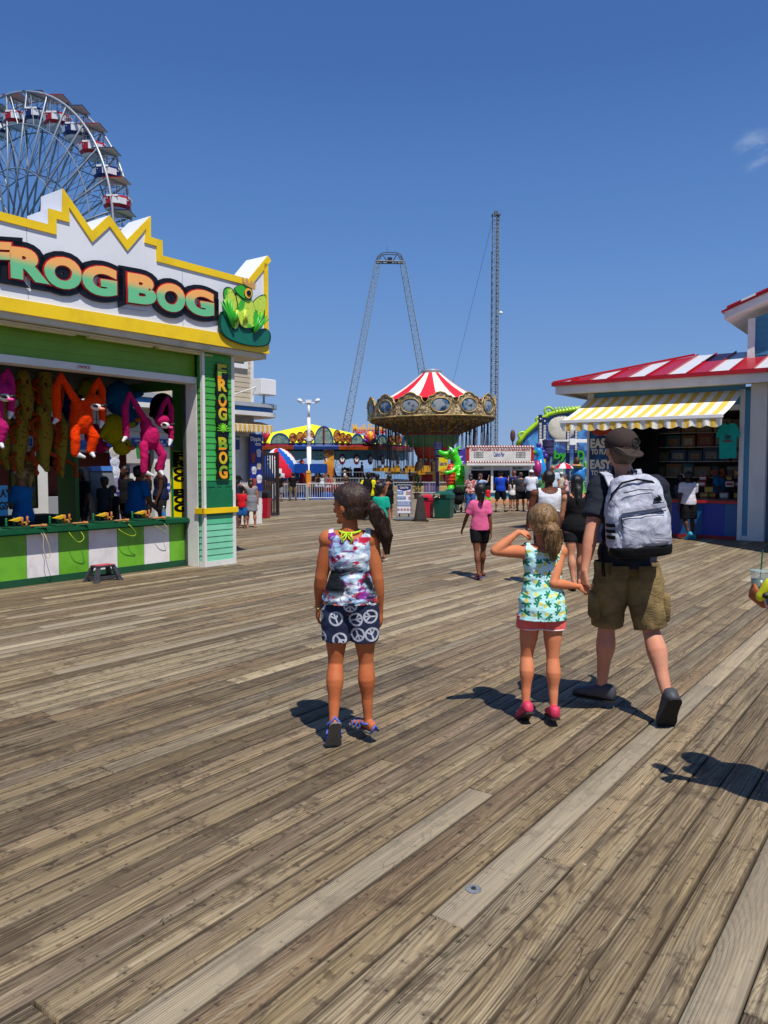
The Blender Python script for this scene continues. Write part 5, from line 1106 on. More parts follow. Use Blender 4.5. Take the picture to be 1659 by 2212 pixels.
for i in range(9): m=MB();m.box(-7*k,7*k*(.5+.5*((i*7)%5)/5),-.025,-.021,.18+i*.06,.2+i*.06);m.build('text_line',paint('#b06a7a',.5),ns)
g=AT(672,1010,40.5);g.z=0;k=40.5/F;po=thing('boat_pool','round blue and turquoise pool of the children\'s boat ride behind the white railing','pool',g);m=MB();m.lathe([(85*k,0),(85*k,.32),(83*k,.36),(80*k,.30)],48,caps=False);m.build('pool_wall',paint('#0f4fa8',.4),po);m=MB();m.lathe([(82*k,.3),(0,.3)],48,caps=False);m.build('pool_water',mat('pool water',lambda:C4('#2aa39a'),.1),po)
def boat(lab,px,cc,w=1.3):
    q=AT(px,1010,39);q.z=.3;t=thing('toy_boat',lab,'toy boat',q,0);m=MB();m.rings([[(x*s_,y*s_,z) for x,y in ((-w/2,0),(-w*.3,-.3),(w*.3,-.3),(w/2,0),(w*.3,.3),(-w*.3,.3))] for s_,z in ((.75,0),(1,.3),(.9,.3),(.8,.12))]);m.build('hull',paint(cc,.35),t,bevel=.01);m=MB();m.box(-w*.2,w*.15,-.2,.2,.14,.34);m.build('seat',WHITE,t);return t
boat('dark red toy boat right of the lamp post in the blue pool',695,'#8c1420',1.9);boat('white and turquoise toy boat behind the two men in black shirts',612,'#bfc9c4');boat('orange toy boat under the domed canopy',598,'#d2551c',1.0)
# ================================================================ ticket booth
TB=G(1078,1087);k=TB.y/F;tb=thing('ticket_booth','white ticket booth with dark windows under a red sign bordered with round bulbs','ticket booth',TB)
X=lambda px:(px-1078)*k;Z=lambda py:(1087-py)*k
m=MB();m.box(X(1012),X(1146),.04,2.4,0,Z(1062));m.build('base_wall',mat('beach mural',lambda:mix(smst(sep(crd())[2]+nz(crd(),2,3)*.35,.40,.44),mix(smst(sep(crd())[2]+nz(crd(),3,2)*.1,.16,.2),'#c98f60','#c9a888'),mix(smst(nz(crd(),2.5,3),.45,.55),'#2a9fc0','#5ec4cf')),.4),tb)
m=MB()
for px in (1012,1060,1101,1142): m.box(X(px),X(px)+.1,-.02,.08,Z(1062),Z(1006))
m.box(X(1012),X(1146),-.04,.06,Z(1064),Z(1060));m.box(X(1012),X(1012)+.05,.08,2.4,Z(1062),Z(1006));m.box(X(1146)-.05,X(1146),.08,2.4,Z(1062),Z(1006));m.build('window_frame',WHITE,tb)
m=MB();m.box(X(1014),X(1144),.0,.04,Z(1016),Z(1006));m.build('header_board',paint('#b9c0c8',.4),tb);m=MB();m.box(X(1014),X(1144),.05,.08,Z(1060),Z(1016));m.build('window_glass',paint('#0b0d10',.06,.02,2,spec=.9),tb)
for a,b in ((1020,1045),(1104,1129)): text('CASH-CREDIT',X(a),X(b),Z(1013.5),Z(1009),-.003,paint('#2a2f38',.5),tb,off=.04,ext=.003)
m=MB();m.box(X(1006),X(1152),-.25,2.6,Z(1006),Z(1001));m.build('roof_slab',WHITE,tb,bevel=.01)
m=MB();m.box(X(1006),X(1150),-.2,.25,Z(1001),Z(963));m.build('sign_box',paint('#b31420',.4),tb,bevel=.01)
m=MB();m.box(X(1012),X(1144),-.215,-.19,Z(996),Z(968));m.build('sign_panel',paint('#d8d6d0',.4),tb)
m=MB();n_=25
for i in range(n_+1):
    for y_ in (965.5,998.5): m.ell((X(1008.5)+(X(1148)-X(1008.5))*i/n_,-.22,Z(y_)),.045,n=8,m=6)
m.build('bulb_row',paint('#e9e4dc',.3),tb)
rd=paint('#a0202a',.5);text('CREDIT PACKAGES OF 50+ INCLUDE BONUS CREDITS',X(1015),X(1141),Z(974.5),Z(970),-.218,rd,tb,off=.04,ext=.003);text('Casino Pier',X(1064),X(1087),Z(986.5),Z(977),-.218,paint('#3a3f9c',.5),tb,off=.02,ext=.003)
for a,b in ((1022,1034),(1112,1124)):
    for i in range(4): text('%d CREDITS $%d'%((10,25,50,100)[i] if a<1100 else (150,200,300,500)[i],(5,12,20,40)[i] if a<1100 else (60,75,100,150)[i]),X(a),X(b+8),Z(979.5+i*3.4),Z(977+i*3.4),-.218,paint('#3a3436',.5),tb,off=.03,ext=.002)
m=MB();m.prism([(-.06,0),(.06,0),(.3,.55),(.18,.55)],-.0,.035,mi=0);o=m.build('striped_board',paint('#c9c9cf',.5),tb);o.location=(X(1112),0,0)
# ================================================================ turrets, banners
def brick_d():
    x,y,z=sep(crd());a=mth('ARCTAN2',y,x)*3.2;b=z*6.5;r_=fl(b);fx=a+r_*.5;fx=fx-fl(fx);fb=b-r_;e=mx(smst(ab(fx-.5),.43,.48),smst(ab(fb-.5),.40,.47));return mix(e,'#35315e','#171530'),1-e
bkm=mat('purple brick',brick_d,.6,.6,.03)
def turret(lab,px,ytop,ybot,w,Y=40,base=1066):
    g=AT(px,1010,Y);g.z=0;k=Y/F;t=thing('toy_turret',lab,'turret',g);r_=w/2*k;zt=HC+(1010-ytop)*k;zb_=HC+(1010-ybot)*k
    m=MB();m.tube([(0,0,0),(0,0,zb_)],.1,10);m.build('pole',paint('#3a2f62',.5),t);m=MB();m.lathe([(r_*.7,zb_),(r_,zb_+.12),(r_*.95,zt-.35),(r_*1.05,zt-.3),(r_*1.05,zt-.1)],20);m.build('tower_head',bkm,t)
    m=MB()
    for i in range(8):
        a=2*pi*i/8;m.box(-.09,.09,r_*.85,r_*1.06,zt-.1,zt+.04,M=Matrix.Rotation(a,4,'Z'))
    m.build('battlement',bkm,t);return t
turret('dark purple brick-patterned turret on a pole left of the green dragon',945,958,988,17)
turret('dark purple brick-patterned turret on a pole right of the ticket booth',1184,952,986,24)
def banner(lab,pts,Y,px,pole=True):
    g=AT(px,1010,Y);g.z=0;t=thing('banner',lab,'banner',g);k=Y/F;P=[((x-px)*k,HC+(1010-y)*k) for x,y in pts];m=MB();m.prism(P,-.02,.02);m.build('fabric',cloth('#dcc41c',.7,1),t)
    x0=min(p[0] for p in P);x1=max(p[0] for p in P);z0=min(p[1] for p in P);z1_=max(p[1] for p in P);text('Casino Pier',x0+.1*(x1-x0),x1-.12*(x1-x0),z0+(z1_-z0)*.42,z0+(z1_-z0)*.68,-.025,paint('#4a2a86',.5),t,off=.03,ext=.003)
    m=MB();m.tube([(x1 if px<1100 else x1+.1,.03,z1_-.05),(x1-.6,.05,z1_-.02)],.02,5);m.build('banner_rod',STEEL,t)
banner('yellow pennant banner hanging left of the green dragon',[(948,988),(967,989),(968,1016),(958,1012),(947,1018)],39.5,957)
banner('yellow pennant banner hanging right of the ticket booth',[(1158,986),(1178,988),(1178,1016),(1168,1013),(1157,1016)],39.5,1168)
# ================================================================ green dragon
DY=37;g=AT(985,1010,DY);g.z=0;dg_=thing('dragon_statue','bright green fibreglass dragon with a red belly seated left of the ticket booth','statue',g);k=DY/F
D=lambda px,py,y=0:V(((px-985)*k,y,HC+(1010-py)*k));gg=paint('#3fc41a',.25,.06,1.5);
m=MB();m.ell(D(988,1030),(.42,.5,.62));m.ell(D(992,1048),(.46,.5,.42));limb(m,[D(990,1012),D(988,996),D(982,985)],[.26,.2,.2],14);m.ell(D(978,978),(.27,.26,.2));limb(m,[D(976,981),D(960,981,-.05),D(951,979,-.08)],[.16,.13,.12],14);m.ell(D(950,976,-.08),(.11,.13,.09))
limb(m,[D(975,988),D(962,989,-.05)],[.11,.07],12);limb(m,[D(982,1012,-.35),D(972,1020,-.55),D(962,1021,-.6)],[.14,.1,.1],12);limb(m,[D(1000,1012,-.3),D(1002,1024,-.6),D(985,1026,-.7)],[.14,.12,.09],12)
limb(m,[D(998,1040,-.3),D(1002,1052,-.55),D(996,1062,-.6)],[.26,.22,.16],12);limb(m,[D(976,1045,-.2),D(972,1055,-.5),D(966,1064,-.6)],[.22,.16,.12],12);limb(m,[D(1000,1052,.2),D(1012,1060,.1)],[.25,.1],12)
skinobj(fuse(m,.03,3),'body',gg,dg_)
m=MB();m.ell(D(973,1030,-.28),(.26,.32,.66));m.build('belly',mat('ribbed belly',lambda:(mix(smst(sn(sep(crd())[2]*38),-.2,.5),'#a8260e','#d94a1e'),sn(sep(crd())[2]*38)),.4,.4,.02),dg_,smooth=True)
m=MB();limb(m,[D(984,972),D(992,966)],[.07,.05],8);limb(m,[D(975,970),D(970,966)],[.06,.03],8);m.build('ear',gg,dg_,smooth=True)
for yy in (-.2,.05): m=MB();m.ell(D(973,972,yy-.06),(.07,.06,.08));o=m.build('eye',WHITE,dg_,smooth=True);m=MB();m.ell(D(972,972,yy-.13),(.03,.02,.04));m.build('pupil',BLACK,o,smooth=True)
m=MB();m.ell(D(947,975,-.18),(.03,.03,.03));m.build('nostril',BLACK,dg_)
for i in range(5): m=MB();m.add([D(990+i*3,985+i*11,0),D(990+i*3,997+i*11,0),D(1000+i*3,985+i*11,0),D(994+i*3,991+i*11,.1),D(994+i*3,991+i*11,-.1)],[(0,3,2),(2,3,1),(1,4,2),(2,4,0),(0,1,3),(0,4,1)]);m.build('spine_plate',paint('#4a2a96',.4),dg_)
m=MB();m.prism([(-.0,.0),(.55,.3),(.7,.9),(.45,1.0),(.1,.75)],.1,.16);o=m.build('wing',paint('#3d2a8a',.4,.1,2),dg_);o.location=D(985,1012)
wt_=AT(1165,1010,39);wt_.z=0;bd_=thing('dragon_statue','glossy blue and purple dragon statue right of the ticket booth','statue',wt_);k=39/F;D=lambda px,py,y=0:V(((px-1165)*k,y,HC+(1010-py)*k));m=MB();m.ell(D(1166,1015),(.32,.4,.6));limb(m,[D(1166,1005),D(1166,985),D(1163,975)],[.25,.18,.2],12);limb(m,[D(1160,978),D(1150,980,-.1)],[.15,.1],12);m.ell(D(1170,1045),(.36,.4,.5));skinobj(fuse(m,.03,3),'body',paint('#1f8ad0',.2),bd_)
m=MB();m.ell(D(1150,978,-.16),(.2,.16,.14));m.build('green_snout',paint('#2f8a1a',.3),bd_,smooth=True);m=MB();m.ell(D(1159,1012,-.2),(.24,.3,.42));m.build('belly',paint('#a0286a',.4),bd_,smooth=True)
for i in range(4): m=MB();m.ell(D(1164+i*5,962+i*8,.05),(.14,.08,.14));m.build('spine_plate',paint('#3a2a86',.4),bd_,smooth=True)
# ================================================================ sea mural with tentacle frame
MYY=52;g=AT(1120,1010,MYY);g.z=0;k=MYY/F;mw=thing('mural_wall','tall sea mural wall with a yellow green tentacle along its sloping top edge','mural wall',g)
D=lambda px,py,y=0:((px-1120)*k,HC+(1010-py)*k)
m=MB();m.prism([D(*p) for p in ((1112,1068),(1116,960),(1133,937),(1158,915),(1182,897),(1215,889),(1260,884),(1330,880),(1330,1068))],0,.3)
m.build('mural',mat('sea mural',lambda:mix(smst(sep(crd())[2]+nz(crd(),.9,4,.6,.5)*1.6,2.4,3.4),mix(smst(nz(crd(),1.6,5,.65,1),.42,.6),'#1d4a5c','#7fa6a4'),mix(smst(nz(crd(),.8,5,.6,1),.4,.62),'#2a3f80','#4f93cf')),.5),mw)
tc=[(1117,962),(1125,948),(1133,937),(1146,926),(1158,915),(1170,905),(1183,896),(1200,891),(1222,888),(1245,884),(1280,882)];m=MB();m.tube([(D(*p)[0],-.1,D(*p)[1]) for p in tc],.16,8);m.build('tentacle',paint('#a3cc1c',.35,.15,2),mw,smooth=True)
for i,(x,y,r_) in enumerate(((1125,942,.3),(1181,890,.34),(1160,908,.2))):
    p=D(x,y);m=MB();m.tube([(p[0]+r_*(1-j/16)*math.cos(j*.55),-.15,p[1]+r_*(1-j/16)*math.sin(j*.55)) for j in range(14)],.08,6);m.build('tentacle_curl',paint('#a3cc1c',.35,.15,2),mw,smooth=True)
for i in range(10): p=D(1196+i*7,888-i*.4);m=MB();m.tube([(p[0],-.18,p[1]-.18),(p[0]+.05,-.2,p[1]+.22)],.07,6);m.build('sucker_ridge',paint('#8db81a',.35),mw,smooth=True)
m=MB();m.ell((*[D(1212,925)[0]],-.05,D(1212,925)[1]),(.95,.12,.85),n=24,m=14);m.build('painted_fish_head',paint('#cfc9ba',.5,.35,1.2),mw,smooth=True)
for ch,a,b in (('by',1196,1222),('D',1246,1260)): text(ch,D(a,0)[0],D(b,0)[0],D(0,993 if ch=='D' else 996)[1],D(0,974)[1],-.12,paint('#2f9a28',.4),mw,'letter',off=.04,ext=.05)
for px,yt in ((1166,897),(1175,902),(1226,912),(1243,912)):
    g=AT(px,1010,48);g.z=0;kk=48/F;t=thing('ride_mast','dark blue ride mast with white lattice panel, %s'%{1166:'tallest, leftmost in front of the sea mural',1175:'directly right of the tallest mast',1226:'left one under the yellow striped awning',1243:'right one under the yellow striped awning'}[px],'mast',g);zt=HC+(1010-yt)*kk;m=MB();m.box(-.11,.11,-.08,.08,0,zt);m.build('mast_post',paint('#141c4e',.4),t)
    m=MB()
    for i in range(16): m.box(-.07,.07,-.1,-.081,zt-.55-i*.09,zt-.5-i*.09)
    m.build('white_lattice',WHITE,t);m=MB();m.ell((0,-.09,zt-.25),(.05,.02,.05));m.build('bolt',WHITE,t)
g=AT(1220,1010,47.5);g.z=0;kk=47.5/F;t=thing('ride_gantry','white horizontal gantry beams crossing in front of the sea mural','gantry',g);X_=lambda p:(p-1220)*kk;Z_=lambda p:HC+(1010-p)*kk
m=MB();m.box(X_(1163),X_(1260),-.1,.1,Z_(954),Z_(950));m.build('beam',WHITE,t);m=MB();m.box(X_(1163),X_(1174),-.15,.15,Z_(964),Z_(949));m.build('white_motor',WHITE,t,bevel=.03);m=MB();m.box(X_(1229),X_(1300),-.12,-.02,Z_(957),Z_(949));m.box(X_(1228),X_(1243),-.2,0,Z_(962),Z_(948));m.build('arm',WHITE2,t,bevel=.02)
m=MB()
for i in range(14): m.box(X_(1190)+i*.12,X_(1190)+i*.12+.06,.0,.05,Z_(961),Z_(954))
m.build('mesh_panel',paint('#8b8fa0',.5),t)
for px,yt,lab in ((1107,930,'slim pole topped with a dark red carved ornament right of the straight tower'),):
    g=AT(px,1010,50);g.z=0;kk=50/F;t=thing('ornament_pole',lab,'pole',g);zt=HC+(1010-yt)*kk
    m=MB();m.tube([(0,0,0),(0,0,zt-.6)],.05,8);m.build('pole',paint('#4a4f58' if px>1000 else '#d0d2d6',.5),t);m=MB();m.ell((0,0,zt-.35),(.17,.12,.4));m.build('ornament',paint('#5a3438' if px>1000 else '#d8dade',.5,.3,6),t,smooth=True)
# ================================================================ crocodile figure in blue shirt and straw hat
g=AT(1250,1010,31);g.z=0;k=31/F;t=thing('crocodile_statue','green crocodile statue seen from behind in a blue shirt and straw hat','statue',g);D=lambda px,py,y=0:V(((px-1250)*k,y,HC+(1010-py)*k))
m=MB();m.ell(D(1250,1050),(.24,.24,.4));limb(m,[D(1245,1055),D(1244,1075),D(1243,1102)],[.17,.13,.13],12);limb(m,[D(1256,1055),D(1258,1075),D(1258,1102)],[.17,.13,.13],12);limb(m,[D(1259,1018),D(1266,1010),D(1264,1000)],[.09,.08,.07],10);limb(m,[D(1250,1015),D(1249,1002)],[.13,.13],12);limb(m,[D(1252,1060,-.2),D(1262,1085,-.4),D(1270,1100,-.4)],[.16,.1,.04],10);skinobj(fuse(m,.025,3),'body',paint('#58a82a',.4,.15,5),t)
m=MB();m.ell(D(1250,1028),(.27,.25,.36));limb(m,[D(1256,1017),D(1262,1014)],[.12,.11],10);skinobj(fuse(m,.025,2),'shirt',paint('#1f72b8',.4),t)
m=MB();m.lathe([(.30,0),(.28,.03),(.17,.05),(.13,.2),(.05,.24)],20,D(1245,1004)+V((0,0,-.05)));m.v=[tuple(V(p)) for p in m.v];hb=m.build('hat_brim',paint('#b8805c',.6),t,smooth=True);hb.rotation_euler=(0,0,0)
m=MB();m.ell(D(1245,996,-.08),(.13,.13,.17));m.build('hat_crown',paint('#4a2616',.6),t,smooth=True)
# ================================================================ potted plant, stroller, red umbrella
g=G(901,1078);t=thing('potted_shrub','leafy green potted shrub with small red blooms between the rules sign and the bins','plant',g);m=MB();m.lathe([(.13,0),(.18,.28),(.2,.3),(.0,.28)],16);m.build('pot',paint('#4a3428',.7),t)
rr=random.Random(5);m=MB()
for i in range(620):
    a=rr.uniform(0,2*pi);z=rr.uniform(0,1)**.8;r_=(.26*math.sin(pi*min(1,z*.85+.15))**.6)*rr.uniform(.4,1);p=V((r_*math.cos(a),r_*math.sin(a),.3+z*.98));d=V((rr.uniform(-1,1),rr.uniform(-1,1),rr.uniform(-.4,1))).normalized();e=d.cross(V((rr.random(),rr.random(),1))).normalized();s_=rr.uniform(.025,.06);m.add([p-e*s_*.5,p+d*s_*1.3,p+e*s_*.5,p-d*s_*.5],[(0,1,2,3)])
m.build('foliage',paint('#1f4a16',.6,.4,14),t,fix=False)
m=MB();m.tube([(0,0,.25),(.02,0,.7),(0,0,1.1)],.015,6);m.build('stem',paint('#3a2a1a',.8),t)
for i in range(5): m=MB();m.ell((rr.uniform(-.15,.2),-.2,rr.uniform(.5,1.2)),.03,n=8,m=6);m.build('bloom',paint('#b03018',.5),t)
g=G(990,1108);t=thing('stroller','folded-hood black baby stroller standing left of the woman in the flowered blouse','stroller',g,R(12));m=MB()
for i in (-1,1): m.tube([(i*.2,-.25,.1),(i*.19,.05,.5),(i*.19,-.3,.95)],.015,6);m.tube([(i*.2,.3,.1),(i*.19,-.05,.75)],.015,6)
m.tube([(-.19,-.3,.95),(.19,-.3,.95)],.02,6);m.tube([(-.2,-.25,.1),(.2,-.25,.1)],.012,6);m.tube([(-.2,.3,.1),(.2,.3,.1)],.012,6);m.build('frame',BLACK,t);m=MB();m.ell((0,.02,.48),(.2,.26,.2));m.ell((0,.05,.74),(.2,.22,.17));skinobj(fuse(m,.02,2),'seat_hood',cloth('#0c0c0f'),t)
for i in (-1,1):
    for y in (-.25,.3): m=MB();m.tube([(i*.2-.02,y,.1),(i*.2+.02,y,.1)],.1,16);m.build('wheel',paint('#121212',.6),t)
g=AT(1218,1010,36);g.z=0;k=36/F;t=thing('sun_umbrella','red and white sun umbrella left of the crocodile statue','umbrella',g);m=MB();z=HC+(1010-1012)*k;m.lathe([(.45,z),(.3,z+.17),(.02,z+.28)],16,mf=lambda i,j:(j//2)%2,caps=False);m.build('canopy',[cloth('#c81c3a'),cloth('#dddde0')],t);m=MB();m.tube([(0,0,0),(0,0,z+.25)],.02,6);m.build('pole',WHITE,t)
# ================================================================ people
def ik(a,t,l1,l2,pole):
    a,t=V(a),V(t);d=t-a;L=min(d.length,(l1+l2)*.998);d.normalize();x=(l1*l1-l2*l2+L*L)/(2*L);h=math.sqrt(max(l1*l1-x*x,1e-6));p=V(pole);p=(p-d*p.dot(d)).normalized();return a+d*x+p*h,a+d*L
def hand(m,w,d,pn,hl,side,curl=.5,n=8,tight=0):
    """palm plus five fingers; d = direction of the hand, pn = palm normal (towards the palm side)"""
    w,d,pn=V(w),V(d).normalized(),V(pn);pn=(pn-d*pn.dot(d)).normalized();a=d.cross(pn)   # a runs across the palm
    th=a*side
    r=[]
    for t,wd,tk in ((-.06,.17,.13),(.1,.2,.135),(.28,.25,.13),(.45,.26,.115),(.5,.25,.09)): r.append(ering(w+d*hl*t,wd*hl*.88,tk*hl*.72,a,pn,14))
    m.rings(r);rr_=.048*hl
    for i,(o,l) in enumerate(((.165,.40),(.055,.46),(-.055,.43),(-.16,.34))):
        b=w+d*hl*.46+th*o*hl;l*=hl;c=curl*(1+.15*i)
        d1=(d*math.cos(c*.6)+pn*math.sin(c*.6)+th*o*.22).normalized();d2=(d*math.cos(c*1.5)+pn*math.sin(c*1.5)).normalized();d3=(d*math.cos(c*2.2)+pn*math.sin(c*2.2)).normalized()
        p1=b+d1*l*.45;p2=p1+d2*l*.32;p3=p2+d3*l*.22
        limb(m,[b-d*hl*.06,p1,p2,p3],[rr_*1.12,rr_*1.05,rr_*.95,rr_*.8],n)
    b=w+d*hl*.12+th*hl*.13;p1=b+(d*.7+th*.75+pn*.25).normalized()*hl*.22;p2=p1+(d*.85+th*.25+pn*.35).normalized()*hl*.2
    limb(m,[b,p1,p2],[rr_*1.5,rr_*1.2,rr_*.95],n)
def person(label,loc,yaw=0,H=1.7,sk='#b07a58',hair=('short','#1a120c'),top=('tee','#222222'),bottom=('shorts','#222222'),shoes=('shoe','#222222'),legs=None,arms=None,b=1.0,kid=0,armf=1,vox=.018,lean=0,hy=0,hp=0,female=0,hdx=0,tail=1,extra=None,name='person',hem=None,group=None,z=0,sink=0):
    t=thing(name,label,'person',(loc[0],loc[1],z),R(yaw),group)
    nd=vox<.008;N=20 if nd else 12
    legs=legs or ((10,6,0,0,8),(-8,14,25,0,8));arms=arms or ((6,6,14),(-6,6,12))
    hh=H*(.13+.035*kid);Lth,Lsh=.245*H,.237*H;ah0=.04*H;tor=.300-.02*kid
    def ah(p): p=R(p);return ah0*math.cos(p)+.105*H*math.sin(max(p,0))
    hz=max(Lth*math.cos(R(l[0]))*math.cos(R(l[3]))+Lsh*math.cos(R(l[0]-l[1]))+ah(l[2]) for l in legs)-sink
    P=V((0,0,hz));s=V((0,math.sin(R(lean)),math.cos(R(lean))));X=V((1,0,0));Yt=X.cross(s)*-1
    C7=P+s*tor*H;J={}
    hw=.050*H*(b**.5)
    m=MB();bl=b
    wst=.070-.006*female;hpw=.088+.004*female
    sh_w=(.118-.012*female-.016*kid)*H*(b**.7)
    tr=[(-.045,.055,.050),(-.02,hpw*.95,.062),(.03,hpw,.066),(.08,(hpw+wst)/2,.060),(.125,wst,.054),(.19,.080,.060),(.24,.086,.060),(.272,.078,.050),(tor,.040,.036)]
    def torso(mb,o=0,lo=0,hi=len(tr),fl=None,cap=True):
        rs=[]
        for i in range(lo,hi):
            q,rx,ry=tr[i];f=(fl[i] if fl else 0);rs.append(ering(P+s*q*H,(rx*H)*bl+o+f,ry*H*bl+o+f,X,s.cross(X),N+8))
        mb.rings(rs,caps=cap)
    torso(m)
    # neck and head
    Mh=Matrix.Rotation(R(hy),3,'Z')@Matrix.Rotation(R(hp),3,'X')
    hc=C7+s*(H*.012)+V((hdx,.012*H,hh*.58+.012*H));hpnt=lambda x,y,z_:hc+Mh@V((x*hh,y*hh,z_*hh))
    limb(m,[C7-s*.03*H,hc-V((0,0,hh*.3))],[.034*H*(b**.5),.029*H*(b**.6)],N)
    m.ell(hpnt(0,-.03,.10),(.37*hh,.46*hh,.40*hh),Mh,24,16);m.ell(hpnt(0,.10,-.18),(.27*hh,.31*hh,.32*hh),Mh,20,14);m.ell(hpnt(0,.02,-.02),(.345*hh,.42*hh,.36*hh),Mh,20,14)
    limb(m,[hpnt(0,.37,.02),hpnt(0,.47,-.14)],[.045*hh,.07*hh],10);m.ell(hpnt(0,.395,-.29),(.11*hh,.05*hh,.035*hh),Mh,12,8);m.ell(hpnt(0,.35,-.43),(.12*hh,.08*hh,.07*hh),Mh,12,8)
    for i in (-1,1): m.ell(hpnt(i*.385,-.02,-.08),(.05*hh,.085*hh,.13*hh),Mh,10,8)
    # legs
    fo=[]
    for i,l in enumerate(legs):
        sx=(-1,1)[i];hp_=P+X*sx*hw-V((0,0,.01*H));a=R(l[0]);ab=R(l[3])*sx;dt=V((math.sin(ab),math.sin(a)*math.cos(ab),-math.cos(a)*math.cos(ab)));kn=hp_+dt*Lth;c=R(l[0]-l[1]);ds=V((math.sin(ab)*.6,math.sin(c),-math.cos(c))).normalized();an=kn+ds*Lsh
        kb=.55+.45*b
        mid=hp_.lerp(kn,.5);cf=kn.lerp(an,.28)+V((0,-.010*H,0))
        limb(m,[hp_,mid,kn,cf,kn.lerp(an,.62),an],[.053*H*kb,.045*H*kb,.0300*H*kb,.0350*H*kb,.0235*H*kb,.0172*H*kb],N)
        pt,yw=R(l[2]),R(l[4])*(-sx)*-1;yv=V((math.sin(yw),math.cos(yw),0));fd=yv*math.cos(pt)-V((0,0,1))*math.sin(pt);fu=V((0,0,1))*math.cos(pt)+yv*math.sin(pt);fs=fd.cross(fu)
        def fr_(tt,w,hh_,o=0): return ering(an-fd*.045*H+fd*.15*H*tt-fu*(ah0-hh_*H/2),w*H+o,hh_*H/2+o,fs,fu,16,.8)
        m.rings([fr_(0,.012,.030),fr_(.08,.019,.040),fr_(.3,.019,.045),fr_(.55,.022,.034),fr_(.75,.0265,.024),fr_(.92,.024,.017),fr_(1.0,.012,.012)])
        fo.append((an,fd,fu,fs,fr_,kn,hp_,kb))
    # arms
    ar=[]
    for i,a_ in enumerate(arms):
        sx=(-1,1)[i];S_=P+s*(.262-.005*kid)*H+X*sx*(sh_w-.022*H);L1,L2=.162*H,.145*H
        if isinstance(a_,dict):
            el,wr=ik(S_,a_['w'],L1,L2,a_['p']);hd=V(a_.get('h',(wr-el)));pn=V(a_.get('n',(-sx,0,0)))
        else:
            f,ab,be=[R(q) for q in a_[:3]];d1=V((sx*math.sin(ab),math.sin(f)*math.cos(ab),-math.cos(f)*math.cos(ab)));el=S_+d1*L1;d2=V((sx*math.sin(ab*.5),math.sin(f+be),-math.cos(f+be))).normalized();wr=el+d2*L2;hd=d2;pn=V((-sx,.25,0))
        kb=(.6+.4*b)*armf;ra=(.0285*kb*H,.0265*kb*H,.021*kb*H,.0215*kb*H,.0135*H)
        limb(m,[S_,S_.lerp(el,.45),el,el.lerp(wr,.25),wr],ra,N);m.ell(S_,(.036*H*kb,.034*H*kb,.034*H*kb),n=14,m=10)
        hand(m,wr,hd,pn,.098*H,sx,a_.get('c',.45) if isinstance(a_,dict) else .4,8)
        ar.append((S_,el,wr,kb,hd))
    for i in (-1,1): limb(m,[C7-s*.02*H,P+s*(.262)*H+X*i*(sh_w-.03*H)],[.034*H*b**.5,.033*H*b**.5],N)
    bme=fuse(m,vox,3 if nd else 1,'body');body=skinobj(bme,'body',skin(sk),t)
    CM=lambda c:c if not isinstance(c,str) else cloth(c)
    co_=.009 if nd else .012
    # ---- top
    k=top[0]
    if k:
        m=MB();tm_=CM(top[1]);hz_cut=top[2] if len(top)>2 else -.03
        loose=.012+.006*b
        if k in('tee','blouse'):
            fl=[loose*1.2,loose*1.2,loose,loose,loose,loose*.6,.002,0,0];torso(m,co_,0,9,fl)
            for i,(S_,el,wr,kb,hd) in enumerate(ar):
                e=S_.lerp(el,.72);r0,r1=.042*H*kb,.036*H*kb
                r1+=.004;ax=(e-S_).normalized();q=ax.cross(V((0,1,0)) if abs(ax.y)<.8 else X).normalized();q2=ax.cross(q);m.rings([ering(S_.lerp(e,tt)-ax*(.02*H if tt==0 else 0),rr_,rr_,q,q2,18) for tt,rr_ in ((0,r0*.8),(.25,r0),(.6,r1*1.04),(1,r1*1.08))])
                m.ell(S_,r0,n=14,m=10)
            for i in (-1,1): limb(m,[C7-s*.03*H,P+s*(.262)*H+X*i*(sh_w-.03*H)],[.040*H*b**.5,.043*H*b**.5],N)
            zt=.287;pred=lambda p:(p-P).dot(s)>(hz_cut)*H and ((p-P).dot(s)<(zt+.010)*H or abs(p.x)>.055*H)
        else:
            fl=[loose,loose,loose*.8,loose*.5,.003,.001,0,0,0];torso(m,co_,0,9,fl)
            for i in (-1,1): limb(m,[C7-s*.03*H,P+s*(.262)*H+X*i*(sh_w-.03*H)],[.040*H*b**.5,.042*H*b**.5],N)
            sw_=top[3] if len(top)>3 else .085
            def pred(p):
                q=(p-P).dot(s)/H;x=abs(p.x)/H/(b**.6)
                if q<hz_cut: return False
                am=sw_+max(0,.20-q)*.45
                if q>.165 and x>am: return False
                if x<.060 and q>.262+(x/.055)**2*.026: return False
                return q<.32
        if k=='tank' and hz_cut<-.06: m.rings([ering(P+s*(q*H),wx*H*b+co_,wy*H*b+co_,n=N+8) for q,wx,wy in ((.15,.078,.062),(.08,.086,.072),(0,.101,.086),(hz_cut-.03,.110,.094))])
        if k=='dress':
            for i in range(1): pass
            L_=top[4] if len(top)>4 else -.22;m.rings([ering(P+V((0,0,q*H)),(.09+.1*max(0,-q)*.6)*H*b+co_,(.068+.1*max(0,-q)*.6)*H*b+co_,n=N+8) for q in (.1,.03,-.05,L_)]);hz_cut=L_-.02
        me=fuse(m,vox*(.9 if nd else 1),4 if nd else 1,'top');keep(me,pred);folds(me,.009 if nd else .006,(7,7,12),len(label));nd and folds(me,.0035,(18,18,34),5);o=skinobj(me,{'tee':'shirt','blouse':'blouse','tank':'tank_top','dress':'dress'}[k],tm_,t)
        if nd: md=o.modifiers.new('th','SOLIDIFY');md.thickness=.003
    # ---- bottom
    k=bottom[0]
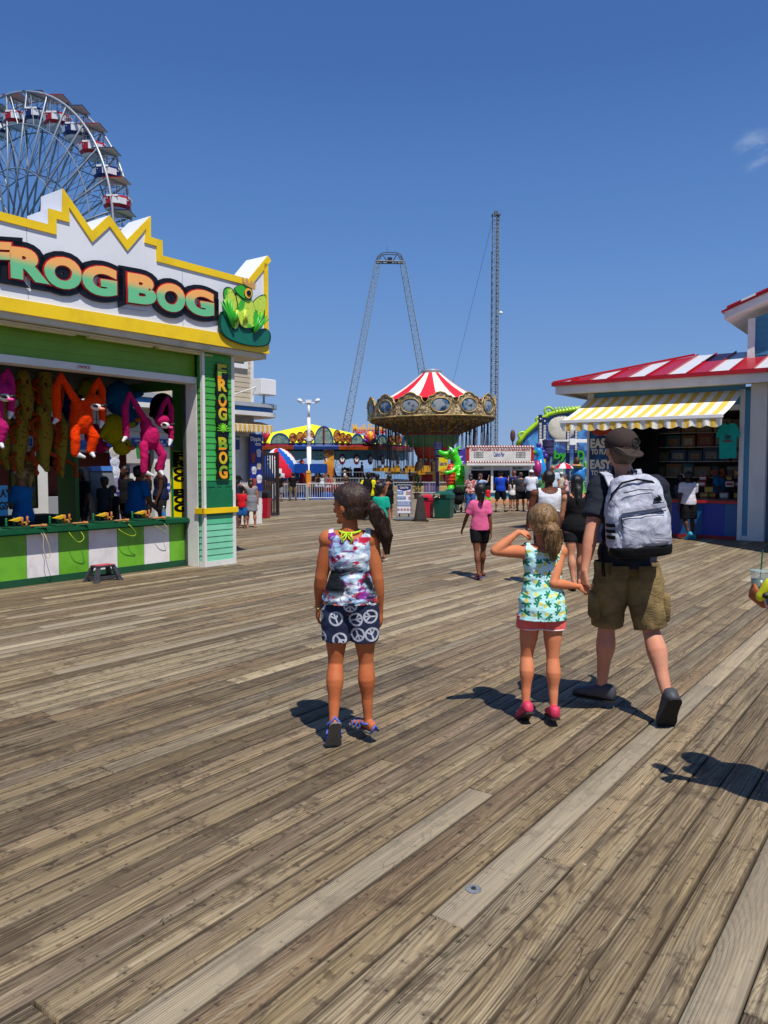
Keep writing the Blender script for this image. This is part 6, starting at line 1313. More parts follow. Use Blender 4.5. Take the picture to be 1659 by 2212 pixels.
    if k:
        m=MB();bmt=CM(bottom[1]);frac=bottom[2] if len(bottom)>2 else .62;fl_=bottom[3] if len(bottom)>3 else .010
        torso(m,co_*.9,0,4)
        if k=='skirt': m.rings([ering(P+V((0,0,q*H)),(.088+.2*max(0,-q))*H*b+co_,(.066+.16*max(0,-q))*H*b+co_,n=N+8) for q in (.05,-.02,-.18)])
        else:
            for an,fd,fu,fs,fr_,kn,hp_,kb in fo:
                end=hp_.lerp(kn,frac) if frac<=1 else kn.lerp(an,frac-1);pts=[hp_,hp_.lerp(kn,min(frac,1)*.5)]+([kn] if frac>1 else [])+[end]
                r=[.062*H*kb+.003,.054*H*kb+fl_]+([.040*H*kb+fl_*.7] if frac>1 else [])+[(.050-.012*min(frac,1))*H*kb+fl_*1.5 if frac<=1 else .030*H*kb+fl_*.6]
                Q=[];W_=[]
                for j in range(len(pts)-1):
                    for q in range(4): tt=q/4;Q.append(pts[j].lerp(pts[j+1],tt));W_.append(r[j]*(1-tt)+r[j+1]*tt)
                Q.append(pts[-1]);W_.append(r[-1]);m.tube(Q,W_,N+4);m.ell(pts[0],r[0],n=N,m=10)
        me=fuse(m,vox*(.9 if nd else 1),3 if nd else 1,'bottom');zc=hz_cut+.022
        keep(me,lambda p:(p-P).dot(s)<zc*H);folds(me,.009 if nd else .005,(9,9,7),3+len(label));nd and folds(me,.004,(22,22,16),9);o=skinobj(me,'trousers' if frac>1.3 else 'skirt' if k=='skirt' else 'shorts',bmt,t)
        if nd: md=o.modifiers.new('th','SOLIDIFY');md.thickness=.003
    # ---- shoes
    for (an,fd,fu,fs,fr_,kn,hp_,kb) in fo:
        if not shoes: break
        k,c=shoes[:2];sc2=shoes[2] if len(shoes)>2 else '#1b1b1c'
        if k=='shoe':
            m=MB();m.rings([fr_(-.04,.016,.048),fr_(.06,.025,.058),fr_(.3,.025,.060),fr_(.55,.028,.044),fr_(.78,.032,.034),fr_(.96,.027,.026),fr_(1.05,.013,.018)]);o=m.build('shoe',paint(c,.6,.1,12) if isinstance(c,str) else c,t,smooth=True)
            pass
        m=MB();so_=lambda tt,w:ering(an-fd*.045*H+fd*.15*H*tt-fu*(ah0+.004),w*H,.0001,fs,fu,16)
        base=[];base2=[]
        prof=[(-.05,.010),(-.02,.020),(.08,.025),(.3,.024),(.5,.026),(.75,.033),(.92,.030),(1.03,.018),(1.07,.008)]
        L_=[an-fd*.045*H+fd*.15*H*tt+fs*w*H for tt,w in prof];R__=[an-fd*.045*H+fd*.15*H*tt-fs*w*H for tt,w in prof][::-1];ou=L_+R__;th_=.010 if nd else .012;n_=len(ou)
        m.add([p-fu*(ah0-.001) for p in ou]+[p-fu*(ah0+th_) for p in ou],[tuple(range(n_)),tuple(range(2*n_-1,n_-1,-1))]+[(i,n_+i,n_+(i+1)%n_,(i+1)%n_) for i in range(n_)])
        so=m.build('sole',paint(sc2,.8,.2,30),t)
        if k=='sandal':
            m=MB()
            for q in (.42,.6,.78):
                ring_=[an-fd*.045*H+fd*.15*H*q-fu*(ah0)+fs*math.cos(aa)*.031*H+fu*math.sin(aa)*.040*H*(1.05-q*.55) for aa in [pi*j/8 for j in range(9)]];m.tube(ring_,.0065,6)
            ring_=[an-fu*.012*H+(fd*math.cos(aa)+fs*math.sin(aa))*.027*H for aa in [2*pi*j/12 for j in range(12)]];m.tube(ring_,.0075,6,closed=True)
            back=[an-fd*.046*H-fu*ah0+fs*.018*H,an-fd*.05*H-fu*ah0*.3,an-fd*.046*H-fu*ah0-fs*.018*H];m.tube(back,.008,6);m.build('sandal_strap',paint(c,.5,.2,30),t,smooth=True)
        if k=='flip':
            m=MB();cpt=an-fd*.045*H+fd*.15*H*.86-fu*ah0*.6;m.tube([an+fd*.02*H+fs*.024*H-fu*ah0*.9,cpt,an+fd*.02*H-fs*.024*H-fu*ah0*.9],.006,6);m.build('thong_strap',paint(c,.5),t)
    # ---- hair
    hs,hcol=hair[:2];hm=hairm(hcol,hair[2] if len(hair)>2 else None);rng=random.Random(len(label)*7)
    hoff=lambda x,y,z_:hpnt(x,y,z_)
    if hs not in('bald',):
        m=MB();g_=(1.15 if nd else 1.10) if hs!='short' else 1.05
        m.ell(hpnt(0,-.05,.12),(.385*hh*g_,.47*hh*g_,.415*hh*g_),Mh,26,18);m.ell(hpnt(0,-.16,-.10),(.33*hh*g_,.33*hh*g_,.36*hh*g_),Mh,22,14)
        if hs in('long','mid'):
            L_=1.15 if hs=='long' else .55
            limb(m,[hpnt(0,-.2,-.1),hc+V((0,-.42*hh,-.5*hh)),hc+V((0,-.60*hh,-L_*hh*.95)),hc+V((.02,-.62*hh,-L_*1.4*hh))],[.34*hh,.31*hh,.25*hh,.12*hh],16)
            for i in (-1,1): limb(m,[hpnt(i*.3,-.1,-.1),hpnt(i*.32,-.16,-.5)],[.12*hh,.1*hh],10)
        me=fuse(m,vox*.8,2,'hair');inv=Mh.transposed()
        def hk(p):
            q=inv@(p-hc)/hh
            if hs in('long','mid') and q.z<-.38: return True
            if q.z<-.40: return False
            if q.y>.30 and q.z<.26: return False
            if q.y>.06 and q.z<.26-(.30-q.y)*.9 and hs!='long': return False
            return q.y<.26 or q.z>.24
        keep(me,hk);folds(me,.0035 if nd else .005,(34,34,10),1);ho=skinobj(me,'hair',hm,t)
        if hs in('pony','ponylow'):
            a0=hpnt(*(hair[3] if len(hair)>3 else ((0,-.52,.12) if hs=='pony' else (0,-.50,-.05))));tl_=hair[4] if len(hair)>4 else .95
            m=MB();dv=V(hair[5]) if len(hair)>5 else V((0,-.25,-1));pts=[a0,a0+V((dv.x*.2,dv.y*1.0-.12,-.12))*hh,a0+V((dv.x*.6,dv.y,-.42))*hh,a0+V((dv.x,dv.y*.9,-.72*tl_))*hh,a0+V((dv.x*1.1,dv.y*.6,-1.05*tl_))*hh]
            rs=[.09*hh,.21*hh,.27*hh,.20*hh,.025*hh] if nd else [.07*hh,.14*hh,.16*hh,.12*hh,.04*hh]
            rs=[q*tail for q in rs];limb(m,pts,rs,14);me=fuse(m,vox*.8,2,'tail');folds(me,.06*hh if nd else .008,(26,26,11),2);skinobj(me,'ponytail',hm,t)
            m=MB();m.ell(a0,(.085*hh,.06*hh,.085*hh));m.build('hair_tie',paint(hair[6] if len(hair)>6 else '#1a1a1a',.6),t,smooth=True)
            if nd:
                m=MB()
                for q in range(260):
                    a=rng.uniform(0,2*pi);r_=rng.uniform(.5,1.12);P_=[]
                    w_=rng.uniform(0,6)
                    for j in range(len(pts)): P_.append(pts[j]+V((math.cos(a),math.sin(a),0))*rs[j]*r_+V((math.sin(j*1.7+w_),math.cos(j*1.3+w_),0))*.05*hh+V((0,0,-rng.uniform(0,.12)*hh if j==len(pts)-1 else 0)))
                    m.tube(P_,.0015,4,caps=False)
                for q in range(180):
                    a=rng.uniform(0,2*pi);zz0=rng.uniform(-.2,.45);x0,y0=math.cos(a)*.40,-.05+math.sin(a)*.46
                    if y0>.2: continue
                    p=hpnt(x0,y0,zz0);m.tube([p,p+(p-hc).normalized()*.02*hh+V((rng.uniform(-1,1),rng.uniform(-1,1),rng.uniform(-1,.6)))*.10*hh,p+(a0-p)*.35+V((rng.uniform(-1,1),rng.uniform(-1,1),rng.uniform(-1,.3)))*.14*hh],.0009,4,caps=False)
                m.build('loose_strands',hm,t)
        if hs=='bun': m=MB();m.ell(hpnt(0,-.5,.25),.16*hh);m.build('hair_bun',hm,t,smooth=True)
    info=dict(t=t,P=P,s=s,C7=C7,hc=hc,hh=hh,hp=hpnt,ar=ar,fo=fo,H=H,Mh=Mh,hm=hm,N=N)
    if extra:
        for e in (extra if isinstance(extra,list) else [extra]): e(info)
    return info
def cap(c,back=False,logo=None):
    def f(i):
        hh,hp,Mh=i['hh'],i['hp'],i['Mh'];m=MB();m.ell(hp(0,-.03,.16),(.44*hh,.52*hh,.42*hh),Mh,28,18);me=m.mesh('crown',cloth(c),True);inv=Mh.transposed();keep(me,lambda p:(inv@(p-hp(0,0,0))/hh).z>(.02 if not back else -.02));o=skinobj(me,'cap',cloth(c),i['t']);md=o.modifiers.new('t','SOLIDIFY');md.thickness=.004
        sg=-1 if back else 1;m=MB();n_=12;vs=[]
        for th_,dz in ((0,0),(.03,0)):
            for q in range(n_+1):
                a=pi*q/n_;vs.append(hp(.40*math.cos(a),sg*(.30+.12*math.sin(a)),.07-th_))
            for q in range(n_+1):
                a=pi*(1-q/n_);vs.append(hp(.36*math.cos(a),sg*(.36+.52*math.sin(a)**.7),-.02-th_-.14*math.sin(a)))
        k=2*(n_+1);m.add(vs,[tuple(range(k)),tuple(range(2*k-1,k-1,-1))]+[(a_,k+a_,k+(a_+1)%k,(a_+1)%k) for a_ in range(k)]);m.build('cap_brim',cloth(c),i['t'])
        m=MB();m.ell(hp(0,-.03,.585),(.04*hh,.04*hh,.02*hh));m.build('cap_button',cloth(c),i['t'],smooth=True)
        if logo:
            m=MB();c0=hp(.16,-.50,.20);nrm=(c0-hp(0,-.03,.16)).normalized();a_=nrm.cross(V((0,0,1))).normalized();b_=a_.cross(nrm)
            m.tube([c0+(a_*math.cos(2*pi*q/16)+b_*math.sin(2*pi*q/16))*.12*hh for q in range(16)],.022*hh,6,closed=True);m.tube([c0-a_*.07*hh,c0+a_*.07*hh],.02*hh,6);m.tube([c0-b_*.07*hh,c0+b_*.07*hh],.02*hh,6);m.build('cap_badge',paint(logo,.8),i['t'])
    return f
def glasses(i):
    m=MB();hp,hh=i['hp'],i['hh']
    for sx in (-1,1): m.ell(hp(sx*.16,.40,.03),(.1*hh,.05*hh,.07*hh),i['Mh'])
    m.build('sunglasses',BLACK,i['t'],smooth=True)
def eyes(i):
    hp,hh=i['hp'],i['hh']
    for sx in (-1,1): m=MB();m.ell(hp(sx*.15,.385,.03),(.045*hh,.03*hh,.03*hh),i['Mh'],10,8);m.build('eye',paint('#20140e',.2),i['t'],smooth=True)
def band_wrist(c,side=1):
    def f(i):
        S_,el,wr,kb,hd=i['ar'][side];d=(wr-el).normalized();q=d.cross(V((0,1,0.1))).normalized();q2=d.cross(q);r_=.0175*i['H'];m=MB();m.tube([wr-d*.02+(q*math.cos(2*pi*k/14)+q2*math.sin(2*pi*k/14))*r_ for k in range(14)],.007,6,closed=True);m.build('wristband',paint(c,.4),i['t'])
    return f
# ---------------------------------------------------------------- patterned cloth
def dv(v,kind='x'): return v
def tiedye():
    o=crd();x,y,z=sep(o);w=cmb(x*1.0,y,z*1.5);n1=nz(w,6,4,.6,.8);n2=nz(cmb(x+3,y,z*1.3),9,3,.6,1);n3=nz(cmb(x+7,y,z*1.2),7,3,.6,.6);n4=nz(cmb(x,y+9,z*2.6),11,3,.6,.5);n5=nz(cmb(x+5,y+9,z*2),10,3)
    c=mix(smst(n1,.42,.52),'#dfe6ec','#9fcbe0');c=mix(smst(n4,.46,.56)*.6,c,'#6f8fb8');c=mix(smst(n2,.51,.60),c,'#7d2a84');c=mix(smst(n5,.56,.63),c,'#b01a3a')
    band=1-smst(ab(z-.955),.05,.13);c=mix(smst(n3,.42,.54)*band,c,'#14181e');c=mix(smst(n4,.56,.62)*(1-smst(z,.86,.93)),c,'#16283c')
    low=1-smst(z,.80,.86);c=mix(smst(n2,.50,.58)*low,c,'#f2a51c');c=mix(smst(n5,.52,.6)*low,c,'#d8323a');c=mix(smst(n1,.52,.6)*smst(z,1.02,1.1)*.8,c,'#7a2a7c')
    return c,sn(z*150+n1*14)*smst(z,.95,.86)*.6+nz(o,30,2)
TIE=mat('tie-dye jersey',tiedye,.8,.5,.008,spec=.2)
def cellpat(scale,seed=0):
    """2-D voronoi cells on the back of a garment: local x, z in the cell and its random value"""
    x,y,z=sep(crd());n=NT.nodes.new('ShaderNodeTexVoronoi');n.voronoi_dimensions='2D';n.inputs['Scale'].default_value=scale;n.inputs['Randomness'].default_value=.42
    pv=cmb(x+seed+gt(y,0)*.5,z,0);put(n.inputs['Vector'],pv);pos=sep(E(n.outputs['Position']));col=sep(E(n.outputs['Color']));px,pz=sep(pv)[0],sep(pv)[1]
    dx,dz=px-pos[0],pz-pos[1];a=col[0]*6.28;ca,sa=mth('COSINE',a),mth('SINE',a);return dx*ca-dz*sa,dx*sa+dz*ca,col
def peace():
    x,z,c=cellpat(9.8,.3);r=sq(x*x+z*z);w=.0055;ring=lt(ab(r-.036),w);ins=lt(r,.036);ln=lt(ab(x),w*.8);dg=lt(ab(ab(x)+z*1.0),w*1.15)*lt(z,.003);m=mx(ring,ins*mx(ln,dg))
    o=crd();m=m*smst(nz(o,60,2),.25,.4);return mix(m,mix(smst(nz(o,7,3),.35,.7),'#2c3550','#222a42'),'#b9bcc6'),nz(o,18,3)
PEACE=mat('peace print',peace,.85,.4,.01,spec=.2)
def pineapple():
    x,z,c=cellpat(16,.0);x=x*1.18;z=z*1.18;zz_=z+.010;e=sq(x*x*1.9+zz_*zz_);fr_=lt(e,.018);th=mth('ARCTAN2',x,z-.005);r=sq(x*x+(z-.008)*(z-.008));lf=lt(r,.013+ab(sn(th*3.5))*.020)*gt(z,.004);o=crd();q=sn(x*420+z*420)*sn(x*420-z*420)
    b_=mix(smst(nz(o,5,3),.4,.65),'#a9e6dc','#c2e4ea');c1=mix(fr_,b_,mix(smst(q,0,.4),'#dfe07a','#c9b84a'));return mix(lf,c1,'#1b7f62'),nz(o,16,3,.5,.8)
PINE=mat('pineapple print',pineapple,.85,.5,.012,spec=.2)
def khaki():
    o=crd();n=nz(o,5,4,.6);w=nz(cmb(sep(o)[0],sep(o)[1],sep(o)[2]*2.2),26,4,.65,.8);return mix(smst(n,.4,.65),'#87734c','#65553a'),w
KHA=mat('khaki canvas',khaki,.9,.8,.014,spec=.15)
# ---------------------------------------------------------------- the three walkers in front
VX=.005
g=G(757,1602)
gi=person('girl in tie-dye tank top and navy peace-sign shorts walking away, dark ponytail, head turned left',g,0,1.415,'#b56a40',('ponylow','#1d0f09','#4a2c18',(.20,-.50,.0),1.15,(.40,-.20,-1),'#b8d820'),('tank',TIE,-.0,.083),('shorts',PEACE,.60,.014),('sandal','#4a5cae','#6f6a60'),
 legs=((2,20,58,2,12),(4,5,0,3,-38)),arms=((4,13,16),(-2,10,14)),b=1.08,armf=1.22,kid=.75,vox=VX,tail=.78,hy=58,hp=-4,female=.6,extra=[eyes,lambda i:bikini(i)] if 0 else [eyes])
t=gi['t'];C7=gi['C7'];H=gi['H']
m=MB();m.tube([C7+V((.060*math.cos(a),.066*math.sin(a)-.01,.014+.008*math.sin(a))) for a in [2*pi*k/24 for k in range(24)]],.006,6,closed=True)
kx=V((-.012,-.082,.006))
for dx,dz,ln_ in ((-.035,-.05,0),(.03,-.06,0)): m.tube([C7+kx,C7+kx+V((dx*.8,-.012,.004)),C7+kx+V((dx,-.014,dz*.6)),C7+kx+V((dx*.55,-.012,dz*1.05))],.004,6)
for dx in (-.022,.028): m.tube([C7+kx+V((dx*.1,-.004,0)),C7+kx+V((dx,-.02,-.02)),C7+kx+V((dx*1.3,-.018,-.045)),C7+kx+V((dx*.4,-.01,-.03)),C7+kx],.0038,6)
m.build('neon_tie_strap',paint('#b9e81c',.5),t,smooth=True)
S_,el,wr,kb,hd=gi['ar'][0];m=MB();m.tube([wr-hd*.01+V((.025*math.cos(a),.02*math.sin(a),0)) for a in [2*pi*k/16 for k in range(16)]],.003,6,closed=True);m.tube([wr+V((.025*math.cos(a),.021*math.sin(a),.008)) for a in [2*pi*k/16 for k in range(16)]],.0025,6,closed=True);m.ell(wr+V((0,-.024,0)),(.007,.005,.006));m.build('bracelet',paint('#b8a860',.5),t)
g=G(1168,1556);W2L=lambda p,g=g:V((p.x-g.x,p.y-g.y,p.z))
gl=W2L(AT(1120,1149,g.y-.03));gr_=W2L(AT(1250,1267,g.y-.02))
gb=person('blonde girl in mint pineapple-print tank top and coral shorts, left hand raised to her ear',g,0,1.305,'#cc835c',('ponylow','#5e4227','#b08c5c',(.04,-.52,-.10),.92,(.06,-.22,-1),'#8a6a3a'),('tank',PINE,-.064,.088),('shorts','#ee6a60',.42,.012),('shoe','#c22c50','#2b2422'),
 legs=((4,14,30,4,10),(-4,4,8,0,2)),arms=({'w':gl,'p':(-.6,-.1,-.5),'h':(1,.2,-.12),'n':(0,.4,-1),'c':.9},{'w':gr_,'p':(.1,-.3,-1),'h':(.8,.1,-.35),'n':(0,.8,-.4),'c':1.0}),b=1.04,armf=1.15,kid=.8,vox=VX,hy=8,hp=-6,female=.6)
t=gb['t']
m=MB()
for an,fd,fu,fs,fr_,kn,hp_,kb in gb['fo']:
    e=hp_.lerp(kn,.42);r_=(.050-.012*.42)*gb['H']*kb+.012*1.5-.001
    mm=MB();mm.tube([e+V((r_*1.0*math.cos(a),r_*1.0*math.sin(a),.004)) for a in [2*pi*k/24 for k in range(24)]],.0045,6,closed=True);mm.build('shorts_piping',paint('#ead8dc',.6),t)
g=G(1348,1543);gm_=g.copy();W2L=lambda p,g=g:V((p.x-g.x,p.y-g.y,p.z))
ml=W2L(AT(1262,1234,g.y-.14))
mn=person('man in dark T-shirt and backwards brown cap, holding the blonde girl by the hand',g,0,1.80,'#c68e74',('short','#4a3828'),('tee','#20252f',-.02),('shorts',KHA,.94,.022),('shoe','#3c3f44','#141416'),
 legs=((12,3,0,1,48),(-6,24,56,8,-2)),arms=({'w':ml,'p':(-.35,-.5,-.4),'h':(.05,.05,-1),'n':(.9,.3,0),'c':.9},(12,12,55)),b=1.0,armf=1.15,hdx=-.045,kid=0,vox=.006,hy=10,hp=4,extra=[cap('#3a302c',True,'#141212')])
t=mn['t'];H=mn['H']
for i,(an,fd,fu,fs,fr_,kn,hp_,kb) in enumerate(mn['fo']):
    sx=(-1,1)[i];c=hp_.lerp(kn,.60)+V((sx*.098,-.01,0));m=MB();m.rings([ering(c+V((0,0,q)),w*.030,w*.075,n=16,pw=.5) for q,w in ((-.10,.75),(-.085,1),(.05,1.0),(.075,.92),(.078,.6))]);mm=m.mesh('x',KHA);o=link('cargo_pocket',mm,t);mm.polygons.foreach_set('use_smooth',[True]*len(mm.polygons))
for sx in (-1,1):
    c=mn['P']+V((sx*.085,-.142 if 1 else 0,-.02));m=MB();m.rings([ering(c+V((0,0,q)),w*.055,.006,n=14,pw=.45) for q,w in ((-.075,.8),(-.06,1),(.0,1),(.004,.9))]);mm=m.mesh('x',KHA);link('back_pocket',mm,t)
m=MB();m.tube([mn['P']+mn['s']*.085*H*.8+V((.165*math.cos(a),.128*math.sin(a),0)) for a in [2*pi*k/30 for k in range(30)]],.012,6,closed=True);m.build('belt',BLACK,t)
# backpack
def bpk_fn():
    o=crd();n=nz(o,7,3,.5,.8);return mix(smst(n,.35,.7),'#b4b6c2','#9a9cab'),nz(o,8,3,.5,1.2)
BPK=mat('pale grey nylon',bpk_fn,.6,.6,.03,spec=.3);BKB=cloth('#0b0c0e',.8)
bp=thing('backpack','pale grey backpack with three black stripes and black base worn by the man','backpack',(gm_.x+.045,gm_.y,0),R(-7))
zb0,zt0=1.075,1.56;yb_=-.27
def bring(z,w,d,yo=0,xo=0): return [V((p.x+xo,p.y,z)) for p in ering((0,yb_+yo,0),w,d,n=36,pw=.62)]
m=MB();m.rings([bring(zb0,.17,.10),bring(zb0+.02,.20,.125,-.01),bring(zb0+.09,.208,.135,-.012),bring(zb0+.22,.205,.13,-.01),bring(zb0+.32,.195,.115,0),bring(zb0+.40,.175,.10,.01),bring(zb0+.455,.145,.08,.02),bring(zt0-.005,.09,.05,.03),bring(zt0,.04,.02,.03)])
me=fuse(m,.007,3);folds(me,.014,(7,7,9),5);folds(me,.005,(22,22,26),8);skinobj(me,'main_compartment',BPK,bp)
m=MB();m.rings([bring(zb0-.008,.16,.10),bring(zb0+.005,.205,.135,-.012),bring(zb0+.05,.213,.142,-.014),bring(zb0+.064,.21,.14,-.013)]);me=fuse(m,.008,2);skinobj(me,'base_panel',BKB,bp)
m=MB();m.rings([[V((p.x*1.0+.02,p.y,z)) for p in ering((0,yb_-.115,0),w,d,n=30,pw=.6)] for z,w,d in ((zb0+.065,.14,.03),(zb0+.08,.158,.045),(zb0+.16,.16,.05),(zb0+.235,.155,.036),(zb0+.25,.145,.02))]);me=fuse(m,.007,3);folds(me,.011,(10,10,12),3);skinobj(me,'front_pocket',BPK,bp)
m=MB();m.tube([(-.13,yb_-.150,zb0+.242),(0,yb_-.160,zb0+.252),(.16,yb_-.148,zb0+.268)],.0035,6);m.tube([(-.132,yb_-.14,zb0+.242),(-.126,yb_-.150,zb0+.17)],.004,6);m.build('pocket_zip',BKB,bp)
m=MB();m.prism([(-.135,zb0+.262),(.168,zb0+.285),(.170,zb0+.315),(-.12,zb0+.295)],yb_-.148,yb_-.13);m.build('pocket_flap',BPK,bp,bevel=.006)
m=MB();m.tube([(-.19,yb_-.03,zb0+.30),(-.17,yb_-.07,zb0+.38),(-.10,yb_-.085,zb0+.445),(0,yb_-.085,zb0+.46),(.10,yb_-.075,zb0+.44),(.165,yb_-.05,zb0+.38),(.19,yb_-.03,zb0+.28)],.006,6);m.tube([(-.10,yb_-.112,zb0+.385),(0,yb_-.118,zb0+.40),(.10,yb_-.108,zb0+.39)],.003,6);m.build('main_zip',BKB,bp,smooth=True)
for i in range(3):
    z=zb0+.115+i*.036;m=MB();R_=[]
    for (aa) in [pi*(1.0+.245*q/10) for q in range(11)]:
        c_,s_=math.cos(aa),math.sin(aa);R_.append((math.copysign(abs(c_)**.62,c_)*.214,yb_-.012+math.copysign(abs(s_)**.62,s_)*.143))
    m.add([(x,y,z) for x,y in R_]+[(x,y,z+.019) for x,y in R_]+[(x*.97,y+.008,z) for x,y in R_]+[(x*.97,y+.008,z+.019) for x,y in R_],[(q,q+1,q+12,q+11) for q in range(10)]+[(q+22,q+33,q+34,q+23) for q in range(10)]);m.build('side_stripe',BKB,bp)
lx,lz=.125,zb0+.325
for i in range(3):
    m=MB();x=lx-.022+i*.0155;h=.012+.0085*i;m.prism([(x,lz+.004*(2-i)*0),(x+.011,lz),(x+.011-.5*h*.9+.0,lz+h),(x-.5*h*.9-.0,lz+h*1.0+.006)],yb_-.128,yb_-.10);m.build('logo_bar',BKB,bp)
text('adidas',lx-.032,lx+.03,lz-.016,lz-.004,yb_-.128,BKB,bp,'logo_lettering',off=.03,ext=.002)
for sx in (-1,1):
    q=mn['C7'];m=MB();pts=[V((sx*.085-.045,-.17,zt0-.06)),V((sx*.10-.045,-.13,zt0-.0)),V((sx*.115-.045,-.04,zt0+.022)),V((sx*.12-.045,.06,zt0-.0)),V((sx*.125-.045,.13,zt0-.12)),V((sx*.14-.045,.12,zt0-.3)),V((sx*.17-.045,-.05,zt0-.42))]
    w=.034
    for i in range(len(pts)-1): m.beam(pts[i]-(pts[i+1]-pts[i]).normalized()*.006,pts[i+1],.066,.014)
    m.build('shoulder_strap',BPK,bp,bevel=.003)
    m=MB()
    for e in (-1,1): m.tube([p+V((e*.034,0,.004)) for p in pts[:4]],.004,5)
    m.build('strap_edge',BKB,bp)
m=MB();m.tube([(0-.02,yb_+.07,zt0-.03),(-.03,yb_+.05,zt0+.02),(.03,yb_+.05,zt0+.02),(.02,yb_+.07,zt0-.03)],.008,6);m.build('grab_handle',BKB,bp)
m=MB();m.tube([(-.2,yb_+.1,zb0+.16),(-.235,yb_+.08,zb0+.02),(-.24,yb_+.08,zb0-.12),(-.225,yb_+.08,zb0-.135),(-.225,yb_+.09,zb0+.02)],.006,6);m.build('loose_strap',BKB,bp)
bp.rotation_euler=(0,R(-4.5),R(-7));bp.location=(gm_.x+.108,gm_.y,-.0);bp.scale=(.88,1,1)
# ---------------------------------------------------------------- woman at the right photo edge with an iced drink
hx=V((AT(1632,1296,3.42)));g=V((2.06,3.36,0));W2L=lambda p,g=g:V((p.x-g.x,p.y-g.y,p.z))
wd=person('partly visible person at the right photo edge holding an iced green drink, bright wristbands',g,6,1.62,'#a5623c',('pony','#1d120b'),('tank','#c9a62c'),('shorts','#3a4a6a'),('flip','#333333'),
 legs=((8,6,0,0,8),(-6,12,20,0,8)),arms=({'w':(-.345,.10,.99),'p':(.4,-.6,-.8),'h':(-.25,.5,.45),'n':(.9,.3,.1),'c':1.0},(5,8,20)),b=1.1,vox=.007,female=1)
S_,el,wr,kb,hd=wd['ar'][0]
for i,cc in enumerate(('#c79a9c','#2f9a6a','#b8cfd8')):
    d=(wr-el).normalized();q=d.cross(V((0,1,.1))).normalized();q2=d.cross(q);m=MB();m.tube([wr-d*(.012+.013*i)+(q*math.cos(2*pi*k/14)+q2*math.sin(2*pi*k/14))*.0262 for k in range(14)],.006,6,closed=True);m.build('wristband',paint(cc,.5),wd['t'])
cpos=wd['t'].location+Matrix.Rotation(R(6),3,'Z')@(wr+hd.normalized()*.09+V((.045,.0,-.02)));cup=thing('iced_drink','clear plastic cup of green iced drink with a domed lid and dark green straw','drink cup',(cpos.x,cpos.y,cpos.z-.03))
m=MB();m.lathe([(.027,0),(.040,.13),(.040,.132)],20,caps=False);m.build('cup_wall',mat('clear cup',lambda:C4('#cfe0d8'),.08,alpha=.35),cup,smooth=True);m=MB();m.lathe([(.0255,.003),(.035,.095),(0,.096)],20);m.build('drink',paint('#3c5f50',.3),cup,smooth=True);m=MB();m.lathe([(.042,.13),(.042,.137),(.0,.139)],20);m.build('lid',mat('lid',lambda:C4('#b9cfc8'),.1,alpha=.6),cup);m=MB();m.tube([(0,0,.02),(.012,0,.23)],.0035,8);m.build('straw',paint('#1f5a3a',.4),cup)
pc=thing('yellow_pouch','bright yellow pouch with black clasp on the arm of the person with the drink','pouch',AT(1643,1284,3.36));m=MB();limb(m,[(0,0,-.01),(.03,-.02,.05),(.07,-.02,.09)],[.022,.026,.018],12);skinobj(fuse(m,.006,2),'pouch',paint('#d8d816',.4),pc);m=MB();m.ell((.01,-.035,.0),(.02,.012,.014));m.build('clasp',BLACK,pc,smooth=True)
# ---------------------------------------------------------------- middle distance
def at(px,py_feet,py_head): g=G(px,py_feet);return g,HC+(YH-py_head)*g.y/F
def P_(label,px,pf,ph,yaw=0,**k):
    g,h=at(px,pf,ph);k.setdefault('H',h);k.setdefault('vox',.012 if g.y<13 else .02);return person(label,g,yaw,**k)
walk=((14,6,0,0,6),(-12,14,30,0,6));walk2=((-12,14,30,0,6),(14,6,0,0,6));stand=((2,2,0,3,10),(-2,2,0,3,10))
P_('man in white tank top and jeans with a green wristband beyond the blonde girl',1183,1264,1017,0,sk='#5f3826',hair=('short','#0b0807'),top=('tank','#d3d6de',-.04,.085),bottom=('pants','#2c3f58',1.85),shoes=('shoe','#dddddd'),b=1.32,legs=walk,arms=((2,14,12),(0,12,16)),extra=[band_wrist('#1fb84a',1)])
P_('woman with long black hair and black top walking beside the white tank top man',1243,1270,1028,0,sk='#b07c62',hair=('long','#060505'),top=('tank','#131316',-.06),bottom=('shorts','#17181d',.5,.012),shoes=('flip','#c8b8a8'),b=1.2,legs=walk2,arms=((4,10,20),(0,10,14)),female=1)
P_('girl in pink T-shirt and black shorts walking alone on the open deck, dark ponytail',1036,1248,1045,6,sk='#6f4430',hair=('ponylow','#080605'),top=('tee','#d8608c',-.02),bottom=('shorts','#0b0b0d',.6,.012),shoes=('flip','#b84a5a','#4a4a7a'),b=.94,kid=.5,legs=((-16,6,20,0,20),(14,4,0,0,-40)),arms=((14,22,14),(-12,8,10)),female=.5)
P_('girl in turquoise T-shirt and dark dotted shorts, head turned right, behind the tie-dye girl',823,1212,1047,-12,sk='#84523a',hair=('bun','#0b0807'),top=('tee','#0f9c84',-.02),bottom=('shorts','#15161c',.45,.012),shoes=('flip','#d8c8c0','#c9c2c0'),b=.9,kid=.5,legs=((8,12,20,0,10),(4,22,10,0,-50)),arms=((0,8,14),(-4,8,10)),hy=-50,female=.5)
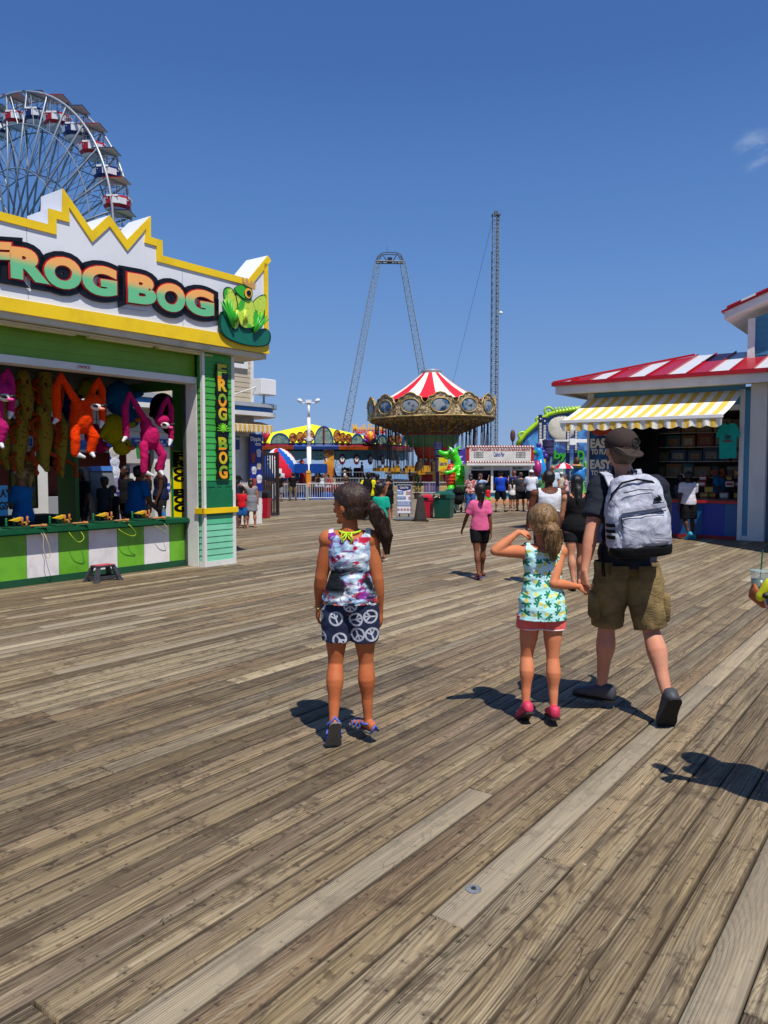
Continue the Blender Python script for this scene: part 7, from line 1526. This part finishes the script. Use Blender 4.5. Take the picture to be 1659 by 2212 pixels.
def pack(c,lab,gx):
    def f(i):
        t=thing('backpack',lab,'backpack',i['t'].location);t.rotation_euler=i['t'].rotation_euler;C=i['P']+i['s']*.17*i['H'];m=MB();m.ell(C+V((0,-.2,0)),(.16,.11,.24));skinobj(fuse(m,.02,1),'pack_body',cloth(c),t)
        for sx in (-1,1): m=MB();m.tube([C+V((sx*.1,-.16,.2)),C+V((sx*.11,-.02,.26)),C+V((sx*.12,.13,.12))],.022,6);m.build('strap',cloth(c),t)
    return f
P_('man in bright yellow T-shirt with black backpack standing beyond the tie-dye girl',796,1124,1018,-8,sk='#5a3626',hair=('short','#0a0807'),top=('tee','#d8d012'),bottom=('shorts','#0c0c0e',.9,.02),shoes=('shoe','#202020'),b=1.15,legs=stand,arms=((-14,26,60),(4,8,20)),extra=[pack('#0c0c0f','black backpack worn by the man in the yellow T-shirt',0)])
P_('man in black T-shirt between the yellow shirted man and the woman in the black dress',815,1122,1022,-10,sk='#7a4c36',hair=('short','#0a0807'),top=('tee','#0d0d10'),bottom=('shorts','#111114',.9,.02),b=1.1,legs=stand)
P_('woman in black off-shoulder dress with a bag, facing left behind the turquoise T-shirt girl',841,1119,1024,60,sk='#a8755e',hair=('mid','#0c0907'),top=('dress','#0d0d10',-.24,.085,-.2),bottom=('skirt','#0d0d10'),shoes=('flip','#2a1a1a'),b=1.15,legs=stand,hy=10,female=1)
P_('person in grey T-shirt bending forward, half hidden behind the dark haired girl',768,1118,1046,70,H=1.5,sk='#9a6a50',hair=('short','#4a3a2a'),top=('tee','#45484e'),bottom=('shorts','#33363c'),legs=stand,lean=45,arms=((40,6,20),(50,6,10)))
# left: at the gate and building
P_('woman in grey and white striped cover-up standing in front of the red bin',543,1139,1031,10,sk='#a5745c',hair=('mid','#241610'),top=('dress',mat('striped wrap',lambda:mix(gt(sn(sep(crd())[2]*190+nz(crd(),3)*6),.2),'#8f9096','#4f525c'),.85),-.24,.13,-.2),bottom=('skirt','#77797f'),shoes=('flip','#2a2220'),b=1.2,legs=stand,arms=((20,14,50),(0,10,10)),female=1)
P_('small boy in red T-shirt and blue swim shorts beside the striped cover-up woman',523,1141,1050,0,sk='#7a4c36',hair=('short','#0f0b09'),top=('tee','#c01420'),bottom=('shorts','#1c5a9c',.85,.02),shoes=('flip','#333333'),kid=.7,legs=stand,extra=[cap('#15151a')])
P_('woman in dark top and black cap near the doorway, left of the red shirted boy',515,1136,1026,-30,sk='#8a5a42',hair=('long','#0e0a08'),top=('tank','#2a2f4a'),bottom=('shorts','#20304a'),shoes=('flip','#333333'),legs=stand,female=1,extra=[cap('#101014')])
P_('man in black T-shirt and light grey shorts by the white railing, nearest the gate',604,1083,1021,-10,sk='#9a6a50',hair=('short','#15100c'),top=('tee','#0c0c0e'),bottom=('shorts','#7b7f86',.95,.03),shoes=('shoe','#26262a','#d8d8d8'),b=1.3,legs=stand)
P_('man in black T-shirt and khaki trousers with folded arms by the white notice board',633,1082,1019,25,sk='#8a5c46',hair=('short','#0f0b08'),top=('tee','#0b0b0d'),bottom=('pants','#7a6a4c',1.9),shoes=('shoe','#4a3a20'),b=1.15,legs=((4,3,0,8,14),(0,3,0,8,14)),arms=((25,6,100),(20,6,90)))
P_('distant man in white T-shirt and cap walking behind the railing under the round ride',745,1058,1016,80,sk='#9a6a50',hair=('short','#2a1c12'),top=('tee','#d6d8dc'),bottom=('shorts','#c9cbd0'),legs=walk,extra=[cap('#b8a878')])
for px,ph,cc,lab,fem,h in ((696,1023,'#c9cdd0','woman in pale tank top at the boat pool, right of the blue canopy',1,0),(710,1024,'#b82238','girl in red and white at the boat pool railing',1,0),(722,1026,'#b9a08c','sun-tanned person in light top farthest right at the boat pool',1,0),(686,1022,'#16161a','woman in black beside the lamp post behind the boat pool',1,0),(664,1024,'#7a1a24','man in dark red shirt between the toy lighthouse and the lamp post',0,0)):
    P_(lab,px,1070,ph,random.uniform(-60,60),sk=random.choice(('#a8755a','#8a5c44')),hair=('mid' if fem else 'short','#1a110b'),top=('tank' if fem else 'tee',cc),bottom=('shorts',random.choice(('#d8d8dc','#2a3040','#b02a3a'))),legs=stand,female=fem)
for px,Y_,ph,pf,lab in ((782,54,997,1036,'silhouetted person standing on the platform steps of the round ride'),(885,50,1013,1048,'dark silhouetted ride attendant under the striped swing ride'),(745,58,1008,1040,'seated rider in a dark car of the round ride, left one of two'),(757,58,1008,1040,'seated rider in a dark car of the round ride, right one of two')):
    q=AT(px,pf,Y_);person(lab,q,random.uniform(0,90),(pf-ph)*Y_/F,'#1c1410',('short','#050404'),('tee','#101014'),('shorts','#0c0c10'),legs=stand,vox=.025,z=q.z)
# ticket line
flp=mat('flower print',lambda:mix(smst(vor(crd(),16),.28,.2),mix(smst(nz(crd(),14,2),.45,.55),'#8a2a30','#d8b0a8'),'#d8c8c4'),.85)
P_('woman in red and pink flowered blouse and blue trousers beside the stroller',1016,1108,1022,0,sk='#8a5a42',hair=('mid','#2a1a14'),top=('blouse',flp,-.06),bottom=('pants','#3f66a8',1.85,.016),shoes=('shoe','#cfcfcf'),b=1.25,legs=stand,arms=((10,10,50),(10,10,50)),female=1)
P_('woman in pale blue shirt and sunglasses raising her right hand in the ticket line',1037,1104,1022,-40,sk='#b58068',hair=('mid','#3a2418'),top=('tee','#9ab4d4'),bottom=('shorts','#e0e0e4'),b=1.05,legs=stand,arms=((10,8,30),(80,10,80)),hy=-20,female=1,extra=[glasses])
P_('toddler in red T-shirt and lime shorts in the ticket line',1054,1096,1050,10,sk='#b58068',hair=('short','#2a1a10'),top=('tee','#c01c26'),bottom=('shorts','#7cc83a',.7,.02),kid=1,legs=stand,extra=[cap('#3a2a28')])
P_('man in royal blue T-shirt, black shorts and black cap in the ticket line',1081,1106,1015,-6,sk='#b58068',hair=('short','#1a120c'),top=('tee','#143fb0'),bottom=('shorts','#0d0e16',.85,.02),shoes=('shoe','#121214'),b=1.15,legs=((2,2,0,8,10),(0,2,0,9,20)),arms=((14,12,60),(60,22,75)),extra=[cap('#0c0c0f')])
P_('man in dark blue shirt and sunglasses facing the camera in the ticket line',1110,1098,1014,175,sk='#9c6450',hair=('short','#15100d'),top=('tee','#1d2b5a'),bottom=('shorts','#20242c'),b=1.2,legs=stand,extra=[glasses])
P_('girl in white tank top and dark shorts between the blue and grey shirted men',1106,1104,1034,0,sk='#a8755a',hair=('long','#1a110c'),top=('tank','#d8d8de'),bottom=('shorts','#2a2c36'),shoes=('flip','#c9a878'),b=.9,legs=stand,female=1)
P_('man in dark grey T-shirt and black cargo shorts in the ticket line',1124,1104,1019,0,sk='#a87860',hair=('short','#3a2c24'),top=('tee','#34353a'),bottom=('shorts','#101013',.85,.025),shoes=('shoe','#101012'),b=1.25,legs=stand,arms=((10,10,40),(14,12,50)))
P_('man in white T-shirt and white cap at the right end of the ticket line',1147,1106,1014,0,sk='#b58068',hair=('short','#2a1e16'),top=('tee','#d4d8e8'),bottom=('shorts','#0c0d10',.85,.02),shoes=('shoe','#d0d0d4'),b=1.2,legs=stand,arms=((20,12,70),(20,12,70)),extra=[cap('#e4e4e8')])
P_('woman with long light brown hair in a green patterned top beyond the white capped man',1172,1100,1022,0,sk='#a8755a',hair=('long','#3a2618','#7a5a3a'),top=('blouse','#4f8f5a'),bottom=('shorts','#1d2028'),b=1.05,legs=stand,female=1)
P_('bald man in pale blue shirt standing beyond the man in the white tank top',1193,1100,1004,0,sk='#b57c60',hair=('bald','#000000'),top=('tee','#b8c4d4'),bottom=('shorts','#5a5a60'),b=1.2,legs=stand)
P_('woman in pink T-shirt facing left with forearms held out, near the purple railing',1222,1098,1024,85,sk='#b07a62',hair=('ponylow','#1c120e'),top=('tee','#d8a8a8'),bottom=('shorts','#2c3450',.5),b=1.0,legs=stand,arms=((10,8,80),(14,8,80)),hy=20,female=1)
P_('person in pale pink shirt and dark cap beyond the pink shirted woman',1238,1092,1017,60,sk='#8a5a44',hair=('short','#1a120e'),top=('tee','#d0a8a4'),bottom=('shorts','#30343c'),legs=stand,extra=[cap('#26262c')])
P_('man with grey hair and white sun hat standing behind the woman in the pink T-shirt',1212,1090,1019,20,sk='#a8755c',hair=('short','#6a6460'),top=('tee','#b9b3a0'),bottom=('shorts','#4a4a40'),legs=stand,extra=[cap('#d8d6cf')])
# at and inside the prize shop
g=SH.w(-1.02,-.42,0)
person('teenager in white T-shirt and black shorts with turquoise sneakers leaning at the prize counter',g,8,1.50,'#4a2e22',('short','#050404'),('tee','#d2cdd6',-.03),('shorts','#0b0b0f',.95,.03),('shoe','#17a0b8','#2f8fb0'),legs=((-2,30,40,0,10),(2,3,0,4,-30)),arms=((-8,12,14),(20,10,60)),b=1.12,vox=.012)
g=SH.w(-.72,1.05,0);person('shop attendant in bright blue T-shirt behind the prize counter, looking down',g,200,1.68,'#6f4632',('short','#120c08'),('tee','#0f74a8'),('pants','#a08a6a',1.8),legs=stand,arms=((30,8,20),(34,8,24)),lean=10,hp=-15,b=1.0,vox=.014,extra=[eyes])
g=SH.w(-1.55,.9,0);person('girl with white headband inside the prize shop, left of the teenager',g,-60,1.45,'#7a4c38',('mid','#0c0806'),('tee','#5a6270'),('shorts','#20242c'),legs=stand,b=.9,vox=.014,female=1,extra=[lambda i:(lambda m:m.build('headband',WHITE,i['t']))(MB().tube([i['hp'](.42*math.cos(a),-.02,.12+.42*math.sin(a)) for a in [pi*k/10 for k in range(11)]],.018,6))])
# game booth people
def fbp(lab,x,y,**k): g=FB.w(x,y,0);k.setdefault('vox',.013);k.setdefault('legs',stand);return person(lab,g,k.pop('yaw',0),**k)
def fx(px,y): return FB.pt(px,1040,y)[0]
fbp('blonde attendant in bright blue T-shirt with patterned headband, facing left inside the game booth',fx(48,.95),.95,yaw=75,H=1.62,sk='#a06a52',hair=('ponylow','#7a5a30','#b08a50'),top=('tee','#0f66a8',-.03),bottom=('shorts','#20304a'),arms=((30,6,100),(24,6,90)),hp=-8,female=1,extra=[eyes,lambda i:(lambda m:m.build('headband',paint('#c9a0a0',.6,.6,40),i['t']))(MB().tube([i['hp'](.43*math.cos(a),.10,.10+.43*math.sin(a)) for a in [pi*k/10 for k in range(11)]],.02,6))])
fbp('attendant in bright blue T-shirt seen from behind inside the game booth',fx(291,1.1),1.1,yaw=-40,H=1.66,sk='#8a5a44',hair=('short','#0c0806'),top=('tee','#0f66ac',-.05),bottom=('pants','#3a4a44',1.8),b=1.2,arms=((6,14,20),(10,14,30)),lean=8)
DK=dict(sk='#4a2e22',hair=('short','#050404'))
fbp('dark haired woman in black top facing the camera behind the back counter of the booth',fx(172,4.6),4.6,yaw=160,H=1.60,sk='#4a2e22',hair=('mid','#050404'),top=('tee','#0d0d10'),b=1.2,extra=[eyes])
fbp('young boy in grey shirt leaning on the back counter beside the cash machine',fx(226,4.3),4.3,yaw=170,H=1.42,top=('tee','#3a3d42'),kid=.5,extra=[eyes],**DK)
fbp('small child lowest in the group behind the back counter of the booth',fx(243,4.2),4.2,yaw=170,H=1.22,top=('tee','#14141a'),kid=.8,**DK)
fbp('man in dark cap behind the left shoulder of the blue shirted attendant',fx(272,4.4),4.4,yaw=150,H=1.66,top=('tee','#101013'),**DK)
fbp('man in dark cap between the blue shirted attendant and the navy vest man',fx(313,4.5),4.5,yaw=140,H=1.64,top=('tee','#111116'),sk='#4a2e22',hair=('short','#050404'),extra=[cap('#0a0a0c')])
fbp('broad shouldered man in navy sleeveless vest facing left at the back counter',fx(347,4.3),4.3,yaw=110,H=1.76,sk='#4a2e22',hair=('short','#050404'),top=('tank','#101a3a'),b=1.35)
